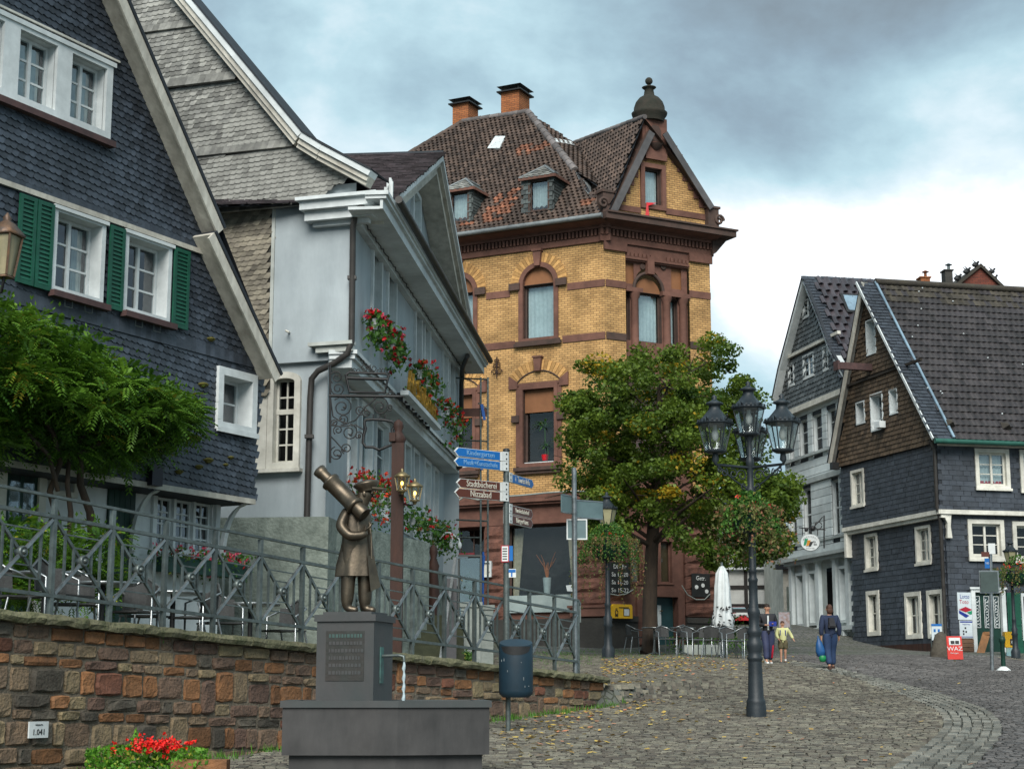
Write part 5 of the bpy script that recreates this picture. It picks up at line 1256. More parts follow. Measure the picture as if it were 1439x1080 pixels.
def mk_table():
 t = thing('terrace_table', Vector((0, 0, 0)), 'x', 'table', 'round metal tables on the terrace')
 b = MB(); b.lathe([(.36, .70), (.37, .715), (.37, .73), (.35, .735)], 20); b.build('table_top', M_steelb, t)
 b = MB(); b.tube([(0, 0, .05), (0, 0, .7)], .03, 8)
 for k in range(3): a = k * 2.09; b.tube([(0, 0, .1), (.28 * math.cos(a), .28 * math.sin(a), .0)], .016, 5)
 b.build('pedestal_leg', M_blk, t); return t
tabs = [(58, 17.6, 'leftmost round metal table behind the railing'), (240, 19.6, 'second round metal table behind the railing, below the slate house windows'), (350, 21.0, 'round metal table by the rough render plinth'), (140, 18.6, 'round metal table before the low wisteria growth')]
tp = None
for px, d, lab in tabs:
 p = base(px, d)
 if tp is None: tp = mk_table(); tp.location = p; tp['label'] = lab
 else: copy_tree(tp, p, 0, lab)
chs = [(18, 17.2, 2.4, 'chair at the far left of the terrace, turned away'), (98, 18.0, .2, 'chair with arched back behind the second railing panel'), (85, 17.0, 1.2, 'chair tucked in beside the leftmost round table'), (180, 18.9, -.4, 'chair with its back to the wisteria, mid terrace'), (205, 19.5, 1.3, 'chair on the near side of the second round table'), (268, 19.6, -1., 'chair pushed against the second round table under the flower box'), (310, 20.4, .5, 'chair standing between two tables by the corner of the slate house'), (392, 21.6, -.7, 'last terrace chair, beside the rough plinth')]
cp = None
for px, d, a, lab in chs:
 p = base(px, d)
 if cp is None: cp = mk_chair(); cp.location = p; cp.rotation_euler = (0, 0, a); cp['label'] = lab
 else: copy_tree(cp, p, a, lab)
# copper lantern at the left edge, on an arm from the slate house
c_ = P(8, 352, 17.5); ln = thing('street_lantern', c_, 'big copper framed lantern hanging at the left edge before the green shutters', 'lantern')
Ml = T(*c_)
b = MB(Ml)
for k in range(4): t = k * math.pi / 2 + .5; b.bar((.10 * math.cos(t), .10 * math.sin(t), -.28), (.17 * math.cos(t), .17 * math.sin(t), .16), .022)
b.lathe([(.11, -.30), (.10, -.28)], 4, ph=.5); b.lathe([(.20, .16), (.21, .18), (.09, .30), (.04, .33), (.05, .36), (.01, .42)], 4, ph=.5); b.build('frame', mat('copper_brown', (.18, .10, .055), (.08, .06, .05), .5, 10, .2, metal=.4), ln)
b = MB(Ml); b.lathe([(.095, -.275), (.16, .155)], 4, ph=.5); b.build('glass', mat('milky_glass', (.35, .30, .18), (.22, .2, .13), .4, 5), ln)
b = MB(); b.tube([c_ + Vector((0, 0, -.3)), c_ + Vector((-.02, 0, -.45)), c_ + Vector((-.5, .3, -.5)), c_ + Vector((-1.6, .9, -.4))], .02, 5); b.build('arm', M_blk, ln)
# ==== yellow brick corner house
Cb = P(851, 500, 54.0); BL = Fr((Cb.x, Cb.y), (.892, -.453)); BR = Fr((Cb.x, Cb.y), (.88, .475))
Bh = thing('brick_house', Vector((Cb.x, Cb.y, H(Cb.x, Cb.y))), 'yellow brick corner house with red sandstone trim, tiled roof and a domed gable finial', 'house')
M_yb = brick_mat('yellow_brick', (.52, .31, .125), (.36, .205, .08), (.13, .09, .05), .21, .075, .35)
M_ybd = mat('yellow_brick_voussoir', (.50, .29, .10), (.34, .18, .065), .8, 10, .3, rk=.4)
M_ss = mat('red_sandstone', (.165, .078, .056), (.11, .052, .038), .85, 3, .35, rk=.2)
M_ssd = mat('dark_sandstone', (.085, .05, .04), (.05, .035, .028), .85, 3, .4)
M_rust = mat('rock_faced_sandstone', (.17, .075, .052), (.085, .04, .03), .9, 6, 1.0, rk=.3)
M_pl = mat('dark_plinth', (.05, .048, .042), (.035, .033, .03), .85, 3, .5)
M_blind = mat('brown_blind', (.24, .105, .045), (.20, .085, .035), .7, 2)
M_tile = mat('brown_roof_tile', (.085, .057, .043), (.05, .036, .03), .75, 4, .3, rk=.5)
M_tileo = mat('orange_roof_tile', (.23, .09, .05), (.14, .062, .036), .7, 6, .3, rk=.4)
M_zinc = mat('zinc', (.24, .26, .26), (.16, .175, .18), .5, 4, .1, metal=.3)
M_dsl = mat('dormer_slate', (.085, .10, .095), (.05, .06, .06), .6, 5, .3, rk=.4)
M_grey = mat('grey_board', (.10, .095, .095), (.07, .068, .07), .6, 4)
bz = lambda px, py, o=0.: BL.hit(px, py, o)[1]
z_dent = bz(845, 331); z_brk = bz(843.7, 339); zb1 = (bz(849, 402), bz(849, 392)); zb2b = (bz(848, 476), bz(848, 466))
z_gf = bz(815, 690); uLb = -13.5; uRb = BR.hit(999, 450)[0]; zG0 = H(Cb.x, Cb.y) - .6
def archr(r, f, n=12):
 u0, u1, z0, z1 = r; R_ = (u1 - u0) / 2; rise = R_ * f; return [(u0, z0), (u1, z0)] + [((u0 + u1) / 2 + R_ * math.cos(math.pi * i / n), z1 - rise + rise * math.sin(math.pi * i / n)) for i in range(n + 1)]
def voussoirs(fr, root, cu, cz, r0, r1, a0, a1, n, y0=-.03, flat=1., mt=None, skip=1):
 for i in range(n):
  if skip and abs(i - (n - 1) / 2) < skip: continue
  t0 = a0 + (a1 - a0) * i / n + .006; t1 = a0 + (a1 - a0) * (i + 1) / n - .006; b = MB(fr.M)
  b.prism([(cu + r0 * math.cos(t0), cz + r0 * flat * math.sin(t0)), (cu + r1 * math.cos(t0), cz + r1 * flat * math.sin(t0)), (cu + r1 * math.cos(t1), cz + r1 * flat * math.sin(t1)), (cu + r0 * math.cos(t1), cz + r0 * flat * math.sin(t1))], y0, .02, 0, (.3 if i % 2 else -.2) + random.uniform(-.15, .15)); b.build('voussoir', mt or M_ybd, root)
# windows of the left facade
uw_ = BL.hit(757, 440)[0]; du_ = BL.hit(783.6, 440)[0] - BL.hit(670, 440)[0]
upz = (bz(760, 474), bz(757, 375)); loz = (bz(757, 650), bz(757, 546)); hwU = (BL.hit(781.5, 440)[0] - BL.hit(738, 440)[0]) / 2
hwL = (BL.hit(780, 600)[0] - BL.hit(736, 600)[0]) / 2
holesL = []; wins = []
for k in range(4):
 c = uw_ - du_ * k; rU = (c - hwU, c + hwU, upz[0], upz[1]); rL = (c - hwL, c + hwL, loz[0], loz[1]); wins.append((c, rU, rL)); holesL += [archr(rU, 1.), hole(rL)]
zgt = bz(760, 737); zgb = bz(760, 838); gwu = (BL.hit(712, 780)[0], BL.hit(806, 780)[0])
gw2 = (BL.hit(640, 780)[0], BL.hit(680, 780)[0])
b = MB(BL.M); b.holed([(uLb, z_gf), (0, z_gf), (0, z_brk + .16), (uLb, z_brk + .16)], holesL); b.build('brick_wall', M_yb, Bh)
for fr_, ua_, ub_ in ((BL, uLb, .0), (BR, 0, uRb)): b = MB(fr_.M); b.box(ua_, ub_, .0, .05, z_brk + .161, BL.hit(829, 304, -.7)[1] + .1); b.build('frieze', M_ssd, Bh)
b = MB(BL.M); b.holed([(uLb, zG0), (0, zG0), (0, z_gf), (uLb, z_gf)], [hole((gwu[0], gwu[1], zgb, zgt)), hole((gw2[0] - 1., gw2[1], zgb - .6, zgt))]); b.build('sandstone_ground_wall', M_ss, Bh)
for i, (c, rU, rL) in enumerate(wins):
 R_ = hwU; zs = upz[1] - R_
 w_ = window(BL, Bh, (rU[0], rU[1], upz[0], zs - .02), 1, 1, .22, 0, 0, fm=M_ssd, curt=[(0, 1, 1)], fw=.05)
 b = MB(BL.M); A = archr(rU, 1.); frame_poly(b, A, .16, -.06, .10); b.build('stone_casing', M_ss, w_)
 b = MB(BL.M); b.prism([(c + R_ * math.cos(math.pi * j / 12), zs + R_ * math.sin(math.pi * j / 12)) for j in range(13)], .10, .14); b.build('arch_panel', M_blind, w_)
 b = MB(BL.M); b.box(rU[0] - .30, rU[1] + .30, -.16, -.061, upz[0] - .28, upz[0] - .17); b.box(rU[0] - .25, rU[1] + .25, -.12, -.061, upz[0] - .169, upz[0] - .10); b.build('stone_sill', M_ssd, w_)
 voussoirs(BL, w_, c, zs, R_ + .165, R_ + .48, 0, math.pi, 24)
 b = MB(BL.M); b.prism([(c - .10, upz[1] + .02), (c + .10, upz[1] + .02), (c + .15, upz[1] + .52), (c - .15, upz[1] + .52)], -.16, .0); b.box(c - .18, c + .18, -.20, .0, upz[1] + .521, upz[1] + .60); b.build('keystone', M_ss, w_)
 for s_ in (-1, 1): b = MB(BL.M); x = c + s_ * (R_ + .30); b.box(x - .2, x + .2, -.13, -.061, zs - .16, zs + .08); b.build('impost', M_ssd, w_)
 w_ = window(BL, Bh, rL, 1, 1, .24, 0, 0, fm=M_ssd, curt=None, fw=.06, gm=M_glassd)
 b = MB(BL.M); boards(b, rL[0], rL[1], rL[2], rL[3], .13, -.07, .10); b.box(rL[0] - .26, rL[0] - .131, -.05, -.001, rL[2] - .1, rL[3] + .1); b.box(rL[1] + .131, rL[1] + .26, -.05, -.001, rL[2] - .1, rL[3] + .1); b.box(rL[0] - .26, rL[1] + .26, -.055, -.001, rL[3] + .131, rL[3] + .22); b.build('stone_casing', M_ss, w_)
 b = MB(BL.M); b.box(rL[0], rL[1], .12, .16, rL[3] - (rL[3] - rL[2]) * .31, rL[3]); b.build('blind', M_blind, w_)
 b = MB(BL.M); b.box(rL[0] - .30, rL[1] + .30, -.18, -.071, rL[2] - .26, rL[2] - .14); b.box(rL[0] - .24, rL[1] + .24, -.12, -.071, rL[2] - .36, rL[2] - .261); b.build('stone_sill', M_ssd, w_)
 b = MB(BL.M); b.box(rL[0] + .05, rL[1] - .05, -.02, .10, rL[2] - .01, rL[2] + .03); b.build('white_sill', M_white, w_)
 W_ = hwL + .26; zc_ = rL[3] + .22; rise = .40; Rr = (W_ * W_ + rise * rise) / (2 * rise); cz = zc_ + rise - Rr; a_ = math.asin(W_ / Rr)
 voussoirs(BL, w_, c, cz, Rr, Rr + .36, math.pi / 2 - a_, math.pi / 2 + a_, 17)
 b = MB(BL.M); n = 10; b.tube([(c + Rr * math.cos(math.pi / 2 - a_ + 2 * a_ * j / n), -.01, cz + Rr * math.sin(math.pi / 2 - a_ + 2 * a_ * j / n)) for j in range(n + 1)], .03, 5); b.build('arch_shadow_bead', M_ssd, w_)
 b = MB(BL.M); kz = cz + Rr; b.prism([(c - .10, kz - .03), (c + .10, kz - .03), (c + .15, kz + .42), (c - .15, kz + .42)], -.15, .0); b.box(c - .18, c + .18, -.18, .0, kz + .421, kz + .47); b.build('keystone', M_ss, w_)
 for s_ in (-1, 1):
  x = c + s_ * (W_ + .10); b = MB(BL.M); b.prism([(x - .16, zc_ - .18), (x + .16, zc_ - .18), (x + .16, zc_ + (.28 if s_ > 0 else .05)), (x - .16, zc_ + (.05 if s_ > 0 else .28))], -.08, .0); b.build('skewback', M_ss, w_)
  x = c + s_ * (hwL + .26); b = MB(BL.M); b.box(x - .14, x + .14, -.12, -.051, (rL[2] + rL[3]) / 2 + .15, (rL[2] + rL[3]) / 2 + .38); b.build('lug', M_ssd, w_)
 if i == 0:
  rn = random.Random(2); q = P(768, 615, 1)
  for (px, py, s_) in ((766, 600, .5), (770, 628, .35)):
   u, z = BL.hit(px, py, .35); b = MB()
   for _ in range(46):
    a = rn.uniform(0, 6.28); d = Vector((math.cos(a), math.sin(a) * .5, rn.uniform(-.1, .9))).normalized(); c0 = BL.w(u, .33, z); m_ = c0 + d * s_ * .55; e_ = c0 + d * s_ - Vector((0, 0, s_ * .3)); sd = d.cross(Vector((0, 0, 1))).normalized() * .02
    b.add([c0 - sd, c0 + sd, m_ + sd * 1.3, m_ - sd * 1.3, e_], [(0, 1, 2, 3), (3, 2, 4)], 0, rn.uniform(-.5, .5))
   b.tube([BL.w(u, .33, z), BL.w(u + .03, .33, loz[0] + .15)], .02, 5); b.build('palm', M_leafB, w_)
  u, z = BL.hit(766, 645, .3); b = MB(BL.M @ T(u, .3, z - .05)); b.lathe([(.10, 0), (.13, .2)], 10); b.build('plant_pot', M_red, w_)
# bands
for (za, zc__, nm) in ((zb1[0], zb1[1], 'upper_band'), (zb2b[0], zb2b[1], 'sill_band')):
 x1 = 0; segs = []
 for (c, rU, rL) in wins: segs.append((c + hwU + (.50 if nm == 'upper_band' else .31), x1)); x1 = c - hwU - (.50 if nm == 'upper_band' else .31)
 segs.append((uLb, x1)); b = MB(BL.M)
 for a, c in segs: b.box(a, c, -.03, -.001, za, zc__)
 b.build(nm, M_ss, Bh, kind='stuff')
 b = MB(BR.M); e1 = BR.hit(879.5, 430)[0]; e2 = BR.hit(969, 440)[0]; b.box(.031, e1, -.03, -.001, za, zc__); b.box(e2, uRb, -.03, -.001, za, zc__); b.build(nm, M_ss if nm == 'upper_band' else M_ssd, Bh, kind='stuff')
# main cornice with dentils, both sides
go_ = .7; z_eave = BL.hit(829, 304, -go_)[1]
def cornice(fr, u0, u1, n):
 b = MB(fr.M); b.box(u0, u1, -.08, -.001, z_brk - .02, z_brk + .18); b.box(u0, u1, -.14, -.001, z_brk + .42, z_brk + .50)
 b.prism([(0, 0)] * 0 or [(u0, z_brk + .501), (u1, z_brk + .501), (u1, z_eave - .12), (u0, z_eave - .12)], -.2, -.001)
 b.add([(u0, -.2, z_brk + .52), (u1, -.2, z_brk + .52), (u1, -go_ + .1, z_eave - .1), (u0, -go_ + .1, z_eave - .1), (u0, -.001, z_eave - .1), (u1, -.001, z_eave - .1)], [(0, 1, 2, 3), (3, 2, 5, 4), (0, 3, 4), (1, 5, 2)])
 b.build('cornice', M_ss, Bh)
 b = MB(fr.M); b.box(u0, u1 - .05, -go_ + .02, -.002, z_eave - .099, z_eave + .03); b.build('cornice_top', M_ssd, Bh)
 b = MB(fr.M); st = (u1 - u0) / n
 for i in range(n): b.box(u0 + st * i, u0 + st * (i + .55), -.13, -.002, z_brk + .19, z_brk + .40, 0, random.uniform(-.4, .4))
 b.build('dentils', M_ss, Bh, kind='stuff')
cornice(BL, uLb, .25, 100); cornice(BR, -.2, uRb + .12, 30)
b = MB(BR.M); b.box(-.35, uRb + .65, -go_, -.201, z_eave - .1, z_eave + .10); b.box(-.3, uRb + .7, -go_ - .06, -.201, z_eave + .101, z_eave + .16)
b.box(uRb + .121, uRb + .65, -.2, 2.5, z_eave - .10, z_eave + .16); b.add([(uRb, -.2, z_brk + .0), (uRb + .15, -.2, z_brk + .1), (uRb + .6, -.2, z_eave - .1), (uRb, -.2, z_eave - .1), (uRb, .8, z_brk + .0), (uRb + .15, .8, z_brk + .1), (uRb + .6, .8, z_eave - .1), (uRb, .8, z_eave - .1)], BOXF); b.build('cornice_slab', M_ssd, Bh)
b = MB(BL.M); b.tube([(uLb, -go_ - .05, z_eave - .02), (.25, -go_ - .05, z_eave - .02)], .085, 8); b.build('gutter', M_zinc, Bh)
# chamfered corner: piers, stone bay with columns
bh = BR.hit; uA, uB_ = bh(879.5, 430)[0], bh(969, 440)[0]
zwb, zwt = bh(925, 470)[1], bh(925, 368)[1]
b = MB(BR.M); b.holed([(0, z_gf), (uA, z_gf), (uA, z_brk + .3), (0, z_brk + .3)], []); b.holed([(uB_, z_gf), (uRb, z_gf), (uRb, z_brk + .3), (uB_, z_brk + .3)], []); b.box(uRb - .01, uRb, .01, 5, zG0, z_eave)
b.build('brick_pier', M_yb, Bh)
b = MB(BR.M); b.box(-.06, uA + .02, -.10, -.03, z_brk - .30, z_brk - .001); b.box(uB_ - .02, uRb + .05, -.10, -.03, z_brk - .30, z_brk - .001); b.build('pier_capital', M_ss, Bh)
wc = bh(914, 430)[0]; hb = .52; wcz = bh(914, 411)[1]; wcb = bh(914, 480)[1]; ah = archr((wc - hb, wc + hb, wcb, bh(914, 377)[1]), 1.)
sl1 = (bh(880.5, 430)[0] + .02, bh(887, 430)[0] + .04, wcb, wcz - .02); sr1 = (bh(945, 430)[0], bh(954, 430)[0] + .02, wcb, wcz - .1)
bl1 = (sl1[0], bh(893, 380)[0], bh(885, 397)[1], bh(885, 368)[1]); br1 = (bh(946, 390)[0], bh(960, 390)[0], bh(950, 405)[1], bh(950, 376)[1])
b = MB(BR.M); b.holed([(uA, zwb - 1.0), (uB_, zwb - 1.0), (uB_, z_brk + .1), (uA, z_brk + .1)], [ah, hole(sl1), hole(sr1), hole(bl1), hole(br1)], .12); b.box(uA, uB_, .0, .119, z_brk - .55, z_brk + .05)
b.holed([(uA, z_gf), (uB_, z_gf), (uB_, zwb - 1.0), (uA, zwb - 1.0)], [], .12)
b.build('stone_bay', M_ss, Bh)
for r in (bl1, br1): b = MB(BR.M); b.box(r[0] - .15, r[1] + .15, .2, .24, r[2] - .1, r[3] + .15); b.build('blind_panel', M_blind, Bh)
w_ = window(BR, Bh, (wc - hb, wc + hb, wcb, wcz), 1, 1, .2, 0, 0, y=.12, fm=M_ssd, curt=[(0, 1, 1)], fw=.05)
b = MB(BR.M); b.prism([(wc + hb * math.cos(math.pi * j / 12), wcz + hb * math.sin(math.pi * j / 12)) for j in range(13)] , .2, .24); b.build('arch_panel', M_blind, w_)
b = MB(BR.M); n = 12; b.tube([(wc + (hb + .06) * math.cos(math.pi * j / n), .10, wcz + .1 + (hb + .06) * math.sin(math.pi * j / n)) for j in range(n + 1)], .06, 6); b.build('archivolt', M_ssd, w_)
window(BR, Bh, sl1, 1, 1, .2, 0, 0, y=.12, fm=M_ssd, fw=.03); window(BR, Bh, sr1, 1, 1, .2, 0, 0, y=.12, fm=M_ssd, curt=[(0, 1, 1)], fw=.03)
for px in (893.5, 938, 961):
 u = bh(px, 440)[0]; b = MB(BR.M @ T(u, .06, 0)); b.lathe([(.16, wcb - .3), (.13, wcb - .2), (.13, wcz - .28), (.17, wcz - .2), (.19, wcz - .1), (.2, wcz - .06)], 12); b.build('column', M_ss, Bh)
b = MB(BR.M); b.box(uA, bh(900.5, 430)[0] + .05, -.08, .115, wcz - .055, wcz + .09); b.box(bh(930, 430)[0], uB_, -.08, .115, wcz - .055, wcz + .09); b.box(wc - .13, wc + .13, -.09, .11, wcz + hb + .1, z_brk - .35); b.box(uA, uB_, -.06, -.001, z_brk - .5, z_brk - .42); b.build('entablature', M_ss, Bh)
b = MB(BR.M)
for i in range(16):
 if 6 < i < 10: continue
 u = uA + (uB_ - uA) * (i + .2) / 16; b.box(u, u + .09, -.06, -.001, z_brk - .41, z_brk - .28)
b.build('dentils', M_ss, Bh, kind='stuff')
for px in (905, 934): u, z = bh(px, 372); b = MB(BR.M @ T(u, .11, z - .05) @ RX(R(90))); b.lathe([(.10, 0), (.11, .04), (.07, .05), (.04, .03), (.02, .05)], 12); b.build('rosette', M_ssd, Bh)
# first floor of the corner (mostly behind the tree)
fw2 = (uA + .2, uB_ - .2, loz[0], loz[1]);
w_ = window(BR, Bh, (fw2[0], fw2[1], fw2[2], fw2[3]), 2, 1, .02, .12, .04, y=.07, fm=M_ssd, gm=M_glassd, back=.3)
# ground floor entablature, piers, shop window
def gfband(fr, u0, u1):
 b = MB(fr.M); b.box(u0, u1, -.10, -.001, z_gf - .16, z_gf - .02); b.box(u0, u1, -.26, -.001, z_gf - .28, z_gf - .161); b.box(u0, u1, -.18, -.001, z_gf - .36, z_gf - .281); b.box(u0, u1, -.07, -.001, z_gf - .86, z_gf - .78); b.box(u0, u1, -.14, -.001, z_gf - 1.0, z_gf - .861); b.build('entablature', M_ss, Bh)
gfband(BL, uLb, .1); gfband(BR, -.05, uRb + .1)
def pier(fr, a, c, z0, z1, nm='rusticated_pier'):
 b = MB(fr.M); b.box(a, c, -.12, -.001, z0, z1); o = b.build(nm, M_ss, Bh); n = max(2, int((z1 - z0) / .42)); hh = (z1 - z0) / n
 for i in range(n):
  b = MB(fr.M); x0, x1, zz0, zz1 = a - .03, c + .03, z0 + hh * i + .02, z0 + hh * (i + 1) - .02; g = 4; vs = []; fs = []
  for jz in range(g + 1):
   for jx in range(g + 1):
    ed = jx in (0, g) or jz in (0, g); vs.append((x0 + (x1 - x0) * jx / g, -.125 - (0 if ed else random.uniform(.04, .085)), zz0 + (zz1 - zz0) * jz / g))
  fs = [(jz * (g + 1) + jx, jz * (g + 1) + jx + 1, (jz + 1) * (g + 1) + jx + 1, (jz + 1) * (g + 1) + jx) for jz in range(g) for jx in range(g)]
  b.add(vs, fs); b.box(x0, x1, -.124, -.0, zz0, zz1); b.build('block', M_rust, o)
zpl = bz(830, 868); zent = z_gf - 1.0
pier(BL, BL.hit(811, 780)[0], -.02, zpl + .35, zent); pier(BL, BL.hit(685, 780)[0], BL.hit(709, 780)[0], zpl, zent)
dl, dr_ = bh(903, 860)[0], bh(951, 860)[0]
pier(BR, .02, bh(874, 800)[0], zpl + .1, zent); pier(BR, bh(962, 850)[0], uRb - .02, zpl + .1, zent)
b = MB(BL.M); b.box(BL.hit(804, 780)[0], .02, -.22, -.126, zpl + .05, zpl + .32); b.box(BL.hit(801, 780)[0], .05, -.26, -.126, zpl + .321, zpl + .40); b.build('pier_base', M_ss, Bh)
b = MB(BL.M); b.box(uLb, .12, -.16, -.001, zG0, zpl); b.build('plinth', M_pl, Bh)
for a, c in ((-.16, dl - .28), (dr_ + .28, uRb + .15)): b = MB(BR.M); b.box(a, c, -.16, -.001, zG0, zpl - .12); b.box(a, c, -.2, -.001, zpl - .119, zpl + .06); b.build('plinth', M_pl, Bh)
# ground wall of the corner with door and twin lights
dz1 = bh(925, 838)[1]; dz0 = H(*BR.w((dl + dr_) / 2, 0, 0).xy)
tw = [(bh(a, 800)[0], bh(c, 800)[0], bh(a, 818)[1], bh(a, 760)[1]) for a, c in ((886, 903), (907, 924), (928, 944))]
b = MB(BR.M); b.holed([(0, zG0), (uRb, zG0), (uRb, z_gf), (0, z_gf)], [hole((dl, dr_, dz0 - .2, dz1))] + [hole(r) for r in tw]); b.build('sandstone_corner_wall', M_ss, Bh)
b = MB(BR.M); b.box(dl, dr_, .22, .28, dz0 - .2, dz1); M_teal = mat('teal_door', (.018, .06, .065), (.014, .045, .05), .5, 4); d_ = b.build('door', M_teal, Bh)
b = MB(BR.M); b.box(bh(924, 860, .2)[0], bh(929, 860, .2)[0], .20, .219, bh(926, 880, .2)[1], bh(926, 850, .2)[1]); b.build('notice', M_white, d_)
b = MB(BR.M); u_ = bh(930, 880, .2)[0]; b.tube([(u_, .2, dz0 + 1.1), (u_, .14, dz0 + 1.1), (u_ - .1, .14, dz0 + 1.1)], .02, 5); b.build('handle', M_brass, d_)
b = MB(BR.M); b.box(dl - .26, dl, -.10, .2, dz0, dz1 + .24); b.box(dr_, dr_ + .26, -.10, .2, dz0, dz1 + .24); b.box(dl, dr_, -.10, .2, dz1, dz1 + .24); b.build('door_surround', M_ss, Bh)
for r in tw: w_ = window(BR, Bh, r, 1, 1, .16, .06, .04, fm=M_ss, gm=M_glassd, fw=.04); b = MB(BR.M); b.box(r[0], r[1], .20, .24, r[2], r[3]); b.build('blind', mat('olive_blind', (.12, .085, .04), (.09, .06, .03), .7, 3), w_)
# shop window: glass, side curtains, frosted lower strip, vase
w_ = window(BL, Bh, (gwu[0], gwu[1], zgb, zgt), 1, 1, .3, 0, 0, fm=M_ssd, gm=M_glassd, fw=.05, back=1.6)
M_cur2 = mat('cream_curtain', (.42, .40, .30), (.3, .28, .2), .9, 10)
for (x0, x1, sg_) in ((gwu[0] + .05, gwu[0] + .45, 1), (gwu[1] - .42, gwu[1] - .06, -1)):
 b = MB(BL.M); n = 14; vs = []
 for k in range(n + 1):
  x = x0 + (x1 - x0) * k / n; xb = (gwu[0] if sg_ > 0 else gwu[1]) + (x - (gwu[0] if sg_ > 0 else gwu[1])) * .55; y_ = .42 + .03 * math.sin(k * 2.2); vs += [(xb, y_, zgb), (x, y_, zgt)]
 b.add(vs, [(2 * k, 2 * k + 2, 2 * k + 3, 2 * k + 1) for k in range(n)], sm=True); b.build('curtain', M_cur2, w_)
b = MB(BL.M); fz0 = bz(760, 860); b.box(gwu[0] - .02, gwu[1] + .02, -.1, -.002, fz0, zgb + .05); b.build('frosted_panel', mat('frosted_panel', (.34, .40, .38), (.28, .34, .33), .3, 3, spec=.6), Bh)
vu, vz = BL.hit(769, 832, .5); va = thing('floor_vase', BL.w(vu, .5, zgb + .03), 'tall pale vase with orange twigs standing inside the shop window', 'vase')
b = MB(BL.M @ T(vu, .5, zgb + .02)); b.lathe([(.10, 0), (.12, .25), (.15, BL.hit(769, 812, .5)[1] - zgb)], 14); b.build('vase', mat('pale_vase', (.5, .6, .6), None, .3, 5), va)
b = MB(BL.M @ T(vu, .5, BL.hit(769, 812, .5)[1])); rn = random.Random(3)
for k in range(20): a = rn.uniform(-.7, .7); L_ = rn.uniform(.5, .85); b.tube([(0, 0, -.1), (a * .25 * L_, rn.uniform(-.05, .05), L_ * .5), (a * .8 * L_, rn.uniform(-.1, .1), L_)], [.012, .01, .006], 4)
b.build('twigs', mat('orange_twig', (.5, .16, .04), None, .7, 10), va)
# gable over the corner
ga_ = bh(921, 176); gl2 = bh(865, 268); gr2 = bh(1001, 292); zgab = z_eave + .16
gpoly_ = [(bh(862, 300)[0], zgab), (uRb - .05, zgab), (uRb - .05, bh(998, 300)[1] + .1), (bh(938, 190)[0] + .08, bh(938, 200)[1]), (bh(912, 190)[0], bh(912, 193)[1]), (bh(864, 280)[0], bh(864, 275)[1])]
gwr = (bh(905, 262)[0], bh(929, 262)[0], bh(917, 288)[1], bh(917, 237)[1])
b = MB(BR.M); b.holed(gpoly_, [hole(gwr)], .0); b.build('gable_wall', M_yb, Bh)
w_ = window(BR, Bh, gwr, 1, 1, .2, .0, .0, fm=M_ssd, fw=.04, curt=[(0, 1, 1)])
b = MB(BR.M); boards(b, gwr[0], gwr[1], gwr[2], gwr[3], .16, -.08, .02); b.build('stone_casing', M_ss, w_)
cgu = (gwr[0] + gwr[1]) / 2; voussoirs(BR, w_, cgu, gwr[3] - .3, .75, 1.05, math.pi / 2 - .65, math.pi / 2 + .65, 13)
for (a, c, zz_) in ((gpoly_[0][0], gwr[0] - .16, bh(880, 292)[1]), (gwr[1] + .16, uRb - .05, bh(960, 300)[1])): b = MB(BR.M); b.box(a, c, -.04, -.001, zz_ - .12, zz_ + .08); b.build('stone_band', M_ss, Bh)
# stepped stone edging under the rakes
for (p, q) in (((864, 280), (905, 200)), ((997, 292), (944, 205))):
 for i in range(7):
  t = (i + .5) / 7; px = p[0] + (q[0] - p[0]) * t; py = p[1] + (q[1] - p[1]) * t; u, z = bh(px, py); wd = .34; s_ = 1 if q[0] > p[0] else -1
  b = MB(BR.M); b.box(min(u - .1 * s_, u + wd * s_), max(u - .1 * s_, u + wd * s_), -.035, -.001, z - .19, z + .17); b.build('edge_stone', M_ss, Bh)
ro = .30
for (p, q, sd_) in (((857, 297), (912, 183), -1), ((937, 185), (1003, 290), -1)):
 a, c = BR.hit(*p, -ro), BR.hit(*q, -ro); b = MB(BR.M); strip(b, BR, a, c, .24, -ro - .04, -ro, 0, sd_); b.build('verge_board', M_grey, Bh)
 b = MB(BR.M); strip(b, BR, a, c, .07, -ro, .3, 0, sd_); b.build('verge_soffit', M_ssd, Bh)
# finial block, dome, ball
fu = bh(918, 190)[0]; z = lambda py: bh(917, py)[1]
b = MB(BR.M); b.box(fu - .50, fu + .50, -.10, .6, z(222), z(166)); b.box(fu - .42, fu + .42, -.18, -.101, z(226), z(216)); b.box(fu - .40, fu + .42, -.14, -.101, z(216), z(180)); b.build('finial_block', M_ss, Bh)
b = MB(BR.M @ T(fu, -.12, z(205))); b.lathe([(.05, -.2), (.2, -.08), (.26, 0.02)], 12); b.build('niche_bowl', M_ssd, Bh)
b = MB(BR.M); b.prism([(fu - .22, z(200)), (fu + .22, z(200)), (fu + .22, z(184)), (fu + .12, z(178)), (fu - .12, z(178)), (fu - .22, z(184))], -.15, -.141); b.build('niche', M_ssd, Bh)
b = MB(BR.M @ T(fu, .22, 0)); b.lathe([(.50, z(170)), (.53, z(164)), (.60, z(160)), (.62, z(157)), (.54, z(155)), (.53, z(149)), (.47, z(142)), (.35, z(136)), (.19, z(132)), (.15, z(123)), (.21, z(122)), (.25, z(120.5)), (.12, z(119)), (.08, z(117.5))], 24); b.build('dome', mat('mossy_sandstone', (.032, .027, .02), (.018, .02, .014), .9, 5, .6), Bh)
b = MB(BR.M @ T(fu, .22, 0)); b.ball((0, 0, z(111.5)), .135, seg=14); b.build('finial_ball', MATS['mossy_sandstone'], Bh)
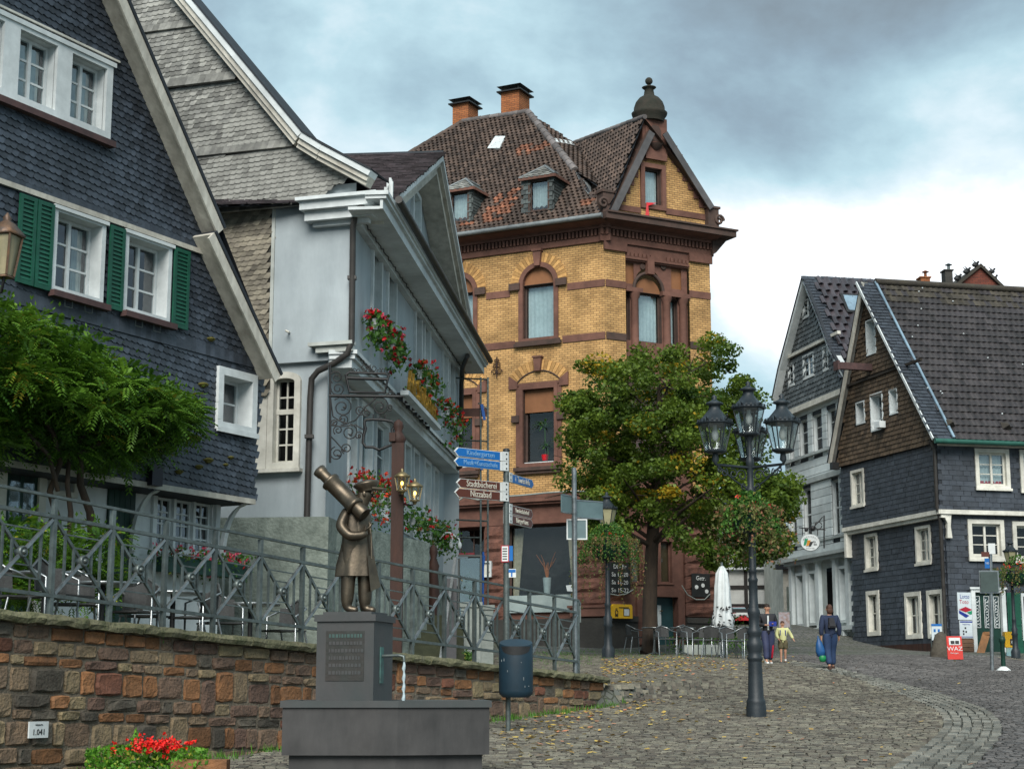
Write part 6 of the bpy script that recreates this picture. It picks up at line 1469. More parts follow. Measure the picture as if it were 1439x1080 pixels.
for (px, py, s_) in ((853, 283, 1), (1000, 305, -1)):
 u, zz_ = bh(px, py, -.1); b = MB(BR.M @ T(u, -.12, zz_)); b.box(-.22, .22, -.1, .3, -.45, .28); b.box(-.27, .27, -.14, .34, .281, .36)
 pts = [(.22 * s_ * -1 + .2 * (1 - .75 * t / 14) * math.cos(t * .6) , -.12, -.12 + .2 * (1 - .75 * t / 14) * math.sin(t * .6)) for t in range(15)]; b.tube(pts, .05, 6); b.build('volute', M_ssd, Bh)
b = MB(); rf_ = Fr(BR.w(gwr[0], -.1, 0).xy, (.88, .475));
fl_ = BR.w(gwr[0] + .02, -.1, gwr[2]); b.add([fl_ + Vector(v) for v in ((0, 0, .02), (.35, .1, .03), (.06, 0, -.1), (.1, 0, -.5), (-.05, 0, -.5), (0, 0, -.1))], [(0, 2, 1), (0, 5, 4, 3, 2)]);
tag(b.build('red_flag', M_red), 'small red flag hanging from the gable window sill', 'flag')
# roofs
n_in = BL.n; phi = R(49); e2v = (n_in * math.cos(phi) + Vector((0, 0, math.sin(phi)))); eo = BL.w(0, -go_, z_eave + .04)
S1 = planeM(eo, BL.u, e2v); S1n = Vector((S1[0][2], S1[1][2], S1[2][2]))
def on1(px, py, M=S1): n_ = Vector((M[0][2], M[1][2], M[2][2])); return onplane(px, py, Vector((M[0][3], M[1][3], M[2][3])), n_)
def loc2(M, w_): q = M.inverted() @ w_; return (q.x, q.y)
poly1 = [loc2(S1, on1(*q)) for q in ((829, 300), (844, 298), (826, 262), (806, 236), (742, 158), (650, 172), (575, 215), (540, 245))]
eL = (poly1[-1][0] - .5, 0); poly1 = [eL, (poly1[0][0] + .1, 0)] + poly1[1:]
def tile_shape(w_, h_, amp=.028):
 n = 5; vs = []
 for j, (yy, hh) in enumerate(((-.14 * h_, .045), (h_ * 1.0, .004))):
  for i in range(n + 1): t = i / n; vs.append((w_ * t * 1.02, yy, hh + amp * .9 + amp * math.sin(t * 2 * math.pi)))
 for i in range(n + 1): t = i / n; vs.append((w_ * t * 1.02, -.14 * h_, .045 + amp * .9 + amp * math.sin(t * 2 * math.pi) - .05))
 m_ = n + 1; return vs, [(i, i + 1, m_ + i + 1, m_ + i) for i in range(n)] + [(2 * m_ + i, 2 * m_ + i + 1, i + 1, i) for i in range(n)]
def tile_roof(M, poly, root, tw_, th_, mt, mo=None, patches=(), holes=(), amp=.028, nm='roof_tiles', back=None):
 b = MB(M); b.add([(x, y_, -.01) for x, y_ in poly], [list(range(len(poly)))]); b.build('roof_underlay', back or M_slLb, root)
 pos = courses(poly, holes, tw_, th_, 0, .01); vs, fs = tile_shape(tw_, th_, amp); b = MB(M)
 for (x, y_) in pos:
  m_ = 1 if mo and any(inside(x, y_, p) and random.random() < .7 for p in patches) else 0
  b.add(vs, fs, m_, random.uniform(-.5, .5), T(x, y_, 0))
 b.build(nm, [mt] + ([mo] if mo else []), root, kind='stuff')
pt = [[loc2(S1, on1(*q)) for q in pp_] for pp_ in (((722, 212), (736, 205), (777, 199), (771, 213), (724, 222)), ((668, 318), (690, 280), (725, 268), (733, 272), (705, 312)), ((755, 195), (765, 190), (768, 198), (758, 203)), ((640, 300), (664, 290), (660, 318), (640, 322)), ((806, 290), (830, 280), (832, 285), (812, 296)))]
sk = [loc2(S1, on1(*q)) for q in ((687, 210), (710, 194))]
dms = []
tile_roof(S1, poly1, Bh, .185, .20, M_tile, M_tileo, pt)
a_, c_ = on1(742, 158), on1(808, 240)
S2 = planeM(a_, BR.u, (a_ - c_)); p3 = [loc2(S2, a_), loc2(S2, on1(820, 220, S2)), loc2(S2, on1(830, 250, S2)), loc2(S2, c_)]
p3 = [loc2(S2, a_), loc2(S2, c_), loc2(S2, on1(840, 262, S2)), loc2(S2, on1(812, 206, S2))]
tile_roof(S2, p3, Bh, .185, .2, M_tile)
b = MB(S2); u, v = loc2(S2, on1(797, 203, S2))
for i in range(4):
 for j in range(2): b.box(u - .5 + i * .2, u - .36 + i * .2, v - .1 + j * .2, v + .06 + j * .2, .05, .07, 0)
b.build('white_roof_patch', M_white, Bh, kind='stuff')
def ridge_tiles(p, q, r=.13, n=None, mt=None):
 d = q - p; n = n or max(2, int(d.length / .38)); b = MB()
 for i in range(n): b.tube([p + d * (i / n), p + d * ((i + 1.05) / n)], [r, r * .88], 7, 0, random.uniform(-.4, .4))
 b.build('ridge_tiles', mt or M_tile, Bh, kind='stuff')
M_rdg = mat('grey_ridge_tile', (.16, .14, .13), (.11, .10, .10), .7, 6, .2)
ridge_tiles(a_ + Vector((0, 0, .03)), on1(650, 172) + Vector((0, 0, .03)), .12, mt=M_rdg); ridge_tiles(on1(650, 172), on1(560, 225), .12); ridge_tiles(c_, a_, .15, mt=M_rdg)
# wing roof over the gable
gA = BR.w(bh(906, 172)[0] + .25, -ro, bh(908, 168)[1]); gB = BR.w(*(lambda q: (q[0], -ro, q[1]))(BR.hit(855, 299, -ro)))
gA = BR.w(*(lambda q: (q[0], -ro, q[1]))(BR.hit(906, 166, -ro)))
S3_ = planeM(gB, -BR.n, (gA - gB)); p4 = [loc2(S3_, gB), loc2(S3_, gA), loc2(S3_, on1(800, 205, S3_)), loc2(S3_, on1(806, 240, S3_)), loc2(S3_, on1(845, 300, S3_))]
tile_roof(S3_, p4, Bh, .185, .2, M_tile)
rgE = on1(796, 207, S3_); ridge_tiles(rgE + Vector((0, 0, .05)), gA + Vector((0, 0, .05)), .10, mt=M_rdg)
gC = BR.w(*(lambda q: (q[0], -ro, q[1]))(BR.hit(1003, 290, -ro))); b = MB(); inw = BR.n * (rgE - gA).length
b.add([gA, gC, gC + inw, gA + inw], [(0, 1, 2, 3)]); b.build('wing_roof', M_tile, Bh)
b = MB(); b.add([on1(806, 238) + Vector((0, 0, .06)), on1(818, 235, S3_) + Vector((0, 0, .1)), on1(830, 262, S3_) + Vector((0, 0, .1)), on1(832, 285, S1) + Vector((0, 0, .1)), on1(816, 262) + Vector((0, 0, .1))], [(0, 1, 2, 3, 4)]); b.build('valley_flashing', M_zinc, Bh)
# skylight
q = [on1(*p) + S1n * .09 for p in ((686, 211), (703, 211), (711, 194), (697, 194))]; q2 = [v - S1n * .08 for v in q]; b = MB(); b.add(q + q2, [(0, 1, 2, 3), (0, 4, 5, 1), (1, 5, 6, 2), (2, 6, 7, 3), (3, 7, 4, 0)]); b.build('skylight', M_white, Bh)
# dormers
def dormer(x0, x1, yt, yb_, gx0, gx1, gyt, gyb, apex):
 p = on1((x0 + x1) / 2, yb_); fr = Fr(p.xy, BL.u.xy); u0, z0 = fr.hit(x0, yb_); u1, _ = fr.hit(x1, yb_ - 3); z1 = fr.hit((x0 + x1) / 2, yt)[1]; z0 = p.z - .05
 g0, g1 = fr.hit(gx0, gyb)[0], fr.hit(gx1, gyb)[0]; gz0, gz1 = fr.hit((gx0 + gx1) / 2, gyb)[1], fr.hit((gx0 + gx1) / 2, gyt)[1]; dep = (z1 - z0) / math.tan(phi)
 b = MB(fr.M); b.holed([(u0, z0), (u1, z0), (u1, z1), (u0, z1)], [hole((g0, g1, gz0, gz1))]); b.add([(u1, 0, z0), (u1, dep, z1), (u1, 0, z1)], [(0, 1, 2)]); b.add([(u0, 0, z0), (u0, 0, z1), (u0, dep, z1)], [(0, 1, 2)]); d_ = b.build('dormer', M_dsl, Bh)
 window(fr, d_, (g0, g1, gz0, gz1), 1, 1, .10, .06, .03, fm=M_ssd, fw=.03, curt=[(0, 1, 1)], back=.3)
 Ms = fr.M @ Matrix(((0, 0, 1, u1), (1, 0, 0, 0), (0, 1, 0, 0), (0, 0, 0, 1)))
 pos = courses([(0, z0), (dep, z1), (0, z1)], [], .14, .11); lay(Ms, pos, slate_shape(.14, .11, 1), M_dsl, 'dormer_slates', d_, 0)
 for (a, c) in ((u0, g0 - .06), (g1 + .06, u1)): pos = courses([(a, z0), (c, z0), (c, z1), (a, z1)], [], (c - a) / 1.0 - .001, .16); lay(fr.surf(-.005), pos, slate_shape((c - a) * .98, .16, 1), M_dsl, 'dormer_slates', d_, 0)
 ov = .13; zr_ = z1 + .52; um = (u0 + u1) / 2; b = MB(fr.M); d2 = (zr_ - z0) / math.tan(phi) + .1; d1 = dep + .15; fb = .5
 vs = [(u0 - ov, -ov, z1), (u1 + ov, -ov, z1), (um, fb, zr_), (u1 + ov, d1, z1), (um, d2, zr_), (u0 - ov, d1, z1)]
 b.add(vs, [(0, 1, 2), (1, 3, 4, 2), (0, 2, 4, 5)], 0); b.add([(u0 - ov, -ov, z1), (u1 + ov, -ov, z1), (u1 + ov, d1, z1), (u0 - ov, d1, z1)], [(3, 2, 1, 0)], 1)
 b.build('dormer_roof', [M_dsl, M_ssd], d_)
 b = MB(fr.M); b.box(u0 - ov, u1 + ov, -ov - .03, -ov, z1 - .09, z1 + .01); b.box(u1 + ov, u1 + ov + .03, -ov, d1, z1 - .09, z1 + .01); b.build('fascia', M_ss, d_)
 b = MB(fr.M); b.tube([(um, fb, zr_ + .02), (um, d2, zr_ + .02)], .05, 6); b.tube([(u1 + ov, -ov, z1 + .02), (um, fb, zr_ + .02)], .035, 5); b.tube([(u0 - ov, -ov, z1 + .02), (um, fb, zr_ + .02)], .035, 5); b.build('hip_flashing', M_zinc, d_)
 # courses of slates on the front slope of the dormer roof
 A_ = fr.w(u0 - ov, -ov, z1); B_ = fr.w(u1 + ov, -ov, z1); Cc = fr.w(um, fb, zr_); Mq = planeM(A_, B_ - A_, Cc - A_); pos = courses([loc2(Mq, A_), loc2(Mq, B_), loc2(Mq, Cc)], [], .2, .16); lay(Mq, pos, slate_shape(.2, .16, 0), M_slW, 'dormer_slates', d_, 0)
dormer(736, 777, 249, 300, 745, 770, 253, 295, None); dormer(625, 663, 267, 316, 634, 657, 270, 311, None)
# chimneys
M_cb = brick_mat('chimney_brick', (.33, .12, .045), (.22, .075, .03), (.10, .06, .04), .22, .075, .35)
for (x0, x1, yt, yb_, capy) in ((636, 669, 148, 172, 137), (704, 742, 131, 160, 119)):
 p = on1((x0 + x1) / 2, 166 if x0 < 700 else 162); fr = Fr(p.xy, BL.u.xy); u0, u1 = fr.hit(x0, 160)[0], fr.hit(x1, 160)[0]; wd = (u1 - u0); u1 = u0 + wd * .66; zt_ = fr.hit(x0, yt)[1]; zb_ = p.z - .6; dd = wd * .8
 b = MB(fr.M); b.box(u0, u1, 0, dd, zb_, zt_); ch = b.build('chimney', M_cb, Bh)
 b = MB(fr.M); b.box(u0 - .13, u1 + .13, -.13, dd + .13, zt_, zt_ + .05); zc2 = fr.hit(x0, capy + 4)[1]
 for (a, c) in ((u0 + .02, .02), (u1 - .06, .02), (u0 + .02, dd - .06), (u1 - .06, dd - .06)): b.box(a, a + .04, c, c + .04, zt_ + .051, zc2)
 b.add([(u0 - .13, -.13, zc2), (u1 + .13, -.13, zc2), (u1 + .13, dd + .13, zc2), (u0 - .13, dd + .13, zc2), ((u0 + u1) / 2, dd / 2, zc2 + .14)], [(3, 2, 1, 0), (0, 1, 4), (1, 2, 4), (2, 3, 4), (3, 0, 4)]); b.build('chimney_cowl', M_blk, ch)
# wall anchor ornament
b = MB(BL.M); au, az = BL.hit(698, 516, -.05)
for s_ in (-1, 1):
 for (cx, cz, r_, a0_) in ((.10, -.16, .11, 0), (.09, .06, .09, 1), (.05, .24, .06, 2)):
  b.tube([(au + s_ * (cx + r_ * (1 - .7 * t / 12) * math.cos(a0_ + t * .55)), -.05, az + cz + r_ * (1 - .7 * t / 12) * math.sin(a0_ + t * .55)) for t in range(13)], .018, 4)
b.tube([(au, -.05, az - .36), (au, -.05, az + .36)], .02, 4); b.build('wall_anchor', M_wood, Bh, kind='stuff')
# back of the house so that it is a solid body
b = MB();
for fr, a, c in ((BL, uLb, None),):
 b.add([fr.w(uLb, 0, zG0), fr.w(uLb, 9, zG0), fr.w(uLb, 9, z_eave), fr.w(uLb, 0, z_eave)], [(0, 1, 2, 3)])
b.build('side_wall', M_yb, Bh)
# letter box, blackboards, notices on the brick house
mbx = thing('letter_box', BR.w(bh(873, 858)[0], -.3, bh(873, 870)[1]), 'yellow post letter box with a black horn emblem on the sandstone corner', 'letter box')
u0, z0 = BR.hit(861, 868, -.35); u1, z1 = BR.hit(888, 849, -.35)
Mx = BR.M @ T(u0, -.38, z0) ; M_yel = mat('post_yellow', (.72, .42, .01), (.65, .36, .01), .4, 4); wd, hh = u1 - u0, z1 - z0
b = MB(Mx); b.box(0, wd, 0, .25, 0, hh * .86); b.prism([(0, hh * .861), (wd, hh * .861), (wd - .04, hh), (.04, hh)], 0, .25); b.build('body', M_yel, mbx)
b = MB(Mx); b.box(wd * .56, wd * .82, -.012, -.001, hh * .2, hh * .66, 0); b.build('collection_notice', M_white, mbx); b = MB(Mx); b.box(wd * .53, wd * .85, -.006, -.001, hh * .16, hh * .7); b.build('notice_frame', M_blk, mbx)
b = MB(Mx); b.tube([(wd * (.17 + .07 * math.cos(t * .55)), -.008, hh * .42 + hh * .16 * math.sin(t * .55)) for t in range(12)], .013, 5); b.tube([(wd * .10, -.008, hh * .12), (wd * .24, -.008, hh * .25)], .014, 5); b.tube([(wd * .24, -.008, hh * .12), (wd * .10, -.008, hh * .25)], .014, 5); b.tube([(wd * .12, -.008, hh * .68), (wd * .22, -.008, hh * .68)], .012, 5); b.build('post_horn', M_blk, mbx, kind='stuff')
b = MB(Mx); b.box(wd * .3, wd * .8, -.014, -.001, hh * .74, hh * .80); b.build('slot', M_blk, mbx)
M_board = mat('blackboard', (.012, .014, .013), (.02, .02, .02), .6, 4); M_chalk = mat('chalk', (.75, .77, .74), None, .9, 20)
def bboard(x0, x1, y0, y1, lab, lines, sx, size):
 u0, z0 = BR.hit(x0, y1, -.26); u1, z1 = BR.hit(x1, y0, -.26); t_ = thing('blackboard', BR.w(u0, -.26, z0), lab, 'blackboard', 'blackboards on the brick house')
 b = MB(BR.M); b.box(u0, u1, -.24, -.22, z0, z1); b.build('board', M_board, t_)
 for i, s_ in enumerate(lines): text(s_, size, M_chalk, BR.M @ T((u0 + u1) / 2, -.243, z1 - (z1 - z0) * (i + .6) / len(lines)), t_, 'chalk_line', sx=sx, align='CENTER')
 return t_, (u0, u1, z0, z1)
bboard(857, 886, 790, 833, 'blackboard with chalked opening hours beside the door', ['Di - Fr', 'Sa 11-20', 'Sa 11-20', 'So 15-22'], .95, .19)
t_, q_ = bboard(973, 998, 806, 838, 'blackboard with chalked drink list and cup drawings right of the door', ['Getr.', '', ''], .9, .2)
for (fx, fz) in ((.25, .42), (.6, .5), (.8, .25)): b = MB(BR.M @ T(q_[0] + (q_[1] - q_[0]) * fx, -.245, q_[2] + (q_[3] - q_[2]) * fz) @ RX(R(90))); b.lathe([(.07, 0), (.07, .006)], 10); b.lathe([(.035, .007), (.035, .009)], 8, 0); b.build('chalk_cup', M_chalk, t_)
b = MB(); pts = [BR.w(*(lambda q: (q[0], -.25, q[1]))(BR.hit(x, y_, -.25))) for x, y_ in ((958, 822), (966, 835), (978, 842), (990, 842), (998, 834))]; b.tube(pts, .018, 5)
pts = [BR.w(*(lambda q: (q[0], -.25, q[1]))(BR.hit(x, y_, -.25))) for x, y_ in ((857, 834), (868, 836), (880, 834), (890, 828))]; b.tube(pts, .018, 5); b.build('cable', M_conc, Bh, kind='stuff')
b = MB(); b.tube([BL.w(*(lambda q: (q[0], -.3, q[1]))(BL.hit(x, y_, -.3))) for x, y_ in ((640, 706), (652, 698), (672, 702), (700, 698), (730, 696), (770, 692), (800, 690), (845, 690))], .03, 5); b.build('rope_light', M_conc, Bh)
u0, z0 = BL.hit(676, 811, -.15); u1, z1 = BL.hit(692, 788, -.15); mc = thing('menu_case', BL.w(u0, -.15, z0), 'white framed menu case on the brown sandstone pier', 'menu case'); b = MB(BL.M); boards(b, u0 + .05, u1 - .05, z0 + .05, z1 - .05, .05, -.26, -.16); b.build('frame', M_white, mc); b = MB(BL.M); b.box(u0 + .05, u1 - .05, -.20, -.16, z0 + .05, z1 - .05); b.build('menu_sheet', M_cream, mc)
b = MB(BL.M); u0, z0 = BL.hit(797, 830, -.3); b.add([(u0, -.3, z0), (u0 + .2, -.3, z0 - .02), (u0 + .16, -.3, z0 + .2), (u0 - .04, -.3, z0 + .18)], [(0, 1, 2, 3)]); b.build('paper_note', M_white, Bh)
# round hanging shop sign in the dark left bay
u0, z0 = BL.hit(634, 742, -.6); hsn = thing('oval_shop_sign', BL.w(u0, -.6, z0), 'round orange and brown hanging shop sign by the scaffold mast', 'sign'); b = MB(BL.M @ T(u0, -.6, z0) @ RX(R(90))); b.lathe([(.30, -.02), (.30, .02)], 18, 0, S3(1, 1.3, 1)); b.build('disc', mat('sign_orange', (.35, .09, .03), (.22, .05, .02), .6, 4), hsn); b = MB(BL.M); b.tube([(u0 - .3, -.6, z0 + .7), (u0 + .3, -.6, z0 + .7)], .02, 5); b.tube([(u0, -.6, z0 + .3), (u0, -.6, z0 + .7)], .015, 4); b.build('bracket', M_blk, hsn)
b = MB(BL.M); b.box(BL.hit(640, 790)[0] - .9, BL.hit(681, 790)[0], -.7, -.001, bz(660, 786), bz(660, 782)); b.box(BL.hit(640, 790)[0] - .9, BL.hit(681, 790)[0], -.74, -.701, bz(660, 787), bz(660, 779)); b.build('canopy', mat('dark_red_board', (.16, .02, .025), None, .6, 5), Bh)
window(BL, Bh, (gw2[0] - 1., gw2[1], zgb - .6, zgt), 4, 2, .35, 0, 0, fm=M_ssd, gm=M_glassd, back=1.5)
# ==== lime tree
def make_tree():
 d = 46.8; bp_ = base(915, d); tr = thing('tree', bp_, 'leafy green lime tree turning yellow before the brick house corner', 'tree')
 rn = random.Random(21); nr = np.random.RandomState(5)
 b = MB(); o = lambda px, py, dd=0: P(px, py, d + dd)
 tr0 = [Vector((bp_.x, bp_.y, bp_.z - .05)), o(913, 925), o(914, 900), o(913, 850), o(915, 790), o(918, 740), o(922, 680), o(925, 610), o(926, 540)]
 b.tube(tr0, [.36, .27, .225, .20, .185, .17, .13, .09, .04], 12)
 tips = []
 for i in range(26):
  k = rn.uniform(4.3, 8); a = tr0[int(k)].lerp(tr0[min(8, int(k) + 1)], k % 1); ang = rn.uniform(0, 6.28); L = rn.uniform(1.4, 3.2) * (1.15 - (k - 4) * .13); el = rn.uniform(.1, .8)
  e = a + Vector((math.cos(ang) * L, math.sin(ang) * L, L * el)); m_ = a.lerp(e, .5) + Vector((0, 0, .15)); r_ = .075 * (1 - (k - 4) * .12)
  b.tube([a, m_, e], [r_, r_ * .6, .015], 6)
  for j in range(3): q = m_.lerp(e, rn.random()); t2 = q + Vector((rn.gauss(0, .5), rn.gauss(0, .5), rn.gauss(.3, .35))); b.tube([q, t2], [.02, .008], 4)
 b.build('trunk', M_bark, tr)
 # clumps: picture columns give the outline
 prof = [(785, 560, 585), (778, 560, 600), (790, 500, 660), (805, 490, 700), (830, 488, 765), (860, 492, 775), (880, 470, 775), (905, 452, 770), (930, 470, 760), (960, 462, 775), (985, 448, 800), (1010, 460, 812), (1040, 485, 805), (1060, 500, 800), (1072, 560, 790), (1090, 640, 790), (1112, 650, 770), (1128, 655, 700)]
 cl = []
 for _ in range(6000):
  if len(cl) >= 330: break
  px = rn.uniform(800, 1108)
  for i in range(1, len(prof) - 1):
   if prof[i][0] <= px <= prof[i + 1][0]:
    k = (px - prof[i][0]) / (prof[i + 1][0] - prof[i][0]); t_ = prof[i][1] + (prof[i + 1][1] - prof[i][1]) * k; u_ = prof[i][2] + (prof[i + 1][2] - prof[i][2]) * k
    if px > 1064: t_ = max(t_, 645)
    if px < 800: t_ = max(t_, 500 if px > 790 else 558); u_ = min(u_, 640 if px < 792 else 700)
    py = rn.uniform(t_ + 22, u_ - 12); rx = (px - 945) / 172;
    ry = (py - 640) / 190; md = max(.35, 1 - .55 * (rx * rx + ry * ry)); dep = rn.uniform(-1, 1) * 3.0 * md
    if abs(px - 925) < 60 and py > 735 and rn.random() < .75: continue
    if dep > 2: dep = 2
    sc_2 = 1 + dep / d; cl.append((P(px, py, d + dep), rn)); break
 V = []; RN = []
 for (c, _) in cl:
  n = nr.randint(230, 340); r0 = nr.uniform(-.28, .26); rad = nr.uniform(.32, .62)
  yel = nr.rand() < .05
  pts = nr.normal(0, 1, (n, 3)); pts /= np.linalg.norm(pts, axis=1)[:, None]; pts *= (nr.rand(n, 1) ** .45) * rad; pts[:, 2] *= .62; pts += np.array(c)
  dn = nr.normal(0, 1, (n, 3)); dn[:, 2] = dn[:, 2] * .5 + .9; dn /= np.linalg.norm(dn, axis=1)[:, None]
  t1 = np.cross(dn, nr.normal(0, 1, (n, 3))); t1 /= np.linalg.norm(t1, axis=1)[:, None]; t2 = np.cross(dn, t1); s = nr.uniform(.032, .066, (n, 1))
  q = np.stack([pts - t1 * s, pts + t2 * s * .75, pts + t1 * s * 1.15, pts - t2 * s * .75], 1).reshape(-1, 3); V.append(q); RN.append(np.clip(r0 + nr.uniform(-.25, .25, n) + (.45 if yel else 0), -.5, .5))
 V = np.concatenate(V); F = np.arange(len(V)).reshape(-1, 4); npmesh('crown', V, F, M_leafT, tr, np.concatenate(RN), kind='stuff')
make_tree()
def flat(sh): return [(a, b, c * .5) for a, b, c in sh[0]], sh[1]
# ==== slate corner house on the right
Cr = P(1320, 700, 50.5); RG = Fr(Cr.xy, (.277, -.961)); RF = Fr(Cr.xy, (.975, .222))
zr0 = H(Cr.x, Cr.y)
Rh = thing('corner_slate_house', Vector((Cr.x, Cr.y, zr0)), 'dark slate corner house with brown shingled gable and big dark tiled roof', 'house')
M_br = mat('brown_shingle', (.115, .08, .05), (.065, .047, .032), .8, 5, .4, rk=.4); M_brb = mat('brown_backing', (.03, .024, .018), None, .9, 5)
M_slR = mat('blue_black_slate', (.040, .049, .062), (.024, .03, .04), .55, 3, .25, rk=.25, spec=.45)
M_pant = mat('dark_pantile', (.038, .034, .034), (.025, .022, .024), .6, 3, .2, rk=.35); M_pantm = mat('mossy_pantile', (.055, .048, .034), (.034, .03, .026), .85, 4, .3, rk=.4)
M_ggut = mat('green_gutter', (.02, .10, .075), None, .5, 5); M_bflash = mat('blue_grey_flashing', (.22, .32, .39), (.15, .22, .28), .4, 4)
g = RG.hit; f_ = RF.hit
apR = g(1222, 402); lgl = g(1178, 655); lgr = g(1313, 620.7); uRl = g(1183, 700)[0]
zG1 = (lgl[1] + lgr[1]) / 2; zJ1 = (g(1183, 741)[1] + g(1318, 717)[1]) / 2
def wr_(x0, x1, y0, y1, fr=RG, o=0.): xm = (x0 + x1) / 2; ym = (y0 + y1) / 2; return (fr.hit(x0, ym, o)[0], fr.hit(x1, ym, o)[0], fr.hit(xm, y1, o)[1], fr.hit(xm, y0, o)[1])
att = [wr_(1221.5, 1233.5, 450, 497), wr_(1207.5, 1218, 566, 594), wr_(1228, 1243.5, 554, 603), wr_(1254.5, 1264, 548, 580)]
slope_l = (apR[1] - lgl[1]) / (apR[0] - lgl[0])
gp = [(lgl[0], zG1), (0.04, zG1), apR]
b = MB(RG.M); b.holed(gp, [hole(r) for r in att], -.08); b.box(lgl[0], .04, -.079, .0, zG1 - .04, zG1); b.build('gable_wall', M_brb, Rh)
ext = lambda r, k=.07: (r[0] - k, r[1] + k, r[2] - k * 1.6, r[3] + k)
zl = (g(1198, 541, -.08)[1] + g(1267, 513, -.08)[1]) / 2
pos = courses(gp, [ext(r) for r in att] + [(-99, 99, zl - .04, zl + .05)], .21, .145, R(-.5), .05)
lay(RG.surf(-.085), pos, slate_shape(.21, .145, 1), M_br, 'shingle', Rh, 290, R(-.5), .5, .03)
b = MB(RG.M); b.box(uRl + .7, -.5, -.16, -.081, zl - .06, zl + .02); b.build('shingle_ledge', M_brb, Rh)
for i, r in enumerate(att): window(RG, Rh, r, 1 if i != 2 else 2, 1 if i in (1, 3) else 3, .30, .05 if i else .04, .03, y=-.08, curt=[(0, 1, 1)] if i != 2 else None, fw=.035, bar=.02, gm=M_glass if i == 2 else M_glass)
b = MB(RG.M); q = g(1228, 517); b.box(q[0] - .1, q[0] + .1, -1.3, -.081, q[1] - .1, q[1] + .12); b.box(q[0] - .16, q[0] + .16, -1.38, -1.301, q[1] - .14, q[1] + .16); b.build('hoist_beam', M_brown, Rh)
b = MB(RG.M)
for i in range(7):
 u, z = g(1225 + i * 2, 592 - i * 0, -.25);
 b.box(u, u + .03, -.28, -.24, z - .1, z + .04)
u, z = g(1231, 600, -.3); b.box(u - .02, u + .34, -.36, -.14, z - .05, z + .16); wb = b.build('attic_flower_box', M_white, Rh, kind='stuff')
# main walls, upper and lower
up = [wr_(1199, 1213.5, 663, 708)]; mi = [wr_(1210, 1224, 753, 797), wr_(1281, 1298, 742, 788)]
gr_ = [wr_(1213.5, 1226, 835, 887), wr_(1267.5, 1284, 837, 891), wr_(1298.5, 1315, 834, 890)]
lo_s = .22
b = MB(RG.M); b.holed([(uRl, zJ1), (0, zJ1), (0, zG1), (uRl, zG1)], [hole(r) for r in up]); b.build('upper_wall', M_slLb, Rh)
zr_b = zr0 + .25
b = MB(RG.M); uRl2 = uRl + .15; b.holed([(uRl2, zr0 - .4), (-.12, zr0 - .4), (-.12, zJ1), (uRl2, zJ1)], [hole(r) for r in mi + gr_], lo_s); b.build('lower_wall', M_slLb, Rh)
pos = courses([(uRl, zJ1), (0, zJ1), (0, zG1 - .02), (uRl, zG1 - .02)], [ext(r, .09) for r in up], .24, .155, 0, .05); lay(RG.surf(-.004), pos, flat(slate_shape(.24, .155, 1)), M_slR, 'slate_cladding', Rh, 0, 0, .5, .03)
pos = courses([(uRl2, zr0 + .28), (-.12, zr0 + .28), (-.12, zJ1 - .1), (uRl2, zJ1 - .1)], [ext(r, .1) for r in mi + gr_], .26, .17, 0, .05); lay(RG.surf(lo_s - .004), pos, flat(slate_shape(.26, .17, 1)), M_slR, 'slate_cladding', Rh, 0, 0, .5, .03)
for r in up + mi: window(RG, Rh, r, 2, 3, .13, .09, .05, fm=M_cream, y=0 if r in up else lo_s, fw=.04, sill=.04, split=2, curt=[(0, 1, 1)])
for r in gr_: window(RG, Rh, r, 2, 2, .14, .13, .05, fm=M_cream, y=lo_s, fw=.045, split=2, curt=[(0, .4, 1)], gm=M_glassd)
b = MB(RG.M); b.box(uRl - .02, .02, -.04, lo_s - .001, zJ1 - .13, zJ1 + .0); b.box(uRl, .0, .04, lo_s - .001, zJ1 - .24, zJ1 - .131); b.build('jetty_board', M_cream, Rh)
b = MB(RG.M); b.box(uRl2, -.1, lo_s - .06, lo_s - .001, zr0 - .5, zr0 + .27); b.build('plinth', M_wood, Rh)
# street front
wf = [wr_(1375, 1413, 636, 682, RF), wr_(1438, 1475, 638, 686, RF)]; wm = [wr_(1370, 1410, 735, 780, RF), wr_(1433, 1472, 738, 783, RF)]
dr = wr_(1371, 1408, 832, 930, RF, .2); wg = [wr_(1438, 1470, 838, 895, RF, .2)]
uFr = 9.0
b = MB(RF.M); b.holed([(0, zJ1), (uFr, zJ1), (uFr, zG1 + .6), (0, zG1 + .6)], [hole(r) for r in wf], .0); b.holed([(.12, zr0 - 1.2), (uFr, zr0 - 1.2), (uFr, zJ1), (.12, zJ1)], [hole(r) for r in wm + wg + [dr]], .2)
b.build('street_wall', M_slLb, Rh)
zfr = f_(1380, 628)[1]
pos = courses([(0, zJ1), (6, zJ1), (6, zfr), (0, zfr)], [ext(r, .11) for r in wf], .24, .155, R(-1), .05); lay(RF.surf(-.004), pos, flat(slate_shape(.24, .155, 1)), M_slR, 'slate_cladding', Rh, 0, R(-1), .5, .03)
pos = courses([(.12, zr0 - .6), (6, zr0 - .6), (6, zJ1 - .1), (.12, zJ1 - .1)], [ext(r, .13) for r in wm + wg] + [(dr[0] - .15, dr[1] + .15, -9, dr[3] + .12)], .26, .165, R(-1), .05); lay(RF.surf(.196), pos, flat(slate_shape(.26, .165, 1)), M_slR, 'slate_cladding', Rh, 0, R(-1), .5, .03)
for r in wf: window(RF, Rh, r, 2, 3, .10, .12, .06, fm=M_cream, fw=.06, sill=.05, split=2, curt=[(0, 1, .95)]); b = MB(RF.M); b.box(r[0] + .07, r[1] - .07, .17, .175, r[2] + .06, r[2] + .16); b.build('red_curtain_hem', M_red, Rh)
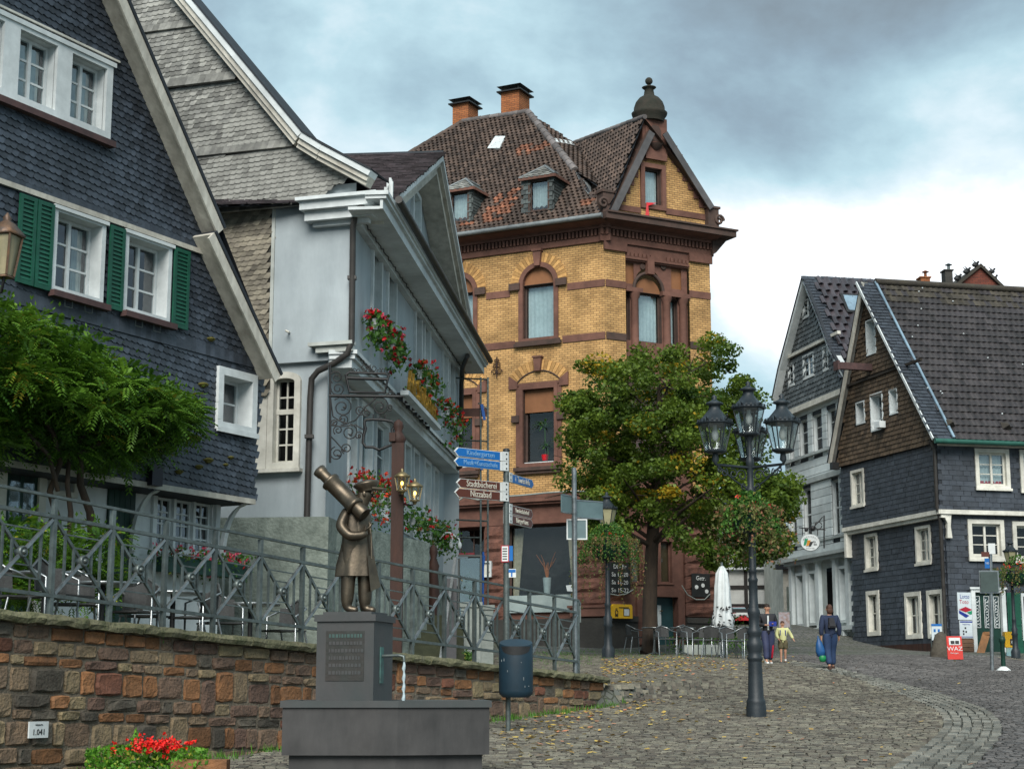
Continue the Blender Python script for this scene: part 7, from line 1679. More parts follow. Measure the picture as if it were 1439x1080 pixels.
for r in wm: window(RF, Rh, r, 2, 3, .12, .13, .06, y=.2, fm=M_cream, fw=.06, sill=.05, split=2, gm=M_glassd)
for r in wg: window(RF, Rh, r, 2, 2, .12, .10, .05, y=.2, fm=M_white, gm=M_glassd)
b = MB(RF.M); b.box(.0, uFr, -.04, .199, zJ1 - .13, zJ1); b.build('jetty_board', M_cream, Rh)
b = MB(RF.M); b.box(.0, uFr, -.03, -.001, zfr, zfr + .18); b.box(0, uFr, -.40, .0, zfr + .181, zfr + .22); b.build('frieze', M_cream, Rh)
b = MB(RF.M); q = f_(1334, 740); b.prism([(q[0] - .16, zJ1 - .14), (q[0] + .10, zJ1 - .14), (q[0] + .06, zJ1 - .5), (q[0] + .10, zJ1 - .85), (q[0] - .06, zJ1 - .85), (q[0] - .04, zJ1 - .4)], .02, .19); b.build('bracket', M_cream, Rh)
b = MB(RG.M); b.box(uRl + .05, uRl + .2, .0, lo_s - .01, zJ1 - 1.0, zJ1 - .15); b.build('bracket', M_cream, Rh)
# door with carved grilles, shutter
b = MB(RF.M); b.box(dr[0], dr[1], .26, .30, dr[2], dr[3]); d_ = b.build('door', M_dgreen, Rh); wd = dr[1] - dr[0]; hh = dr[3] - dr[2]
for k in range(3):
 x0 = dr[0] + wd * (.04 + .36 * k); b = MB(RF.M); b.box(x0, x0 + wd * .17, .245, .259, dr[2] + hh * .5, dr[3] - hh * .06); b.build('door_light', M_glassd, d_)
 b = MB(RF.M)
 for j in range(9):
  zz_ = dr[2] + hh * (.52 + .045 * j); r_ = wd * .055; b.tube([(x0 + wd * .085 + r_ * math.cos(t * .7 + j), .235, zz_ + r_ * math.sin(t * .7 + j)) for t in range(8)], .012, 4)
 boards(b, x0, x0 + wd * .17, dr[2] + hh * .5, dr[3] - hh * .06, .018, .236, .244); b.build('door_grille', M_white, d_, kind='stuff')
b = MB(RF.M); boards(b, dr[0], dr[1], dr[2], dr[3], .13, .12, .30); b.box(dr[0] - .18, dr[1] + .18, .08, .119, dr[3] + .09, dr[3] + .15); b.build('door_frame', M_white, Rh)
u0 = RF.hit(1416, 880, .2)[0]; u1 = RF.hit(1436, 880, .2)[0]; b = MB(RF.M)
b.box(u0, u1, .15, .19, dr[2], dr[3] - .0); s_ = b.build('shutter', M_green, Rh)
for k in range(2): b = MB(RF.M); b.box(u0 + .05, u1 - .05, .135, .149, dr[2] + .1 + k * hh * .48, dr[2] + hh * .45 + k * hh * .48); b.build('panel', M_green, s_)
# roof
vo_ = .45; A3 = RG.w(apR[0], -.08, apR[1] + .12); E0 = RF.w(0, -vo_, RF.hit(1330, 616, -vo_)[1]); upv = A3 - E0; upv = upv - RF.u * upv.dot(RF.u)
SR = planeM(E0, RF.u, upv); LR_ = upv.length; uo = (SR.inverted() @ A3).x; uo0 = -.30
slp = lambda v: uo0 + (uo - .35 - uo0) * v / LR_
vg = .62
pv = [(slp(0) + vg, 0), (9, 0), (9, LR_), (slp(LR_) + vg, LR_)]
mossy = [[(-5, LR_ * .84), (12, LR_ * .84), (12, LR_ + 1), (-5, LR_ + 1)]]
tile_roof(SR, pv, Rh, .2, .30, M_pant, M_pantm, mossy, (), .012, 'roof_tiles')
vp_ = [(slp(0), 0), (slp(0) + vg, 0), (slp(LR_) + vg, LR_), (slp(LR_), LR_)]
b = MB(SR); b.add([(x, y_, 0) for x, y_ in vp_], [(0, 1, 2, 3)]); b.build('verge_underlay', M_slLb, Rh)
pos = courses(vp_, [], .22, .15, 0, .03); lay(SR, pos, slate_shape(.22, .15, 1), M_slR, 'verge_slates', Rh, 0)
b = MB(SR); b.bar((slp(0) + vg, 0, .06), (slp(LR_) + vg, LR_, .06), .07, .05); b.build('verge_flashing', M_bflash, Rh)
b = MB(SR); b.bar((slp(0) - .04, -.0, -.03), (slp(LR_) - .04, LR_, -.03), .035, .09); b.build('verge_trim', M_white, Rh)
b = MB(SR); b.tube([(slp(LR_) + vg, LR_, .06), (9.3, LR_, .06)], .12, 7); b.build('ridge_tiles', M_pantm, Rh)
b = MB(SR); b.tube([(slp(0), -.08, -.03), (9, -.08, -.03)], .08, 8); b.build('gutter', M_ggut, Rh)
b = MB(SR); rn = random.Random(8)
for _ in range(14): x = rn.uniform(0, 6); y_ = rn.uniform(.3, LR_ - .2); b.box(x, x + .04, y_, y_ + .03, .08, .11)
b.build('bird_droppings', M_white, Rh, kind='stuff')
for (px, py) in ((1334, 597), (1413, 601)): q = onplane(px, py, E0, Vector((SR[0][2], SR[1][2], SR[2][2]))); u, v = loc2(SR, q); b = MB(SR); b.add([(u - .15, v - .1, .05), (u + .15, v - .1, .05), (u + .12, v + .2, .05), (u - .12, v + .2, .05), (u, v - .1, .25)], [(0, 1, 4), (1, 2, 4), (2, 3, 4), (3, 0, 4)]); b.build('roof_vent', M_pantm, Rh)
# left roof side with its soffit
ov_ = .28; L0 = RG.hit(1165, 650, -ov_); L1 = (apR[0], A3.z); b = MB(RG.M); strip(b, RG, L0, L1, .20, -ov_ - .04, -ov_, 0); b.build('barge_board', M_whiteold, Rh)
b = MB(RG.M); strip(b, RG, L0, L1, .06, -ov_, -.09, 0); b.build('soffit', mat('grey_soffit', (.22, .22, .20), (.15, .15, .14), .7, 4), Rh)
b = MB(); q0_, q1_ = RG.w(L0[0] - .06, -ov_ - .06, L0[1]), RG.w(L1[0], -ov_ - .06, L1[1] + .02); b.add([q0_, q1_, q1_ + RF.u * 9, q0_ + RF.u * 9], [(0, 1, 2, 3)]); b.build('left_roof', M_slLb, Rh)
b = MB(RG.M); q = RG.hit(1168, 655, -.3); b.box(q[0] - .0, q[0] + .2, -.35, -.08, q[1] - .12, q[1] + .12); b.build('corner_block', M_blk, Rh)
b = MB(); b.tube([RG.w(-.02, -.22, zG1 - .0), RG.w(-.04, -.07, zG1 - .3), RG.w(-.04, -.07, zJ1 + .1), RG.w(-.2, lo_s - .10, zJ1 - .35), RG.w(-.2, lo_s - .10, zr0 + .1)], .06, 7); b.build('drain_pipe', M_pipe, Rh)
# posters and boards
pst = thing('lottery_poster', RF.w(RF.hit(1347, 860, .2)[0], .19, zr0), 'tall Lotto Toto poster with a red, green and blue diamond by the green door', 'poster')
p0 = RF.hit(1348, 896, .15); p1 = RF.hit(1366.5, 832, .15); pw = p1[0] - p0[0]; ph = p1[1] - p0[1]; Mp_ = RF.M @ T(p0[0], .15, p0[1])
M_pale = mat('pale_poster', (.55, .62, .64), (.5, .56, .6), .5, 5); M_navy = mat('navy_print', (.01, .03, .25), None, .5, 5); M_crim = mat('crimson_print', (.40, .01, .03), None, .5, 5); M_grnp = mat('green_print', (.01, .25, .12), None, .5, 5)
b = MB(Mp_); b.box(0, pw, 0, .03, ph * .40, ph); b.box(pw * .06, pw * .98, .0, .03, 0, ph * .385); b.build('sheet', M_pale, pst)
text('Lotto', .17, M_navy, Mp_ @ T(pw * .47, -.003, ph * .905), pst, sx=.82); text('Toto', .17, M_crim, Mp_ @ T(pw * .42, -.003, ph * .79), pst, sx=.88)
cx, cz, e_ = pw * .5, ph * .56, pw * .44
b = MB(Mp_); b.prism([(cx - e_, cz + e_ * .38), (cx, cz + e_ * .02), (cx + e_, cz + e_ * .38), (cx, cz + e_ * .78)], -.006, -.001); b.build('red_diamond', M_crim, pst)
b = MB(Mp_); b.prism([(cx - e_, cz + e_ * .28), (cx + e_ * .5, cz - e_ * .42), (cx, cz - e_ * .72), (cx - e_, cz - e_ * .12)], -.006, -.001); b.build('blue_band', M_navy, pst)
b = MB(Mp_); b.prism([(cx + e_ * .15, cz + e_ * .02), (cx + e_, cz + e_ * .28), (cx + e_, cz - e_ * .2), (cx + e_ * .6, cz - e_ * .28)], -.006, -.001); b.build('green_band', M_grnp, pst)
b = MB(Mp_); b.box(pw * .1, pw * .94, -.004, -.001, ph * .34, ph * .37); b.box(pw * .15, pw * .9, -.004, -.001, ph * .02, ph * .035); b.build('blue_print', M_navy, pst, kind='stuff')
text('Postservice', .06, M_navy, Mp_ @ T(pw * .5, -.003, ph * .30), pst, sx=.9)
b = MB(Mp_)
for (x, z_) in ((.25, .13), (.42, .12), (.25, .07), (.38, .2)): b.box(pw * x, pw * (x + .1), -.004, -.001, ph * z_, ph * (z_ + .04))
b.build('poster_print', M_blk, pst, kind='stuff')
# ==== pale boarded shop house
Cs = P(1196, 700, 57.0); SG = Fr(Cs.xy, (.22, -.975)); s_h = SG.hit
Sh = thing('shop_house', Vector((Cs.x, Cs.y, H(Cs.x, Cs.y))), 'pale grey boarded shop house with a slate hung gable next to the corner slate house', 'house')
M_gb = mat('pale_grey_boarding', (.60, .66, .66), (.50, .56, .57), .6, 3, .1); M_gb2 = mat('grey_shopfront', (.40, .44, .43), (.31, .35, .34), .6, 4, .1)
zs_b = (s_h(1102, 581)[1] + s_h(1181, 549)[1]) / 2; uSl = s_h(1104, 620)[0]; zs_0 = H(Cs.x, Cs.y) - .3; zs_g = (s_h(1100, 787)[1] + s_h(1190, 773)[1]) / 2
apS = s_h(1131, 397); uSr = 2 * apS[0] - uSl; zeS = s_h(1092, 540)[1]
uSr = max(uSr, .2)
gS = [(uSl - .35, zs_b), (uSl - .2, zs_b + 1.0), apS, (s_h(1165, 488)[0], s_h(1165, 488)[1]), (s_h(1186, 530)[0], s_h(1186, 530)[1]), (uSr + .3, zs_b)]
aw = [wr_(1132.5, 1138.5, 425, 444, SG), wr_(1112, 1118, 514, 540, SG), wr_(1133, 1146, 500, 528, SG), wr_(1161, 1166, 490, 518, SG)]
b = MB(SG.M); b.holed(gS, [hole(r) for r in aw], -.08); b.build('gable_wall', M_slLb, Sh)
M_slS = mat('grey_slate', (.12, .135, .14), (.07, .08, .085), .6, 4, .3, rk=.4)
zls = (s_h(1106, 503)[1] + s_h(1165, 479)[1]) / 2
pos = courses(gS, [ext(r, .05) for r in aw] + [(-99, 99, zls - .1, zls + .12)], .26, .17, 0, .05); lay(SG.surf(-.085), pos, slate_shape(.26, .17, 0), M_slS, 'slate_cladding', Sh, 0, 0, .5, .03)
for i, r in enumerate(aw): window(SG, Sh, r, 2 if i == 2 else 1, 3, .06, .09, .03, y=-.08, fw=.03, bar=.02, split=2 if i == 2 else 1, curt=[(0, 1, 1)] if i == 0 else None)
b = MB(SG.M); b.box(uSl + .05, uSr - .4, -.2, -.081, zls - .06, zls + .05); b.box(uSl - .3, uSr + .3, -.25, .0, zs_b - .22, zs_b - .02); b.build('moulding', M_cream, Sh)
# boarded floors
uw2 = [wr_(a, c, y0, y1, SG) for a, c, y0, y1 in ((1110.5, 1117.5, 598, 646), (1124, 1137, 590, 640), (1143, 1157, 580, 632), (1163, 1177, 572, 624))]
z_a, z_b_ = sum(r[2] for r in uw2) / 4, sum(r[3] for r in uw2) / 4; uw2 = [(r[0], r[1], z_a, z_b_) for r in uw2]
mw2 = [wr_(a, c, y0, y1, SG) for a, c, y0, y1 in ((1111, 1121, 692, 762), (1130, 1142, 684, 760), (1170, 1181, 674, 752))]
z_a2, z_b2 = sum(r[2] for r in mw2) / 3, sum(r[3] for r in mw2) / 3; mw2 = [(r[0], r[1], z_a2, z_b2) for r in mw2]
sw2 = [wr_(a, c, y0, y1, SG) for a, c, y0, y1 in ((1121, 1129.5, 807, 877), (1138.5, 1146.5, 805, 874), (1181, 1191, 800, 870))]; dz_ = wr_(1161, 1172, 797, 885, SG)
z_a3, z_b3 = sum(r[2] for r in sw2) / 3, sum(r[3] for r in sw2) / 3; sw2 = [(r[0], r[1], z_a3, z_b3) for r in sw2]
b = MB(SG.M); b.holed([(uSl, zs_g), (.3, zs_g), (.3, zs_b), (uSl, zs_b)], [hole(r) for r in uw2 + mw2]); b.build('boarded_wall', M_slLb, Sh)
z = zs_g + .02; k = 0
while z < zs_b - .25:
 z1 = z + .285; cuts = sorted([(r[0] - .005, r[1] + .005) for r in uw2 + mw2 if r[2] < z1 and r[3] > z]); x = uSl
 for a, c in cuts + [(.3, .3)]:
  if a > x + .02: b = MB(SG.M); b.box(x, a, -.05, -.002, z, z1 - .018, 0, random.uniform(-.2, .2)); b.build('weatherboard', M_gb, Sh)
  x = max(x, c)
 z = z1; k += 1
b = MB(SG.M); b.box(uSl - .05, .3, -.16, -.051, z_a - .14, z_a - .05); b.box(uSl - .05, .3, -.14, -.051, z_b2 + .12, z_b2 + .3); b.box(uSl, .3, -.1, -.051, z_a2 - .12, z_a2 - .04); b.build('string_course', M_gb2, Sh)
for r in uw2: window(SG, Sh, r, 1, 3, .15, 0, .0, fw=.05, bar=.03, gm=M_glassd)
for r in mw2: window(SG, Sh, r, 1, 2, .15, 0, .0, fw=.05, bar=.05, gm=M_glassd)
b = MB(SG.M); b.holed([(uSl + .1, zs_0), (.3, zs_0), (.3, zs_g), (uSl + .1, zs_g)], [hole(r) for r in sw2 + [(dz_[0], dz_[1], zs_0 + .1, dz_[3])]], .05); b.build('shopfront', M_gb2, Sh)
for r in sw2: window(SG, Sh, r, 1, 1, .15, .10, .08, y=.05, fm=M_gb, gm=M_glassd, fw=.03)
b = MB(SG.M); b.box(dz_[0], dz_[1], .5, .54, zs_0 + .1, dz_[3] - .5); b.build('door', M_wood, Sh); b = MB(SG.M); b.box(dz_[0], dz_[1], .3, .34, dz_[3] - .45, dz_[3]); b.build('fanlight', M_glassd, Sh)
b = MB(SG.M)
for px in (1114, 1134, 1152, 1176, 1194): u = s_h(px, 840)[0]; b.box(u - .13, u + .13, -.09, .049, zs_0 + .5, zs_g - .3); b.box(u - .17, u + .17, -.13, .049, zs_g - .299, zs_g - .18)
b.build('pilasters', M_gb, Sh, kind='stuff')
b = MB(SG.M); b.box(uSl - .1, .3, -.35, .049, zs_g - .12, zs_g + .0); b.box(uSl - .0, .3, -.22, .049, zs_g - .25, zs_g - .121); b.build('shop_cornice', M_gb2, Sh)
b = MB(SG.M); b.box(uSl + .05, .3, -.16, .049, z_a3 - .35, z_a3 - .2)
for k in range(7): u = uSl + .3 + k * .75; b.box(u, u + .2, -.15, .049, z_a3 - .6, z_a3 - .351)
b.build('shop_sill', M_gb, Sh, kind='stuff')
b = MB(SG.M); b.box(uSl + .1, .3, .0, .049, zs_0 - .3, z_a3 - .601); b.build('plinth', M_pl, Sh)
# verge and roof of the shop house
vS = .35; q0, q1, q2 = SG.hit(1086, 562, -vS), SG.hit(1095, 518, -vS), SG.hit(1129, 389, -vS); q3, q4, q5 = SG.hit(1151, 445, -vS), SG.hit(1168, 492, -vS), SG.hit(1190, 532, -vS)
for p, q in ((q0, q1), (q1, q2), (q2, q3), (q3, q4), (q4, q5)):
 b = MB(SG.M); strip(b, SG, p, q, .13, -vS - .03, -.08, 0); b.build('verge_board', M_white, Sh)
 b = MB(SG.M); d = (Vector(q) - Vector(p)).normalized(); n = Vector((-d.y, d.x)) * .05; strip(b, SG, (p[0] + n.x, p[1] + n.y), (q[0] + n.x, q[1] + n.y), .048, -vS - .06, -vS + .05, 0); b.build('roof_edge', M_slLb, Sh)
r0_ = SG.w(q2[0], -vS, q2[1] + .06); r1_ = SG.w(q4[0], -vS, q4[1] + .06); upS = r0_ - r1_; SS_ = planeM(r1_, -SG.n * -1, upS)
SS_ = planeM(r1_, SG.n, upS); LS = (SS_.inverted() @ r0_).y;
tile_roof(SS_, [(.45, -1.6), (8, -1.6), (8, LS - .25), (.45, LS - .25)], Sh, .34, .36, mat('glazed_pantile', (.06, .05, .055), (.04, .034, .04), .3, 3, .1, rk=.3, spec=.6), None, (), (), .05, 'roof_tiles')
pos = courses([(0, -1.6), (.42, -1.6), (.42, LS), (0, LS)], [], .26, .16); lay(SS_, pos, slate_shape(.26, .16, 1), M_slR, 'verge_slates', Sh, 0)
pos = courses([(.8, LS - .25), (8, LS - .25), (8, LS), (.8, LS)], [], .26, .13); lay(SS_, pos, slate_shape(.26, .13, 1), M_slR, 'ridge_slates', Sh, 0)
b = MB(SS_); b.add([(-.0, -1.6, -.02), (8, -1.6, -.02), (8, LS, -.02), (-.0, LS, -.02)], [(0, 1, 2, 3)]); b.build('roof_underlay', M_slLb, Sh)
q = onplane(1205, 428, r1_, Vector((SS_[0][2], SS_[1][2], SS_[2][2]))); u, v = loc2(SS_, q); b = MB(SS_); b.box(u - .6, u + .5, v - .55, v + .45, .02, .12); b.build('roof_window_frame', M_blk, Sh); b = MB(SS_); b.box(u - .5, u + .4, v - .45, v + .35, .121, .13); b.build('roof_window', M_bflash, Sh)
b = MB(SG.M); b.add([(q2[0], -vS, q2[1]), (q0[0], -vS, q0[1]), (q0[0], 8, q0[1]), (q2[0], 8, q2[1])], [(0, 1, 2, 3)]); b.box(uSl, uSl + .02, .01, 7, zs_0, zs_b); b.build('left_roof', M_slLb, Sh)
# oval bakery sign on a bracket
os_ = thing('oval_bakery_sign', P(1139, 765, 56.2), 'white oval bakery sign with a green, orange and black emblem on an iron bracket', 'sign')
d_o = 56.4; q = P(1138.5, 762, d_o); Mo = T(*q)
b = MB(Mo @ RX(R(90))); b.lathe([(.31, -.02), (.33, 0), (.31, .02)], 24, 0, S3(1, .86, 1)); b.build('disc', M_white, os_)
for i, (m_, x) in enumerate(((M_grnp, -.20), (mat('orange_print', (.65, .25, .01), None, .5, 5), -.11), (M_blk, -.03))): b = MB(Mo); b.prism([(x - .03, -.10 - .02 * i), (x + .05, -.08 - .02 * i), (x + .13, .13 - .05 * i), (x + .02, .13 - .05 * i)], -.035, -.022); b.build('emblem_stripe', m_, os_)
text('die', .09, M_blk, Mo @ T(.13, -.03, .03), os_); text('Bäk', .10, M_blk, Mo @ T(.17, -.03, -.06), os_, sx=.8)
for i, ch in enumerate('BÄCKEREI'): a = R(150 - i * 17); text(ch, .06, M_blk, Mo @ T(.25 * math.cos(a), -.03, .20 * math.sin(a)), os_)
text('Brot und mehr', .045, M_blk, Mo @ T(0, -.03, -.19), os_)
b = MB(); b.tube([P(1123, 741, d_o), P(1160, 744, d_o)], .02, 5); b.tube([P(1158, 724, d_o), P(1158, 770, d_o)], .025, 5); b.tube([P(1142, 742, d_o), P(1156, 726, d_o)], .018, 5); b.tube([P(1150 + 5 * math.cos(t * .5), 738 + 5 * math.sin(t * .5), d_o) for t in range(13)], .014, 4); b.ball(P(1133, 744, d_o), .07); b.ball(P(1142, 742, d_o), .09)
b.tube([P(1128, 742, d_o), P(1128, 752, d_o)], .014, 4); b.tube([P(1149, 743, d_o), P(1149, 752, d_o)], .014, 4); b.build('bracket', M_blk, os_, kind='stuff')
# ==== half timbered house and neighbours behind
Hh = thing('half_timbered_house', P(1055, 900, 73), 'white and black half timbered house behind the parked red car', 'house')
HF = Fr(P(1000, 850, 73).xy, (.995, -.10)); hz = lambda px, py: HF.hit(px, py)
M_pan = mat('timber_frame_panel', (.55, .56, .54), (.48, .49, .47), .9, 4); M_tim = mat('black_timber', (.018, .017, .017), (.03, .025, .022), .8, 5)
u0, u1 = hz(955, 850)[0], hz(1108, 850)[0]; zb_ = 2.2; zt_ = hz(1050, 715)[1]
b = MB(HF.M); b.box(u0, u1, 0, 6, zb_, zt_); b.build('wall', M_pan, Hh)
for (y0, y1) in ((792, 797), (822, 827), (848, 853), (762, 766), (737, 741)): b = MB(HF.M); z0, z1 = hz(1050, y1)[1], hz(1050, y0)[1]; b.box(u0, u1, -.05, -.001, z0, z1); b.build('rail_timber', M_tim, Hh)
for (x0, x1, ya, yb_) in ((1021, 1024, 740, 880), (1045, 1050, 740, 880), (1078, 1083, 740, 880), (1095, 1098, 797, 848), (1063, 1066, 740, 792), (1000, 1003, 740, 848), (1103, 1107, 740, 880)):
 b = MB(HF.M); b.box(hz(x0, 800)[0], hz(x1, 800)[0], -.07, -.051, hz(1050, yb_)[1], hz(1050, ya)[1]); b.build('post_timber', M_tim, Hh)
b = MB(HF.M); b.box(u0, u1, -.25, -.08, hz(1050, 800)[1], hz(1050, 797)[1]); b.build('jetty_moulding', M_white, Hh)
b = MB(HF.M); b.box(hz(1083, 850)[0], hz(1104, 850)[0], -.06, -.002, zb_, hz(1090, 829)[1]); b.build('teal_panel', M_teal, Hh)
window(HF, Hh, wr_(1086, 1102, 837, 856, HF), 2, 2, .04, .06, .03, y=-.09, fw=.05, gm=M_glassd, back=.06); window(HF, Hh, wr_(1004, 1013, 818, 829, HF), 2, 2, .04, .06, .03, y=-.08, fw=.05, gm=M_glassd, back=.06)
b = MB(HF.M); b.add([(u0, -.3, zt_), (u1, -.3, zt_), (u1 - 1, 3, zt_ + 1.0), (u0 + 1, 3, zt_ + 1.0), (u0, 6.3, zt_), (u1, 6.3, zt_)], [(0, 1, 2, 3), (3, 2, 5, 4), (0, 3, 4), (1, 5, 2)]); b.build('roof', M_slLb, Hh)
Yh = thing('cream_house', P(1106, 890, 67), 'narrow cream rendered house squeezed beside the pale shop house', 'house')
YF = Fr(P(1100, 850, 67).xy, (1, 0)); a = YF.hit(1100, 800)[0]; c = YF.hit(1118, 800)[0]
b = MB(YF.M); b.box(a, c, 0, 5, 2, YF.hit(1105, 738)[1]); b.build('wall', M_cream, Yh); b = MB(YF.M); b.box(a - .3, c, -.3, -.001, YF.hit(1105, 800)[1], YF.hit(1105, 793)[1]); b.build('canopy', M_slLb, Yh); b = MB(YF.M); b.box(a + .12, c, -.04, -.001, 2, YF.hit(1105, 824)[1]); b.build('shop_window', M_glassd, Yh)
b = MB(YF.M); b.add([(a, -.1, YF.hit(1105, 738)[1]), (c, -.1, YF.hit(1105, 738)[1]), (c, 3, YF.hit(1105, 728)[1]), (a, 3, YF.hit(1105, 728)[1])], [(0, 1, 2, 3)]); b.build('roof', M_slLb, Yh)
# brick gable and chimneys beyond the slate roof
Bg = thing('far_brick_gable_house', P(1375, 400, 75), 'far red brick gable with pigeons along its ridge above the big dark roof', 'house'); KF = Fr(P(1345, 400, 75).xy, (1, .1)); k = KF.hit
M_rb = brick_mat('dark_red_brick', (.16, .045, .03), (.10, .03, .022), (.06, .04, .03), .25, .08, .3)
p = [k(1346, 400), k(1405, 402), k(1377, 374)]; b = MB(KF.M); b.prism([(p[0][0], p[0][1] - 3), (p[1][0], p[1][1] - 3), p[1], p[2], p[0]], 0, 6); b.build('gable_wall', M_rb, Bg)
b = MB(KF.M); strip(b, KF, (p[0][0] - .2, p[0][1] - .05), (p[2][0], p[2][1] + .1), .12, -.15, 6.1, 0); strip(b, KF, (p[2][0], p[2][1] + .1), (p[1][0] + .2, p[1][1] - .05), .12, -.15, 6.1, 0); b.build('roof', M_pantm, Bg)
for i in range(11):
 t = i / 10; px, py = ((1345 + 34 * t * 1.25, 398 - 26 * t * 1.22) if i < 8 else (1380 + (i - 7) * 7, 374 + (i - 7) * 7)); u, z = k(px, py); b = MB(KF.M @ T(u, .0 + .3 * (i % 3), z + .22)); b.ball((0, 0, 0), .15, .09, .10); b.ball((.13, 0, .12), .055); b.add([(-.12, -.04, 0), (-.36, 0, -.06), (-.12, .04, 0)], [(0, 1, 2)]); b.add([(-.02, 0, .05), (-.1, .2, .2 + .1 * (i % 2)), (.1, 0, .06)], [(0, 1, 2)]); b.tube([(0, 0, -.1), (0, 0, -.22)], .02, 4)
 pg = b.build('pigeon', M_blk, None, KF.w(u, 0, z)); tag(pg, ['lowest dark pigeon at the left end of the far brick gable', 'second dark pigeon up the left verge of the far brick gable', 'third dark pigeon up the left verge of the far brick gable', 'fourth dark pigeon up the left verge of the far brick gable', 'fifth dark pigeon up the left verge of the far brick gable', 'sixth dark pigeon up the left verge of the far brick gable', 'dark pigeon just left of the tip of the far brick gable', 'topmost dark pigeon at the tip of the far brick gable', 'first dark pigeon down the right verge of the far brick gable', 'second dark pigeon down the right verge of the far brick gable', 'lowest dark pigeon on the right verge of the far brick gable'][i], 'pigeon', 'pigeons on the far brick gable')
for (x0, x1, y0, lab, m_, nm) in ((1328, 1344, 380, 'far chimney with a metal cowl left of the pigeon gable', M_pl, 'far_chimney'), (1294, 1312, 390, 'low far chimney above the dark ridge', M_cb, 'low_far_chimney')):
 u0, z1 = k(x0, y0); u1, z0 = k(x1, 402); ct = thing(nm, KF.w(u0, 0, z0), lab, 'chimney'); b = MB(KF.M); b.box(u0, u1 - .15, 0, .5, z0 - 1, z1); b.box(u0 - .05, u1 - .1, -.05, .55, z1, z1 + .06); b.build('stack', m_, ct)
 b = MB(KF.M @ T((u0 + u1) / 2, .2, 0)); b.lathe([(.07, z1 + .06), (.07, z1 + .3)], 8); b.lathe([(.18, z1 + .31), (.02, z1 + .40)], 8); b.build('cowl', M_steel if x0 > 1300 else M_cb, ct)
# ==== street lamps
def hexlantern(c, s, root, lit=False, nm=None, seg=6, gm=None):
 """hanging head of a street lamp: parts under the lamp"""
 Ml = T(*c) @ S3(s * 1.1, s * 1.1, s)
 b = MB(Ml)
 for k in range(seg): t = k * 2 * math.pi / seg; b.bar((.15 * math.cos(t), .15 * math.sin(t), 0), (.245 * math.cos(t), .245 * math.sin(t), .43), .016)
 b.lathe([(.12, -.05), (.17, -.02), (.165, .01)], seg); b.lathe([(.25, .425), (.285, .44), (.28, .47), (.24, .48), (.15, .60), (.09, .68), (.085, .75), (.14, .77), (.12, .80), (.05, .83), (.03, .86), (.045, .89), (.01, .93)], seg)
 for k in range(seg): t = k * 2 * math.pi / seg; b.add([(.27 * math.cos(t - .1), .27 * math.sin(t - .1), .45), (.27 * math.cos(t + .1), .27 * math.sin(t + .1), .45), (.33 * math.cos(t), .33 * math.sin(t), .53)], [(0, 1, 2)])
 for k in range(24): t = k * 2 * math.pi / 24; b.box(-.018, .018, -.006, .006, .47, .505, M=T(.262 * math.cos(t), .262 * math.sin(t), 0) @ RZ(t + math.pi / 2))
 o = b.build('lantern', M_lamp, root)
 b = MB(Ml)
 for k in range(seg):
  t = k * 2 * math.pi / seg; t2 = (k + 1) * 2 * math.pi / seg
  b.quad((.148 * math.cos(t), .148 * math.sin(t), .01), (.148 * math.cos(t2), .148 * math.sin(t2), .01), (.242 * math.cos(t2), .242 * math.sin(t2), .425), (.242 * math.cos(t), .242 * math.sin(t), .425))
 b.build('pane', gm or M_glassl, o)
 b = MB(Ml); b.lathe([(.03, .43), (.03, .36), (.055, .28), (.05, .2), (.02, .16)], 8); b.build('bulb', M_pot, o); return o
pL = base(1061, 23.75); pz = pL.z
zz = lambda py: P(1061, py, 23.75).z
lamp = thing('street_lamp', pL, 'tall grey cast iron street lamp with four lanterns and a flower basket', 'street lamp', 'cast iron street lamps')
px_ = lambda r: r / 99.6
b = MB(T(pL.x, pL.y, 0))
b.lathe([(px_(14), pz - .02), (px_(14), zz(992)), (px_(13), zz(988)), (px_(13.5), zz(985)), (px_(12.5), zz(983)), (px_(11), zz(980)), (px_(9.5), zz(930)), (px_(9.5), zz(928)), (px_(11), zz(926)), (px_(11), zz(923)), (px_(9), zz(920)), (px_(9.5), zz(915)), (px_(11.5), zz(908)), (px_(11), zz(902)), (px_(8.5), zz(898)), (px_(8.5), zz(893)), (px_(10.5), zz(889)), (px_(10), zz(885)), (px_(7), zz(880)), (px_(7.5), zz(866)), (px_(9), zz(861)), (px_(8.5), zz(857)), (px_(6.5), zz(853)), (px_(6), zz(818)), (px_(7), zz(816)), (px_(7), zz(813)), (px_(5.5), zz(811)), (px_(5.2), zz(804)), (px_(6.5), zz(802)), (px_(5), zz(799)), (px_(4.6), zz(700)), (px_(7), zz(697)), (px_(7.5), zz(691)), (px_(6), zz(687)), (px_(4.5), zz(684)), (px_(4.5), zz(655)), (px_(6), zz(652)), (px_(5.5), zz(646)), (px_(3.5), zz(640)), (px_(4), zz(630)), (px_(3), zz(622)), (px_(6), zz(616)), (px_(8), zz(612))], 16)
b.build('post', M_lamp, lamp)
b = MB(T(pL.x, pL.y, 0)); b.lathe([(px_(15), pz - .03), (px_(17), pz + .004), (px_(14), pz + .008)], 16); b.build('base_plate', M_blk, lamp)
heads = [(-.52, -.26, 0), (.42, -.34, 0), (.10, .58, 0)]; za = zz(657)
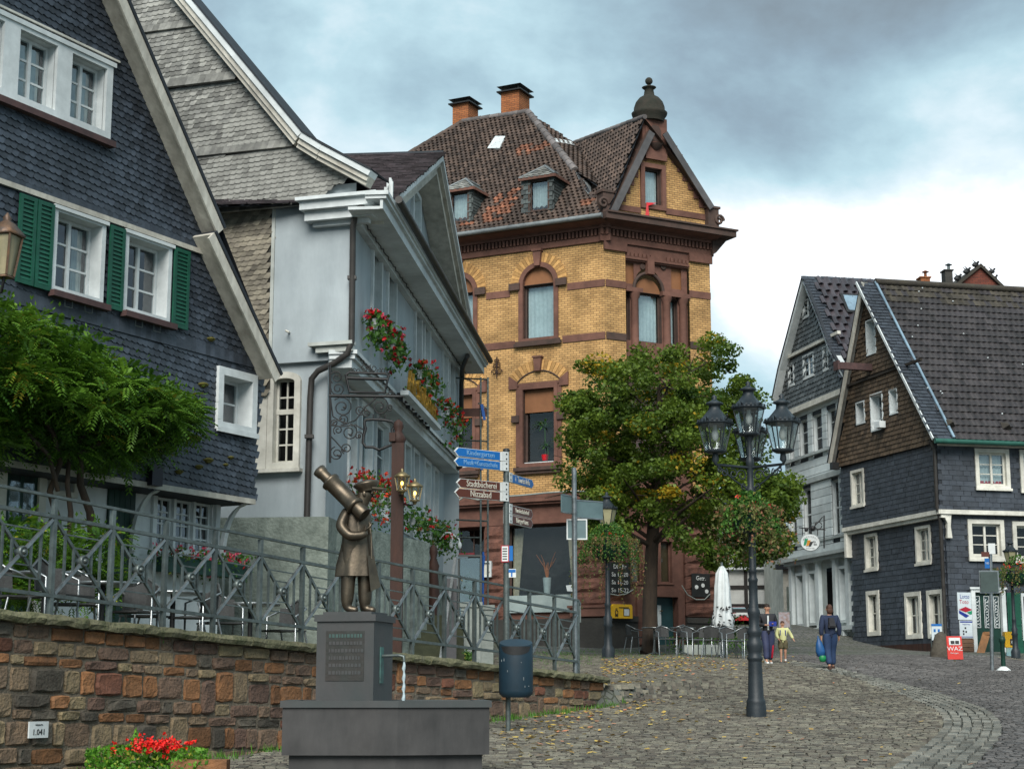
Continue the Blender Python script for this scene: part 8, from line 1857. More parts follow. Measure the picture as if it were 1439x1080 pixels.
for (dx, dy, _) in heads:
 c = Vector((pL.x + dx, pL.y + dy, 0)); d = Vector((dx, dy, 0)).normalized(); b = MB()
 b.tube([Vector((pL.x, pL.y, za)), Vector((c.x, c.y, za + .01)), Vector((c.x, c.y, za + .07)), Vector((c.x, c.y, za + .22))], [.022, .02, .05, .03], 7); b.build('arm', M_lamp, lamp)
 L_ = Vector((dx, dy)).length
 for (f0, z0_, r_, t0) in ((.25, -.12, .09, 0), (.5, -.10, .075, 1), (.75, -.09, .06, 2), (.2, -.27, .06, 3), (.9, -.06, .04, 1)):
  b = MB(); b.tube([Vector((pL.x, pL.y, za)) + d * (L_ * f0 + r_ * (1 - .7 * t / 14) * math.cos(t0 + t * .55)) + Vector((0, 0, z0_ + r_ * (1 - .7 * t / 14) * math.sin(t0 + t * .55))) for t in range(15)], .011, 4); b.build('scroll', M_lamp, lamp)
 b = MB(); b.tube([Vector((pL.x, pL.y, za - .32)) + d * .03, Vector((pL.x, pL.y, za - .2)) + d * L_ * .45, Vector((pL.x, pL.y, za)) + d * L_ * .95], .013, 5); b.build('brace', M_lamp, lamp)
 hexlantern(Vector((c.x, c.y, za + .21)), .86, lamp)
hexlantern(Vector((pL.x, pL.y, zz(612) + .03)), .82, lamp)
def basket(p, r, root_or_none, label, seed, n=520, trail=.9, cols=(M_orange, M_red), fl=8):
 rn = random.Random(seed); t_ = thing('flower_basket', p, label, 'flower basket', 'flower baskets on the lamp posts')
 b = MB(T(*p)); b.lathe([(r * .15, -r * .8), (r * .55, -r * .68), (r * .85, -r * .4), (r, 0)], 16); b.build('bowl', M_dgreen, t_)
 L1 = MB(); L2 = MB(); B = MB()
 for _ in range(n): a = rn.uniform(0, 6.28); q = r * 1.6 * rn.random() ** .6; leafq(L1, p + Vector((q * math.cos(a), q * math.sin(a), rn.uniform(-.02, .16) + r * (.95 - (q / r) ** 2 * .75))), rn.uniform(.02, .038), rn, 0)
 for k in range(54):
  a = rn.uniform(0, 6.28); R0 = r * rn.uniform(1.0, 1.6); ln = rn.uniform(.2, trail); drift = rn.uniform(.05, .35)
  for _ in range(int(70 * ln) + 8):
   t = rn.random(); leafq(L2, p + Vector(((R0 + drift * t) * math.cos(a) + rn.gauss(0, .02), (R0 + drift * t) * math.sin(a) + rn.gauss(0, .02), .14 - ln * t * t - .1 * t + rn.gauss(0, .03))), rn.uniform(.018, .034), rn, 0)
 for _ in range(fl):
  v = p + Vector((rn.uniform(-r, r), -r * rn.uniform(.1, 1), rn.uniform(.15, .32)))
  for _ in range(8): leafq(B, v + Vector((rn.gauss(0, .016), rn.gauss(0, .016), rn.gauss(0, .012))), .02, rn, rn.randrange(len(cols)))
 L1.build('foliage', M_leafB, t_, kind='stuff'); L2.build('trailing_leaves', M_leafD, t_, kind='stuff'); B.build('blossoms', list(cols), t_, kind='stuff')
 return t_
basket(P(1053.5, 728, 23.75), .27, None, 'big flower basket with dry trailing stems round the four lantern lamp', 31, n=1700, fl=3, trail=.75)
def small_lamp(px, d, top, label, lit):
 p = base(px, d); k = thing('street_lamp', p, label, 'street lamp', 'cast iron street lamps'); Hh_ = P(px, top, d).z - p.z; s = Hh_ / 4.4; h_ = lambda z: p.z + z * s
 b = MB(T(p.x, p.y, 0)); b.lathe([(.17 * s, p.z - .02), (.17 * s, h_(.22)), (.15 * s, h_(.27)), (.11 * s, h_(.34)), (.10 * s, h_(.8)), (.13 * s, h_(.85)), (.10 * s, h_(.92)), (.12 * s, h_(1.05)), (.08 * s, h_(1.12)), (.075 * s, h_(1.35)), (.095 * s, h_(1.4)), (.065 * s, h_(1.45)), (.05 * s, h_(3.3)), (.07 * s, h_(3.35)), (.03 * s, h_(3.45))], 14); b.build('post', M_lamp, k)
 hexlantern(Vector((p.x, p.y, h_(3.5))), .95 * s, k, gm=mat('frosted_lamp_glass', (.36, .34, .20), (.26, .25, .15), .4, 5), seg=6); return p, s
p2, s2_ = small_lamp(855, 42.9, 690, 'single lantern street lamp standing by the railing end, basket beneath its lantern', 0)
basket(P(855, 766, 42.9), .5, None, 'round flower basket on the single lantern lamp by the railing end', 32, 2600, 1.6, fl=9)
p3_, s3_ = small_lamp(1428, 47.3, 757, 'single lantern street lamp before the green door of the slate house', 0)
basket(P(1430, 806, 47.0), .42, None, 'flower basket with orange blossoms on the lamp by the green shutter', 33, 900, .7, (M_orange,), 26)
# ==== sign posts
M_sb = mat('sign_blue', (.006, .13, .42), (.005, .11, .36), .4, 5); M_sbr = mat('sign_brown', (.10, .028, .016), (.085, .024, .014), .45, 5); M_sw = mat('sign_white', (.66, .69, .68), (.58, .61, .6), .45, 5); M_fade = mat('faded_lettering', (.25, .42, .60), (.14, .33, .56), .5, 30); M_let = mat('sign_lettering', (.70, .68, .58), (.55, .53, .45), .5, 20); M_sgr = mat('sign_grey_back', (.13, .20, .21), (.10, .155, .165), .5, 4, .05)
t12 = .0045 + .0635 * 12; q = WA + WD * t12 + WNl * .12; ps = Vector((q.x, q.y, cap_z(t12))); dps = ps.y
sp = thing('finger_post', ps, 'grey signpost with blue and brown finger signs rising from the railing', 'signpost')
zt_ = P(722, 634, dps).z; b = MB(); b.tube([(ps.x, ps.y, ps.z - .03), (ps.x, ps.y, zt_)], .045, 10); b.build('pole', M_steel, sp)
b = MB(); b.lathe([(.05, 0), (.05, .03), (.02, .045)], 10, 0, T(ps.x, ps.y, zt_)); b.build('pole_cap', M_blk, sp)
def blade(yc, tip, ln, hgt, face, txt, lm, left, ts_, sx=1., white_edge=False):
 """finger sign from the pole towards plan direction tip"""
 zc = P(722, yc, dps).z; d = Vector((tip[0], tip[1])).normalized()
 fr = Fr((ps.x, ps.y), (-d.x, -d.y)) if left else Fr((ps.x, ps.y), (d.x, d.y))
 s_ = -1 if left else 1; a, c = .06 * s_, ln * s_
 def pl(k, e0, e1): x0 = a + e0 * s_; x1 = c - e1 * s_; tp = .06 * s_; return [(x0, zc - k), (x1 - tp, zc - k), (x1, zc), (x1 - tp, zc + k), (x0, zc + k)]
 b = MB(fr.M); b.prism(pl(hgt / 2, 0, 0), -.012, .012); o = b.build('finger_sign', M_sw, sp)
 b = MB(fr.M); b.prism(pl(hgt / 2 - .006, .07, .012), -.016, -.0125); b.build('sign_face', face, o)
 x = (a + c) / 2 + (-.02 * s_ if left else .03); text(txt, ts_, lm, fr.M @ T(x, -.0185, zc), o, sx=sx)
 b = MB(fr.M); b.box(min(.0, .10 * s_), max(0, .10 * s_), -.05, .05, zc - hgt / 2 - .004, zc + hgt / 2 + .004); b.build('clamp', M_sw, o)
 b = MB(fr.M);
 for k in (-1, 1): b.box(.04 * s_ - .01, .04 * s_ + .01, -.056, -.0505, zc + k * hgt * .28 - .01, zc + k * hgt * .28 + .01)
 b.build('bolt', M_blk, o); return o
L0_ = (-.70, -.57); R0_ = (.36, .83)
blade(642, L0_, .94, .125, M_sb, 'Kindergarten', M_fade, True, .10, .95); blade(655.5, L0_, .94, .125, M_sb, 'Musik+Kunstschule', M_fade, True, .10, .78)
blade(684.5, L0_, .90, .125, M_sbr, 'Stadtbücherei', M_let, True, .125, .78); blade(698, L0_, .93, .125, M_sbr, 'Nizzabad', M_let, True, .125, .82)
blade(670, R0_, .98, .125, M_sb, 'i  Tourist-Info', M_let, False, .115, .82); blade(714, R0_, .95, .125, M_sbr, 'Bundesbahnhof', M_let, False, .09, .9); blade(728, R0_, .95, .125, M_sbr, 'Bürgerhaus', M_let, False, .105, .95)
# notices further down the same pole
nt_ = thing('parking_notice', P(723, 778, dps), 'small white notice with red border on the finger post pole', 'sign'); zc = P(723, 778, dps).z; F0 = Fr((ps.x, ps.y), (1, -.15))
b = MB(F0.M); boards(b, -.055, .035, zc - .105, zc + .105, .012, -.062, -.055); b.build('red_border', M_crim, nt_); b = MB(F0.M); b.box(-.055, .035, -.062, -.055, zc - .105, zc + .105); b.build('notice', M_sw, nt_)
b = MB(F0.M)
for k in range(5): b.box(-.045, .02, -.066, -.063, zc - .08 + k * .036, zc - .066 + k * .036)
b.build('printed_lines', M_blk, nt_, kind='stuff'); b = MB(F0.M); b.box(.049, .10, -.05, -.044, zc - .1, zc + .11); b.build('side_plate', M_sb, nt_)
zc = P(730, 805, dps).z; n2_ = thing('blue_white_notice', P(730, 805, dps), 'small blue and white notice behind the finger post pole', 'sign'); b = MB(F0.M); b.box(.03, .14, -.02, -.012, zc - .06, zc + .06); b.build('plate', M_sw, n2_); b = MB(F0.M); b.box(.035, .135, -.025, -.0205, zc + .01, zc + .05); b.box(.07, .09, -.025, -.0205, zc - .05, zc + .009); b.build('blue_print', M_sb, n2_)
# road sign seen from behind at the railing end
q = WA + WD * .952 + WNl * .2; pr_ = Vector((q.x, q.y, cap_z(.95))); dpr = pr_.y; xs = lambda px, dd=0: P(px, 700, dpr + dd).x
rs = thing('road_sign', pr_, 'galvanised road sign post at the railing end with two sign boards seen from behind', 'road sign'); zt_ = P(822, 657, dpr).z
b = MB(); b.tube([(pr_.x, pr_.y, pr_.z - .3), (pr_.x, pr_.y, zt_)], .038, 10); b.build('pole', M_steelb, rs)
def wing(p0, p1, zc, hh, m_, nm):
 a = Vector(p0); c = Vector(p1); b = MB(); d = (c - a).normalized(); n = Vector((-d.y, d.x)) * .012; zz0, zz1 = zc - hh / 2, zc + hh / 2
 vs = [(a.x + n.x, a.y + n.y, zz0), (c.x + n.x, c.y + n.y, zz0), (c.x - n.x, c.y - n.y, zz0), (a.x - n.x, a.y - n.y, zz0)]; vs += [(x, y_, zz1) for x, y_, _ in vs]; b.add(vs, BOXF); o = b.build(nm, m_, rs)
 b = MB(); b.bar((a.x, a.y, zz1), (c.x, c.y, zz1), .035, .02); b.bar((a.x, a.y, zz0), (c.x, c.y, zz0), .035, .02); b.build('rim', M_steelb, o)
z1_ = P(805, 709, dpr).z
wing((xs(789, -.25), dpr - .25), (pr_.x - .02, dpr + .05), z1_, .27, M_sgr, 'sign_board'); wing((pr_.x + .02, dpr + .05), (xs(847, .2), dpr + .35), P(836, 714, dpr).z, .27, M_sgr, 'sign_board')
z1_ = P(824, 743, dpr).z; b = MB(T(pr_.x + .03, dpr + .045, 0)); b.box(-.14, .16, -.006, .006, z1_ - .15, z1_ + .15); o = b.build('sign_plate', M_sgr, rs); b = MB(T(pr_.x + .03, dpr + .045, 0)); boards(b, -.13, .15, z1_ - .14, z1_ + .14, .02, -.014, .014); b.build('white_rim', M_sw, o)
b = MB()
for y_ in (728, 757, 699, 720): z_ = P(822, y_, dpr).z; b.lathe([(.046, -.015), (.046, .015)], 10, 0, T(pr_.x, dpr, z_))
b.build('pipe_clamps', M_steelb, rs, kind='stuff')
# right hand sign post by the slate house
p = onG(1394, 942); dR = p.y; rs2 = thing('street_name_post', p, 'thin sign post with street name plates and a road sign back before the green door', 'road sign'); zt_ = P(1391, 765, dR).z
b = MB(); b.tube([(p.x, p.y, p.z - .05), (P(1391.5, 765, dR).x, p.y, zt_)], .045, 8); b.build('pole', M_steelb, rs2)
def plate(x0, x1, y0, y1, m_, nm, dd=-.06, root=None):
 a = P(x0, y1, dR + dd); c = P(x1, y0, dR + dd); b = MB(); b.box(a.x, c.x, a.y - .01, a.y, a.z, c.z); return b.build(nm, m_, root or rs2), a, c
o, a, c = plate(1377, 1403, 801, 833, M_steelb, 'road_sign_rim'); plate(1378.5, 1401.5, 803, 831, mat('sign_dark_back', (.05, .075, .07), None, .5, 4), 'road_sign_back', -.09)
plate(1389, 1398, 763, 778, M_sw, 'street_name_plate'); plate(1379, 1390, 775, 782, M_sbr, 'brown_name_plate', -.08); o, a, c = plate(1384, 1390, 784, 798, M_sb, 'blue_plate', -.08); text('100', .07, M_sw, T((a.x + c.x) / 2, a.y - .014, (a.z + c.z) / 2), rs2, sx=.8)
# bollard
p = onG(1410.5, 942); b = MB(T(*p)); bo_ = thing('bollard', p, 'slim dark green bollard with a pale foot near the right edge', 'bollard'); b.lathe([(.055, 0), (.05, .62), (.07, .66), (.085, .72), (.06, .78), (.01, .80)], 10); b.build('post', M_dgreen, bo_); b = MB(T(*p)); b.lathe([(.2, -.01), (.13, .05), (.06, .10)], 9); b.build('foot', M_sw, bo_)
# litter bin
pb_ = onG(714, 1028); lb_ = thing('litter_bin', pb_, 'dark blue grey litter bin with a sloped hood on a single pole', 'litter bin'); db = pb_.y; k = db / 2360
b = MB(); b.tube([(pb_.x, pb_.y, pb_.z - .05), (pb_.x, pb_.y, P(714, 915, db).z)], .032, 8); b.build('pole', M_steel, lb_)
cb_ = P(725, 977, db); h_ = P(725, 905, db).z - cb_.z; b = MB(T(cb_.x, db - .12, cb_.z)); n = 24; r_ = 23.5 * k; vs = []
for (rr, z0_, sl) in ((.75, -.02, 0), (.97, .02, 0), (1, .06, 0), (1, h_ - .01, .045), (.97, h_ + .02, .05)):
 for i in range(n): t = 2 * math.pi * i / n; vs.append((r_ * rr * math.cos(t), r_ * .72 * rr * math.sin(t), z0_ + sl * math.sin(t) * 1.0))
b.add(vs, [(j * n + i, j * n + (i + 1) % n, (j + 1) * n + (i + 1) % n, (j + 1) * n + i) for j in range(4) for i in range(n)], sm=True); b.add(vs[:n], [list(range(n))[::-1]]); b.add(vs[-n:], [list(range(n))]); b.build('body', M_bin, lb_)
b = MB(T(cb_.x, db - .12, cb_.z)); n = 12; vs = []
for i in range(n + 1):
 t = math.radians(212 + 116 * i / n); x = r_ * 1.012 * math.cos(t); y_ = r_ * .728 * math.sin(t); vs += [(x, y_, h_ - .035 - .10 * math.sqrt(max(0, 1 - (2 * i / n - 1) ** 2))), (x, y_, h_ - .028)]
b.add(vs, [(2 * i, 2 * i + 2, 2 * i + 3, 2 * i + 1) for i in range(n)], sm=True); b.build('opening', M_blk, lb_)  # black strip on the closed body; the hollow's dark is put into colour
b = MB(T(cb_.x, db - .12, cb_.z)); rn = random.Random(1)
for _ in range(7): t = math.radians(rn.uniform(210, 330)); z_ = rn.uniform(.1, h_ - .15); b.box(-.004, .004, -.002, .002, z_, z_ + rn.uniform(.01, .04), M=T(r_ * 1.005 * math.cos(t), r_ * .725 * math.sin(t), 0))
b.build('scratches', M_steelb, lb_, kind='stuff')
# ==== things in front of the slate house
pA_ = onG(1340, 927); bd = thing('newspaper_board', pA_, 'red WAZ newspaper board leaning by the boulder at the slate house', 'sign'); a = P(1332, 926, pA_.y); c = P(1352, 893, pA_.y); wq, hq = c.x - a.x, c.z - a.z
Mb = T(a.x, a.y, a.z) @ RX(R(-8)); M_wr = mat('board_red', (.62, .03, .018), (.5, .025, .015), .45, 5)
b = MB(Mb); b.box(0, wq, -.02, .02, 0, hq); b.build('board', M_wr, bd); b = MB(Mb); b.box(wq * .15, wq * .88, -.028, -.021, hq * .62, hq * .93); b.build('front_page', M_sw, bd); b = MB(Mb); b.box(wq * .25, wq * .5, -.034, -.029, hq * .66, hq * .80); b.box(wq * .55, wq * .8, -.034, -.029, hq * .66, hq * .80); b.build('page_picture', M_blk, bd, kind='stuff'); text('WAZ', .15, M_sw, Mb @ T(wq * .5, -.024, hq * .45), bd, sx=1.1); text('Zeitungen', .05, M_sw, Mb @ T(wq * .45, -.024, hq * .27), bd)
pA_ = onG(1316, 916); bd = thing('notice_board', pA_, 'small pale blue notice board on a stick beside the boulder', 'sign'); a = P(1309.5, 899, pA_.y); c = P(1323, 876, pA_.y); b = MB(T(a.x, a.y, a.z)); wq, hq = c.x - a.x, c.z - a.z; b.box(0, wq, -.015, .015, 0, hq); b.build('board', M_pale, bd); b = MB(T(a.x, a.y, a.z)); b.box(0, wq, -.02, -.016, hq * .86, hq); b.box(wq * .2, wq * .4, -.02, -.016, hq * .5, hq * .68); b.box(wq * .6, wq * .8, -.02, -.016, hq * .5, hq * .68); b.build('blue_print', M_sb, bd, kind='stuff'); text('Gäste', .08, M_blk, T(a.x + wq / 2, a.y - .018, a.z + hq * .3), bd, sx=.9)
b = MB(); b.tube([(a.x - .02, a.y, pA_.z - .02), (a.x - .02, a.y, a.z + .1)], .012, 5); b.build('stick', M_steel, bd)
pA_ = onG(1327, 924); b = MB(T(pA_.x, pA_.y + .25, pA_.z) @ S3(.75, .5, 1)); b.lathe([(.42, -.05), (.40, .15), (.30, .40), (.20, .60), (.05, .68)], 9); tag(b.build('boulder', M_stone3), 'big grey guard boulder at the corner of the slate house', 'boulder')
pA_ = RF.w(RF.hit(1351, 910, 0)[0], 0, 0); a, c = RF.hit(1347, 926, .05), RF.hit(1368, 897, .05); M_plank = mat('weathered_plank', (.17, .10, .06), (.10, .06, .035), .8, 6, .4, ns=(.3, 1, 1)); tw_ = thing('plank_screen', RF.w(a[0], .05, a[1]), 'low screen of weathered brown planks under the lottery poster', 'screen')
for k in range(5): b = MB(RF.M); z0_ = a[1] + (c[1] - a[1]) * k / 5; b.box(a[0], c[0], .03, .09, z0_ - .1 * (k == 0), z0_ + (c[1] - a[1]) / 5 - .012, 0, random.uniform(-.4, .4)); b.build('plank', M_plank, tw_)
a = P(1374, 930, 49.8); c = P(1386, 890, 50.3); b = MB(); b.bar(a, c, .22, .05, 0, 0, (0, 1, 0)); b.box(c.x - .08, c.x + .12, c.y - .06, c.y, c.z - .03, c.z + .06); tag(b.build('leaning_plank', mat('orange_wood', (.26, .12, .045), (.16, .08, .035), .7, 6, .3)), 'brown wooden plank leaning against the green door', 'plank')
dk = 48.6; nk = thing('newspaper_box', P(1420, 925, dk), 'yellow newspaper box over a blue poster behind the bollard', 'newspaper box'); a = P(1413, 909, dk); c = P(1427, 887, dk); b = MB(); b.box(a.x, c.x, a.y, a.y + .25, a.z, c.z); b.build('box', M_yel, nk); b = MB(); b.box(a.x + .14, c.x - .04, a.y - .01, a.y - .001, a.z + .06, a.z + .24); b.build('window', M_blk, nk); text('6', .17, M_sw, T((a.x + c.x) / 2 + .05, a.y - .014, a.z + .15), nk); e = P(1414, 930, dk); b = MB(); b.box(a.x + .03, c.x, a.y + .02, a.y + .06, e.z, a.z - .002); b.build('poster', mat('sky_print', (.12, .35, .5), (.45, .5, .3), .5, 2.), nk)
# ==== cafe under the tree
M_wov = MATS['woven']
def cafe_chair():
 t = thing('cafe_chair', Vector((0, 0, 0)), 'x', 'chair', 'metal cafe chairs under the lime tree'); b = MB()
 b.tube([(-.25, -.2, 0), (-.26, -.18, .62), (-.24, .1, .66), (-.18, .24, .74), (0, .28, .80), (.18, .24, .74), (.24, .1, .66), (.26, -.18, .62), (.25, -.2, 0)], .015, 5); b.tube([(-.21, .2, .45), (-.25, .28, 0)], .015, 5); b.tube([(.21, .2, .45), (.25, .28, 0)], .015, 5); b.tube([(-.24, -.19, .44), (.24, -.19, .44)], .012, 5); b.build('frame', M_steelb, t)
 b = MB(); b.box(-.22, .22, -.19, .20, .43, .455); b.build('seat', M_wov, t)
 b = MB(); b.add([(-.20, .21, .5), (0, .26, .5), (.20, .21, .5), (.19, .24, .73), (0, .285, .79), (-.19, .24, .73)], [(0, 1, 4, 5), (1, 2, 3, 4)]); b.build('back', M_wov, t); return t
def cafe_table():
 t = thing('cafe_table', Vector((0, 0, 0)), 'x', 'table', 'round cafe tables under the lime tree'); b = MB(); b.lathe([(.34, .715), (.35, .725), (.35, .74), (.02, .742)], 18); b.build('table_top', M_steelb, t); b = MB(); b.tube([(0, 0, .03), (0, 0, .715)], .028, 7)
 for k in range(4): a = k * 1.57 + .4; b.tube([(0, 0, .08), (.26 * math.cos(a), .26 * math.sin(a), .0)], .015, 5)
 b.build('pedestal_leg', M_steel, t); return t
cc = None
for (px, py, a, lab) in ((894, 917, 1.9, 'cafe chair tipped forward at the trunk side by the blue door'), (935, 921, .3, 'cafe chair just right of the tree trunk'), (952, 919, -2.6, 'cafe chair facing the door, second from the trunk'), (972, 922, .5, 'cafe chair turned towards the square before the white planter'), (990, 923, -.4, 'cafe chair beside the white planter'), (1003, 924, 2.8, 'cafe chair left of the closed parasol'), (1026, 925, .2, 'cafe chair right of the closed parasol'), (1040, 926, -.7, 'last cafe chair behind the lamp post'), (1072, 921, 2.4, 'cafe chair half hidden behind the walking woman')):
 p = onG(px, py)
 if cc is None: cc = cafe_chair(); cc.location = p; cc.rotation_euler = (0, 0, a); cc['label'] = lab
 else: copy_tree(cc, p, a, lab)
ct_ = None
for (px, py, lab) in ((920, 920, 'round cafe table beside the tree trunk'), (960, 920, 'round cafe table in the middle of the chair row'), (1015, 923, 'round cafe table at the foot of the closed parasol'), (1055, 922, 'round cafe table hidden partly by the lamp post')):
 p = onG(px, py)
 if ct_ is None: ct_ = cafe_table(); ct_.location = p; ct_['label'] = lab
 else: copy_tree(ct_, p, 0, lab)
pu = onG(1017, 922); du = pu.y; um = thing('closed_parasol', pu, 'closed white parasol with a black floral print at its hem', 'parasol'); zt_ = P(1021, 795, du).z; zb_ = P(1018, 880, du).z
b = MB(); b.tube([(pu.x, pu.y, pu.z), (pu.x, pu.y, zt_ + .1)], .035, 8); b.build('pole', M_steelb, um)
seg = 32; vs = []; rn = random.Random(6); L_ = zt_ - zb_
for (f, r_) in ((0, .05), (.12, .15), (.35, .19), (.6, .20), (.78, .22), (.9, .27), (1.0, .24)):
 for k in range(seg): t = 2 * math.pi * k / seg; rr = r_ * (1 + .16 * math.sin(t * 8 + f * 2)); vs.append((pu.x + rr * math.cos(t), pu.y + rr * math.sin(t), zt_ - L_ * f + .03 * math.sin(t * 3) * f))
b = MB(); b.add(vs, [(j * seg + k, j * seg + (k + 1) % seg, (j + 1) * seg + (k + 1) % seg, (j + 1) * seg + k) for j in range(6) for k in range(seg)], sm=True); b.build('canopy', M_white, um)
b = MB()
for _ in range(46):
 t = rn.uniform(math.pi, 2 * math.pi); f = rn.uniform(.68, 1.0); r_ = (.22 if f < .8 else .27) * 1.19; s = rn.uniform(.02, .05); c = Vector((pu.x + r_ * math.cos(t), pu.y + r_ * math.sin(t), zt_ - L_ * f)); tx = Vector((-math.sin(t), math.cos(t), 0)); a_ = rn.uniform(0, 3); u_ = tx * math.cos(a_) + Vector((0, 0, 1)) * math.sin(a_); v_ = tx * -math.sin(a_) + Vector((0, 0, 1)) * math.cos(a_); b.add([c - u_ * s * 1.6, c - v_ * s * .6, c + u_ * s * 1.6, c + v_ * s * .6], [(0, 1, 2, 3)])
b.build('floral_print', M_blk, um, kind='stuff')
p = onG(987, 920); b = MB(T(*p)); b.box(-.5, .5, .1, .5, 0, .28); tag(b.build('planter_trough', M_conc), 'low pale stone trough behind the cafe chairs', 'planter')
b = MB(); rn = random.Random(12)
for _ in range(700): leafq(b, p + Vector((rn.uniform(-.9, 1.6), .5 + rn.gauss(0, .12), rn.uniform(.15, .5))), .035, rn, 0)
for _ in range(300): leafq(b, onG(1030, 915) + Vector((rn.gauss(0, .3), .6, rn.uniform(.3, 1.1))), .045, rn, 0)
tag(b.build('cafe_shrubs', M_leafB), 'low green shrubs growing behind the cafe chairs', 'shrub')
p = P(1007, 900, 60); p.z = H(p.x, p.y); b = MB(T(p.x, p.y, p.z)); zt_ = P(1007, 843, 60).z - p.z; bb_ = thing('blue_container', p, 'pale blue and green waste container behind the closed parasol', 'container'); b.box(-.5, .3, 0, .8, 0, zt_ - .16); b.build('body', mat('pale_teal', (.22, .40, .40), None, .5, 4), bb_); b = MB(T(p.x, p.y, p.z)); b.box(-.54, .34, -.05, .85, zt_ - .159, zt_); b.build('lid', mat('lid_blue', (.06, .28, .50), None, .5, 4), bb_)
# red car
pc_ = P(1047, 905, 62); zc_ = H(pc_.x, 62); cr_ = thing('parked_car', Vector((pc_.x, 62, zc_)), 'red car parked facing the square behind the lamp post and the walking woman', 'car')
Mc = T(pc_.x - .05, 62, zc_); M_cr = mat('red_car_paint', (.50, .012, .012), (.44, .01, .01), .25, 3, spec=.6)
top = P(1047, 849, 62).z - zc_; sc3 = top / 1.45
def carv(L): return [(x * sc3, y_, z * sc3) for x, y_, z in L]
b = MB(Mc); sec = [(0, .35, .72), (.05, .30, .86), (.9, .75, .98), (1.55, .98, 1.42), (2.0, 1.02, 1.45)]
X = .86
rows = [(0, .28, X * .94, .62, X * .90), (.12, .25, X, .80, X * .92), (.75, .25, X * 1.02, .95, X * .90), (1.5, .25, X * 1.03, 1.05, X * .93), (3.4, .25, X * 1.03, 1.08, X * .92), (3.9, .28, X, .95, X * .88)]
vs = []
for (y_, z0_, w0, z1_, w1) in rows: vs += [(-w0, y_, z0_), (-w0 * 1.0, y_, (z0_ + z1_) / 2), (-w1, y_, z1_), (w1, y_, z1_), (w0, y_, (z0_ + z1_) / 2), (w0, y_, z0_)]
b.add(carv(vs), [(j * 6 + i, (j + 1) * 6 + i, (j + 1) * 6 + (i + 1) % 6, j * 6 + (i + 1) % 6) for j in range(5) for i in range(6)] + [tuple(range(6)), tuple(range(30, 36))[::-1]], sm=False); b.build('body', M_cr, cr_)
b = MB(Mc); vs = []
for (y_, z_, w_) in ((.95, .97, X * .86), (1.55, 1.41, X * .70), (1.7, 1.45, X * .68), (3.0, 1.44, X * .68), (3.6, 1.05, X * .84)): vs += [(-w_, y_, z_), (w_, y_, z_)]
b.add(carv(vs), [(2, 3, 5, 4), (4, 5, 7, 6), (6, 7, 9, 8)]); b.build('roof', M_cr, cr_)
b = MB(Mc); b.add(carv([(-X * .82, .96, .985), (X * .82, .96, .985), (X * .67, 1.54, 1.40), (-X * .67, 1.54, 1.40)]), [(0, 1, 2, 3)]); b.add(carv([(X * .87, 1.0, .98), (X * .90, 3.5, 1.06), (X * .69, 3.0, 1.43), (X * .69, 1.6, 1.41)]), [(0, 1, 2, 3)]); b.add(carv([(-X * .87, 1.0, .98), (-X * .90, 3.5, 1.06), (-X * .69, 3.0, 1.43), (-X * .69, 1.6, 1.41)]), [(3, 2, 1, 0)]); b.build('windows', mat('car_glass', (.10, .16, .17), (.16, .24, .25), .1, 2, spec=.8), cr_)
for s_ in (-1, 1):
 b = MB(Mc @ T(s_ * .58 * sc3, -.01, .62 * sc3)); b.ball((0, 0, 0), .17, .05, .09); b.build('headlight', M_pot, cr_)
 for y_ in (.7, 3.2): b = MB(Mc @ T(s_ * .78 * sc3, y_, .31) @ RY(R(90))); b.lathe([(.2, -.10), (.31, -.09), (.32, .09), (.2, .10)], 16); w_ = b.build('wheel', M_blk, cr_); b = MB(Mc @ T(s_ * .89 * sc3, y_, .31) @ RY(R(90))); b.lathe([(.19, -.01), (.05, .01)], 10); b.build('rim', M_steelb, w_)
 b = MB(Mc @ T(s_ * .98 * sc3, 1.1, .98 * sc3)); b.ball((0, 0, 0), .12, .06, .08); b.build('mirror', M_cr, cr_)
b = MB(Mc); b.box(-.45, .45, -.03, .0, .42, .56); b.build('grille', M_blk, cr_); b = MB(Mc); b.box(-.25, .25, -.05, -.031, .33, .42); b.build('number_plate', M_sw, cr_)
p = onG(1101, 905); a = P(1093, 881, p.y + 1.5); c = P(1111, 858, p.y + 1.5); b = MB(); b.box(a.x, c.x, a.y, a.y + .04, a.z - .8, c.z); ap = b.build('frame', M_steel, None); ap.name = 'poster_stand'; tag(ap, 'grey framed poster stand behind the boy', 'poster stand'); b = MB(); b.box(a.x + .04, c.x - .04, a.y - .012, a.y - .001, a.z, c.z - .04); b.build('poster', mat('sepia_print', (.30, .30, .34), (.22, .13, .10), .6, 9), ap)
